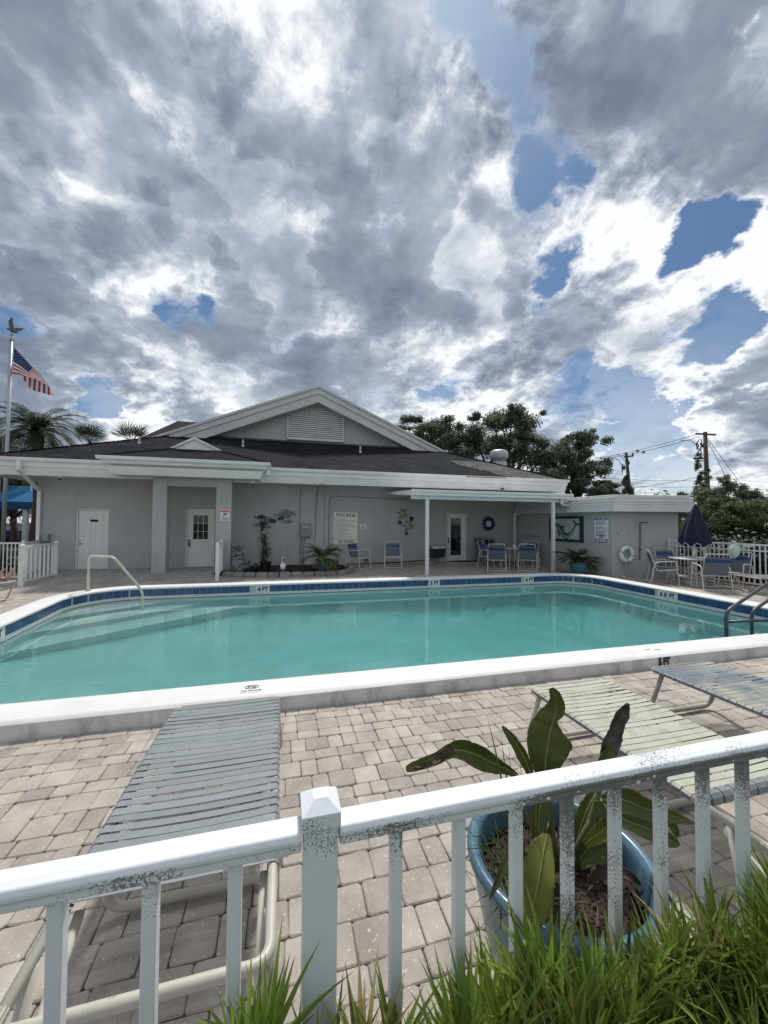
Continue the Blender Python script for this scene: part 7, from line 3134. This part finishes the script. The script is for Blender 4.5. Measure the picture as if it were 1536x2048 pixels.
def fan_palm(label, px, py, y, r_, seed, nf=20):
    rr_ = random.Random(seed)
    c = Q(px, py, y)
    t = thing('fan_palm', label, 'palm tree', (c.x, y, -.05))
    mb = MB()
    mb.tube([(c.x, y, -.1), (c.x + .1, y, c.z * .5), c], [.22, .19, .17], 10)
    mb.build('trunk', 'bark', t)
    for k in range(nf):
        mb = MB()
        a = k * 2.399
        e_ = rr_.uniform(-.3, 1.6)
        d = Vector((math.cos(a), math.sin(a), e_)).normalized()
        tip = c + d * r_ * .5
        mb.tube([c, tip], [.02, .012], 4)
        s = d.cross(Vector((0, 0, 1))).normalized()
        u = s.cross(d)
        for j in range(15):
            b_ = -1.9 + 3.8 * j / 14
            dd = (d * math.cos(b_) + s * math.sin(b_) + u * .25 * abs(math.sin(b_))).normalized()
            ll = r_ * .55 * (.65 + .35 * math.cos(b_ * .5))
            e2 = tip + dd * ll + Vector((0, 0, -.12 * ll))
            m_ = tip.lerp(e2, .55)
            w_ = dd.cross(u).normalized() * .028
            mb.add([tip, m_ + w_, e2, m_ - w_], [(0, 1, 2, 3)])
        mb.build('frond', 'palm', t)
    return t


fan_palm('left of two cabbage palms behind the left roof slope', 181, 888, 27, 1.45, 1)
fan_palm('right of two cabbage palms behind the left roof slope, beside the rake', 263, 884, 27, 1.5, 2)

# ---- flagpole, eagle and flag
FYY = 19.0
ft = Q(23, 676, FYY)
fb = Vector((ft.x - .05, FYY, 0))
fp = thing('flagpole', 'tall tapering aluminium flagpole topped by a spread winged eagle', 'flagpole', fb)
mb = MB()
mb.tube([fb, fb.lerp(ft, .4), ft], [.075, .068, .055], 16)
mb.build('pole', 'pole_alu', fp, smooth=True)
mb = MB()
mb.lathe([(.07, -.12), (.085, -.10), (.085, 0), (.03, .02), (.03, .10), (.05, .12), (.05, .16), (.02, .18), (.02, .24)], ft, 14)
mb.tube([ft + Vector((-.085, 0, -.05)), ft + Vector((-.09, 0, -.6)), fb + Vector((-.13, -.1, 1.4))], .008, 5)
mb.build('truck', 'pole_alu', fp)
eg = ft + Vector((.0, 0, .28))
mb = MB()
mb.tube([eg + .78 * Vector((-.20, 0, .12)), eg + .78 * Vector((-.10, 0, .10)), eg + .78 * Vector((.03, 0, .03)), eg + .78 * Vector((.16, 0, -.02)), eg + .78 * Vector((.26, 0, -.04))], [.012, .05, .07, .05, .03], 8)
mb.tube([eg + .78 * Vector((-.17, 0, .125)), eg + .78 * Vector((-.24, 0, .10))], [.035, .005], 6)
for s, tipv in ((-1, (-.02, -.10, .62)), (1, (.38, .12, .22))):
    a = eg + .78 * Vector((-.06, s * .03, .12))
    b_ = eg + .78 * Vector((.12, s * .03, .06))
    tp2 = eg + .78 * Vector(tipv)
    mb.prism([a, a.lerp(tp2, .6) + Vector((-.05, 0, .05)), tp2 + Vector((.08, 0, .05)), tp2, b_.lerp(tp2, .5) + Vector((.06, 0, -.02)), b_], (0, s * .03, 0))
mb.tube([eg + .78 * Vector((.04, 0, 0)), eg + .78 * Vector((.0, 0, -.08))], .02, 6)
mb.build('eagle_finial', 'bronze', fp)

flag = thing('american_flag', 'drooping American flag with stars and stripes flying from the flagpole', 'flag', Q(27, 720, FYY))
hb0 = Q(26, 695, FYY)


def fq(x, y_, d):   # zoom pixel (6.4x crop from 0,620) -> world
    return Q(x / 6.4, 620 + y_ / 6.4, FYY + d)


# upper sheet
def A_(u, v):
    """u from hoist to crease, v from top (0) to bottom (1)"""
    tx = [(178, 478), (250, 555), (330, 640), (420, 735), (500, 815), (575, 905), (640, 990)]
    bx = [(162, 815), (215, 820), (265, 832), (310, 848), (400, 868), (480, 895), (560, 925)]
    f = u * 6
    i = min(5, int(f))
    t = f - i
    a = (tx[i][0] + (tx[i + 1][0] - tx[i][0]) * t, tx[i][1] + (tx[i + 1][1] - tx[i][1]) * t)
    b_ = (bx[i][0] + (bx[i + 1][0] - bx[i][0]) * t, bx[i][1] + (bx[i + 1][1] - bx[i][1]) * t)
    p = (a[0] + (b_[0] - a[0]) * v, a[1] + (b_[1] - a[1]) * v)
    return fq(p[0], p[1], .10 * math.sin(u * 7 + v * 2) - .25 * u)


mb = MB()
NU, NV = 30, 26
vs = [A_(i / NU, j / NV) for i in range(NU + 1) for j in range(NV + 1)]
mb.v = [tuple(p) for p in vs]
for i in range(NU):
    for j in range(NV):
        mb.f.append((i * (NV + 1) + j, (i + 1) * (NV + 1) + j, (i + 1) * (NV + 1) + j + 1, i * (NV + 1) + j + 1))
        st_ = j // 2
        canton = (i / NU < .5) and j < 14
        mb.mi.append(2 if canton else (1 if st_ % 2 == 0 else 0))
fo = mb.build('flag_cloth', ['flag_white', 'flag_red', 'flag_blue'], flag, smooth=True)
mb = MB()
for r_ in range(7):
    for c_ in range(6 if r_ % 2 == 0 else 5):
        u = .04 + (c_ + (0 if r_ % 2 == 0 else .5)) * .082
        v = .05 + r_ * .068
        p = A_(u, v)
        w_ = (A_(u + .02, v) - p)
        h_ = (A_(u, v + .025) - p)
        mb.poly([p + Vector((0, -.012, 0)) + w_ * math.cos(k * 2 * PI / 10) * (1 if k % 2 == 0 else .45) * .95 + h_ * math.sin(k * 2 * PI / 10) * (1 if k % 2 == 0 else .45) for k in range(10)])
mb.build('stars', 'flag_white', fo)
# folded lower part: stripes hang down
mb = MB()
topl = [(305, 845), (335, 852), (370, 862), (402, 872), (434, 880), (464, 893), (494, 905), (523, 918), (552, 932), (582, 950), (610, 968), (635, 988), (660, 1018)]
botl = [(300, 890), (330, 925), (365, 975), (388, 1018), (420, 1028), (452, 1037), (484, 1047), (516, 1056), (548, 1064), (580, 1074), (612, 1083), (640, 1091), (690, 1104)]
for k in range(12):
    mb.cur = 1 if k % 2 == 0 else 0
    n_ = 5
    vs, fs = [], []
    for q_ in range(n_ + 1):
        t = q_ / n_
        for e in (k, k + 1):
            x = topl[e][0] + (botl[e][0] - topl[e][0]) * t
            y_ = topl[e][1] + (botl[e][1] - topl[e][1]) * t
            vs.append(fq(x, y_, -.22 + .06 * math.sin(e * 1.3) - .10 * t))
    for q_ in range(n_):
        fs.append((q_ * 2, q_ * 2 + 1, q_ * 2 + 3, q_ * 2 + 2))
    mb.add(vs, fs)
mb.build('flag_fold', ['flag_white', 'flag_red'], flag, smooth=False)

# ---- blue canopy, far shed and boats at left
cy_ = 22
a, b_, c_, e_ = Q(-60, 968, cy_ + 1.5), Q(56, 972, cy_ + 1.5), Q(78, 1004, cy_), Q(-60, 1004, cy_)
cn = thing('blue_canopy', 'bright blue fabric canopy on grey posts left of the clubhouse', 'canopy', (c_.x - 3, cy_, 0))
mb = MB()
mb.poly([e_, c_, b_, a])
mb.poly([a, b_, b_ + Vector((0, 4, .0)), a + Vector((0, 4, .0))])
cc = Q(95, 1004, cy_ + 4)
mb.poly([c_, Vector((c_.x + .2, cy_ + 6, c_.z)), b_ + Vector((0, 4, 0)), b_])
top_ = mb.build('canopy_roof', 'canopy_blue', cn)
mb = MB()
vz = Q(60, 1018.5, cy_).z
mb.b(e_.x, c_.x, cy_ - .01, cy_ + .01, vz, c_.z - .002)
mb.b(c_.x - .01, c_.x + .01, cy_ + .012, cy_ + 6, vz, c_.z - .002)
mb.build('valance', 'canopy_navy', cn)
for px in (50, -40):
    q = Q(px, 1085, cy_ + .2)
    mb = MB()
    mb.b(q.x - .09, q.x + .09, cy_ + .1, cy_ + .28, 0, vz + .2)
    mb.build('post', 'galv', cn)
# far shed with metal roof
sy = 45
sh2 = thing('boat_shed', 'low cream shed with pale ribbed metal roof seen under the canopy', 'building', (Q(20, 1050, sy).x, sy, 0))
r0, r1, w1 = Q(-80, 1035, sy + 2), Q(66, 1035, sy + 2), Q(75, 1047, sy)
w0 = Q(-80, 1047, sy)
mb = MB()
mb.poly([w0, w1, r1, r0])
mr = mb.build('metal_roof', 'metal_roof', sh2)
for i in range(13):
    f = i / 12
    mb = MB()
    mb.bar(w0.lerp(w1, f) + Vector((0, -.03, .04)), r0.lerp(r1, f) + Vector((0, -.03, .04)), .14, .08)
    mb.build('roof_rib', 'sign_white', mr)
mb = MB()
x = w0.x
i = 0
while x < w1.x - .5:
    if i % 2 == 0:
        mb.b(x, x + .7, sy + .3, sy + .5, -.05, w0.z)
    x += 1.5 if i % 2 == 0 else 1.0
    i += 1
mb.b(w0.x, w1.x, sy + .25, sy + .45, w0.z - .35, w0.z)
mb.build('wall', 'cream_wall', sh2)
mb = MB()
mb.b(w0.x, w1.x, sy + 1.2, sy + 1.3, -.05, w0.z - .1)
mb.build('interior_shade_panel', 'black', sh2)  # black panel standing in for the shade inside the shed
for k, (px, y, ww, lab) in enumerate(((20, 30, 5.0, 'boat under a navy cover seen behind the left fence'), (85, 33, 4.0, 'second covered boat nearer the clubhouse corner'))):
    q = Q(px, 1080, y)
    bt = thing('covered_boat', lab, 'boat', (q.x, y, 0), group='covered boats beyond the fence')
    mb = MB()
    vs = []
    zt_, zb_ = Q(px, 1066, y).z, -.05
    for z, s in ((.0, .55), (zt_ * .6, .95), (zt_, 1.0)):
        for a in range(12):
            t = 2 * PI * a / 12
            vs.append((q.x + ww / 2 * s * math.cos(t), y + .9 * s * math.sin(t), z + (.25 * max(0, math.cos(t)) if z > 0 else 0)))
    fs = [(i * 12 + j, i * 12 + (j + 1) % 12, (i + 1) * 12 + (j + 1) % 12, (i + 1) * 12 + j) for i in range(2) for j in range(12)] + [tuple(range(24, 36))]
    mb.add(vs, fs)
    mb.build('hull', 'boat_cover' if k == 0 else 'boat', bt)
    z1_ = Q(px, 1056, y).z
    mb = MB()
    mb.add([(q.x - ww * .35, y - .7, z1_ - .15), (q.x + ww * .35, y - .7, z1_ - .15), (q.x + ww * .35, y + .7, z1_ - .15), (q.x - ww * .35, y + .7, z1_ - .15), (q.x - ww * .3, y, z1_ + .12), (q.x + ww * .3, y, z1_ + .12)],
           [(0, 1, 5, 4), (2, 3, 4, 5), (1, 2, 5), (3, 0, 4), (3, 2, 1, 0)])
    mb.build('bimini_top', 'boat_cover', bt)
    for sx_ in (-.3, .3):
        mb = MB()
        mb.tube([(q.x + ww * sx_, y - .6, zt_), (q.x + ww * sx_ * .7, y - .6, z1_ - .15)], .03, 6)
        mb.build('bimini_pole', 'galv', bt)
# russet foliage above the canopy and dark hedge below
tree('russet_tree', 'dark russet tree behind the blue canopy under the eave', ground_at(30, 28), crown_from([(10, 965, 20), (40, 962, 22), (70, 968, 16), (-20, 960, 26)], 28, rr, sub=4), 3500, .15, 'rust_leaf', .2, 31)
mb = MB()
bl = []
for i in range(46):
    bl.append(((rr.uniform(-16, -7.6), rr.uniform(13.2, 14.2), rr.uniform(.1, .65)), (rr.uniform(.35, .6), rr.uniform(.3, .45))))
leafcloud(mb, bl, 12000, .06, rr)
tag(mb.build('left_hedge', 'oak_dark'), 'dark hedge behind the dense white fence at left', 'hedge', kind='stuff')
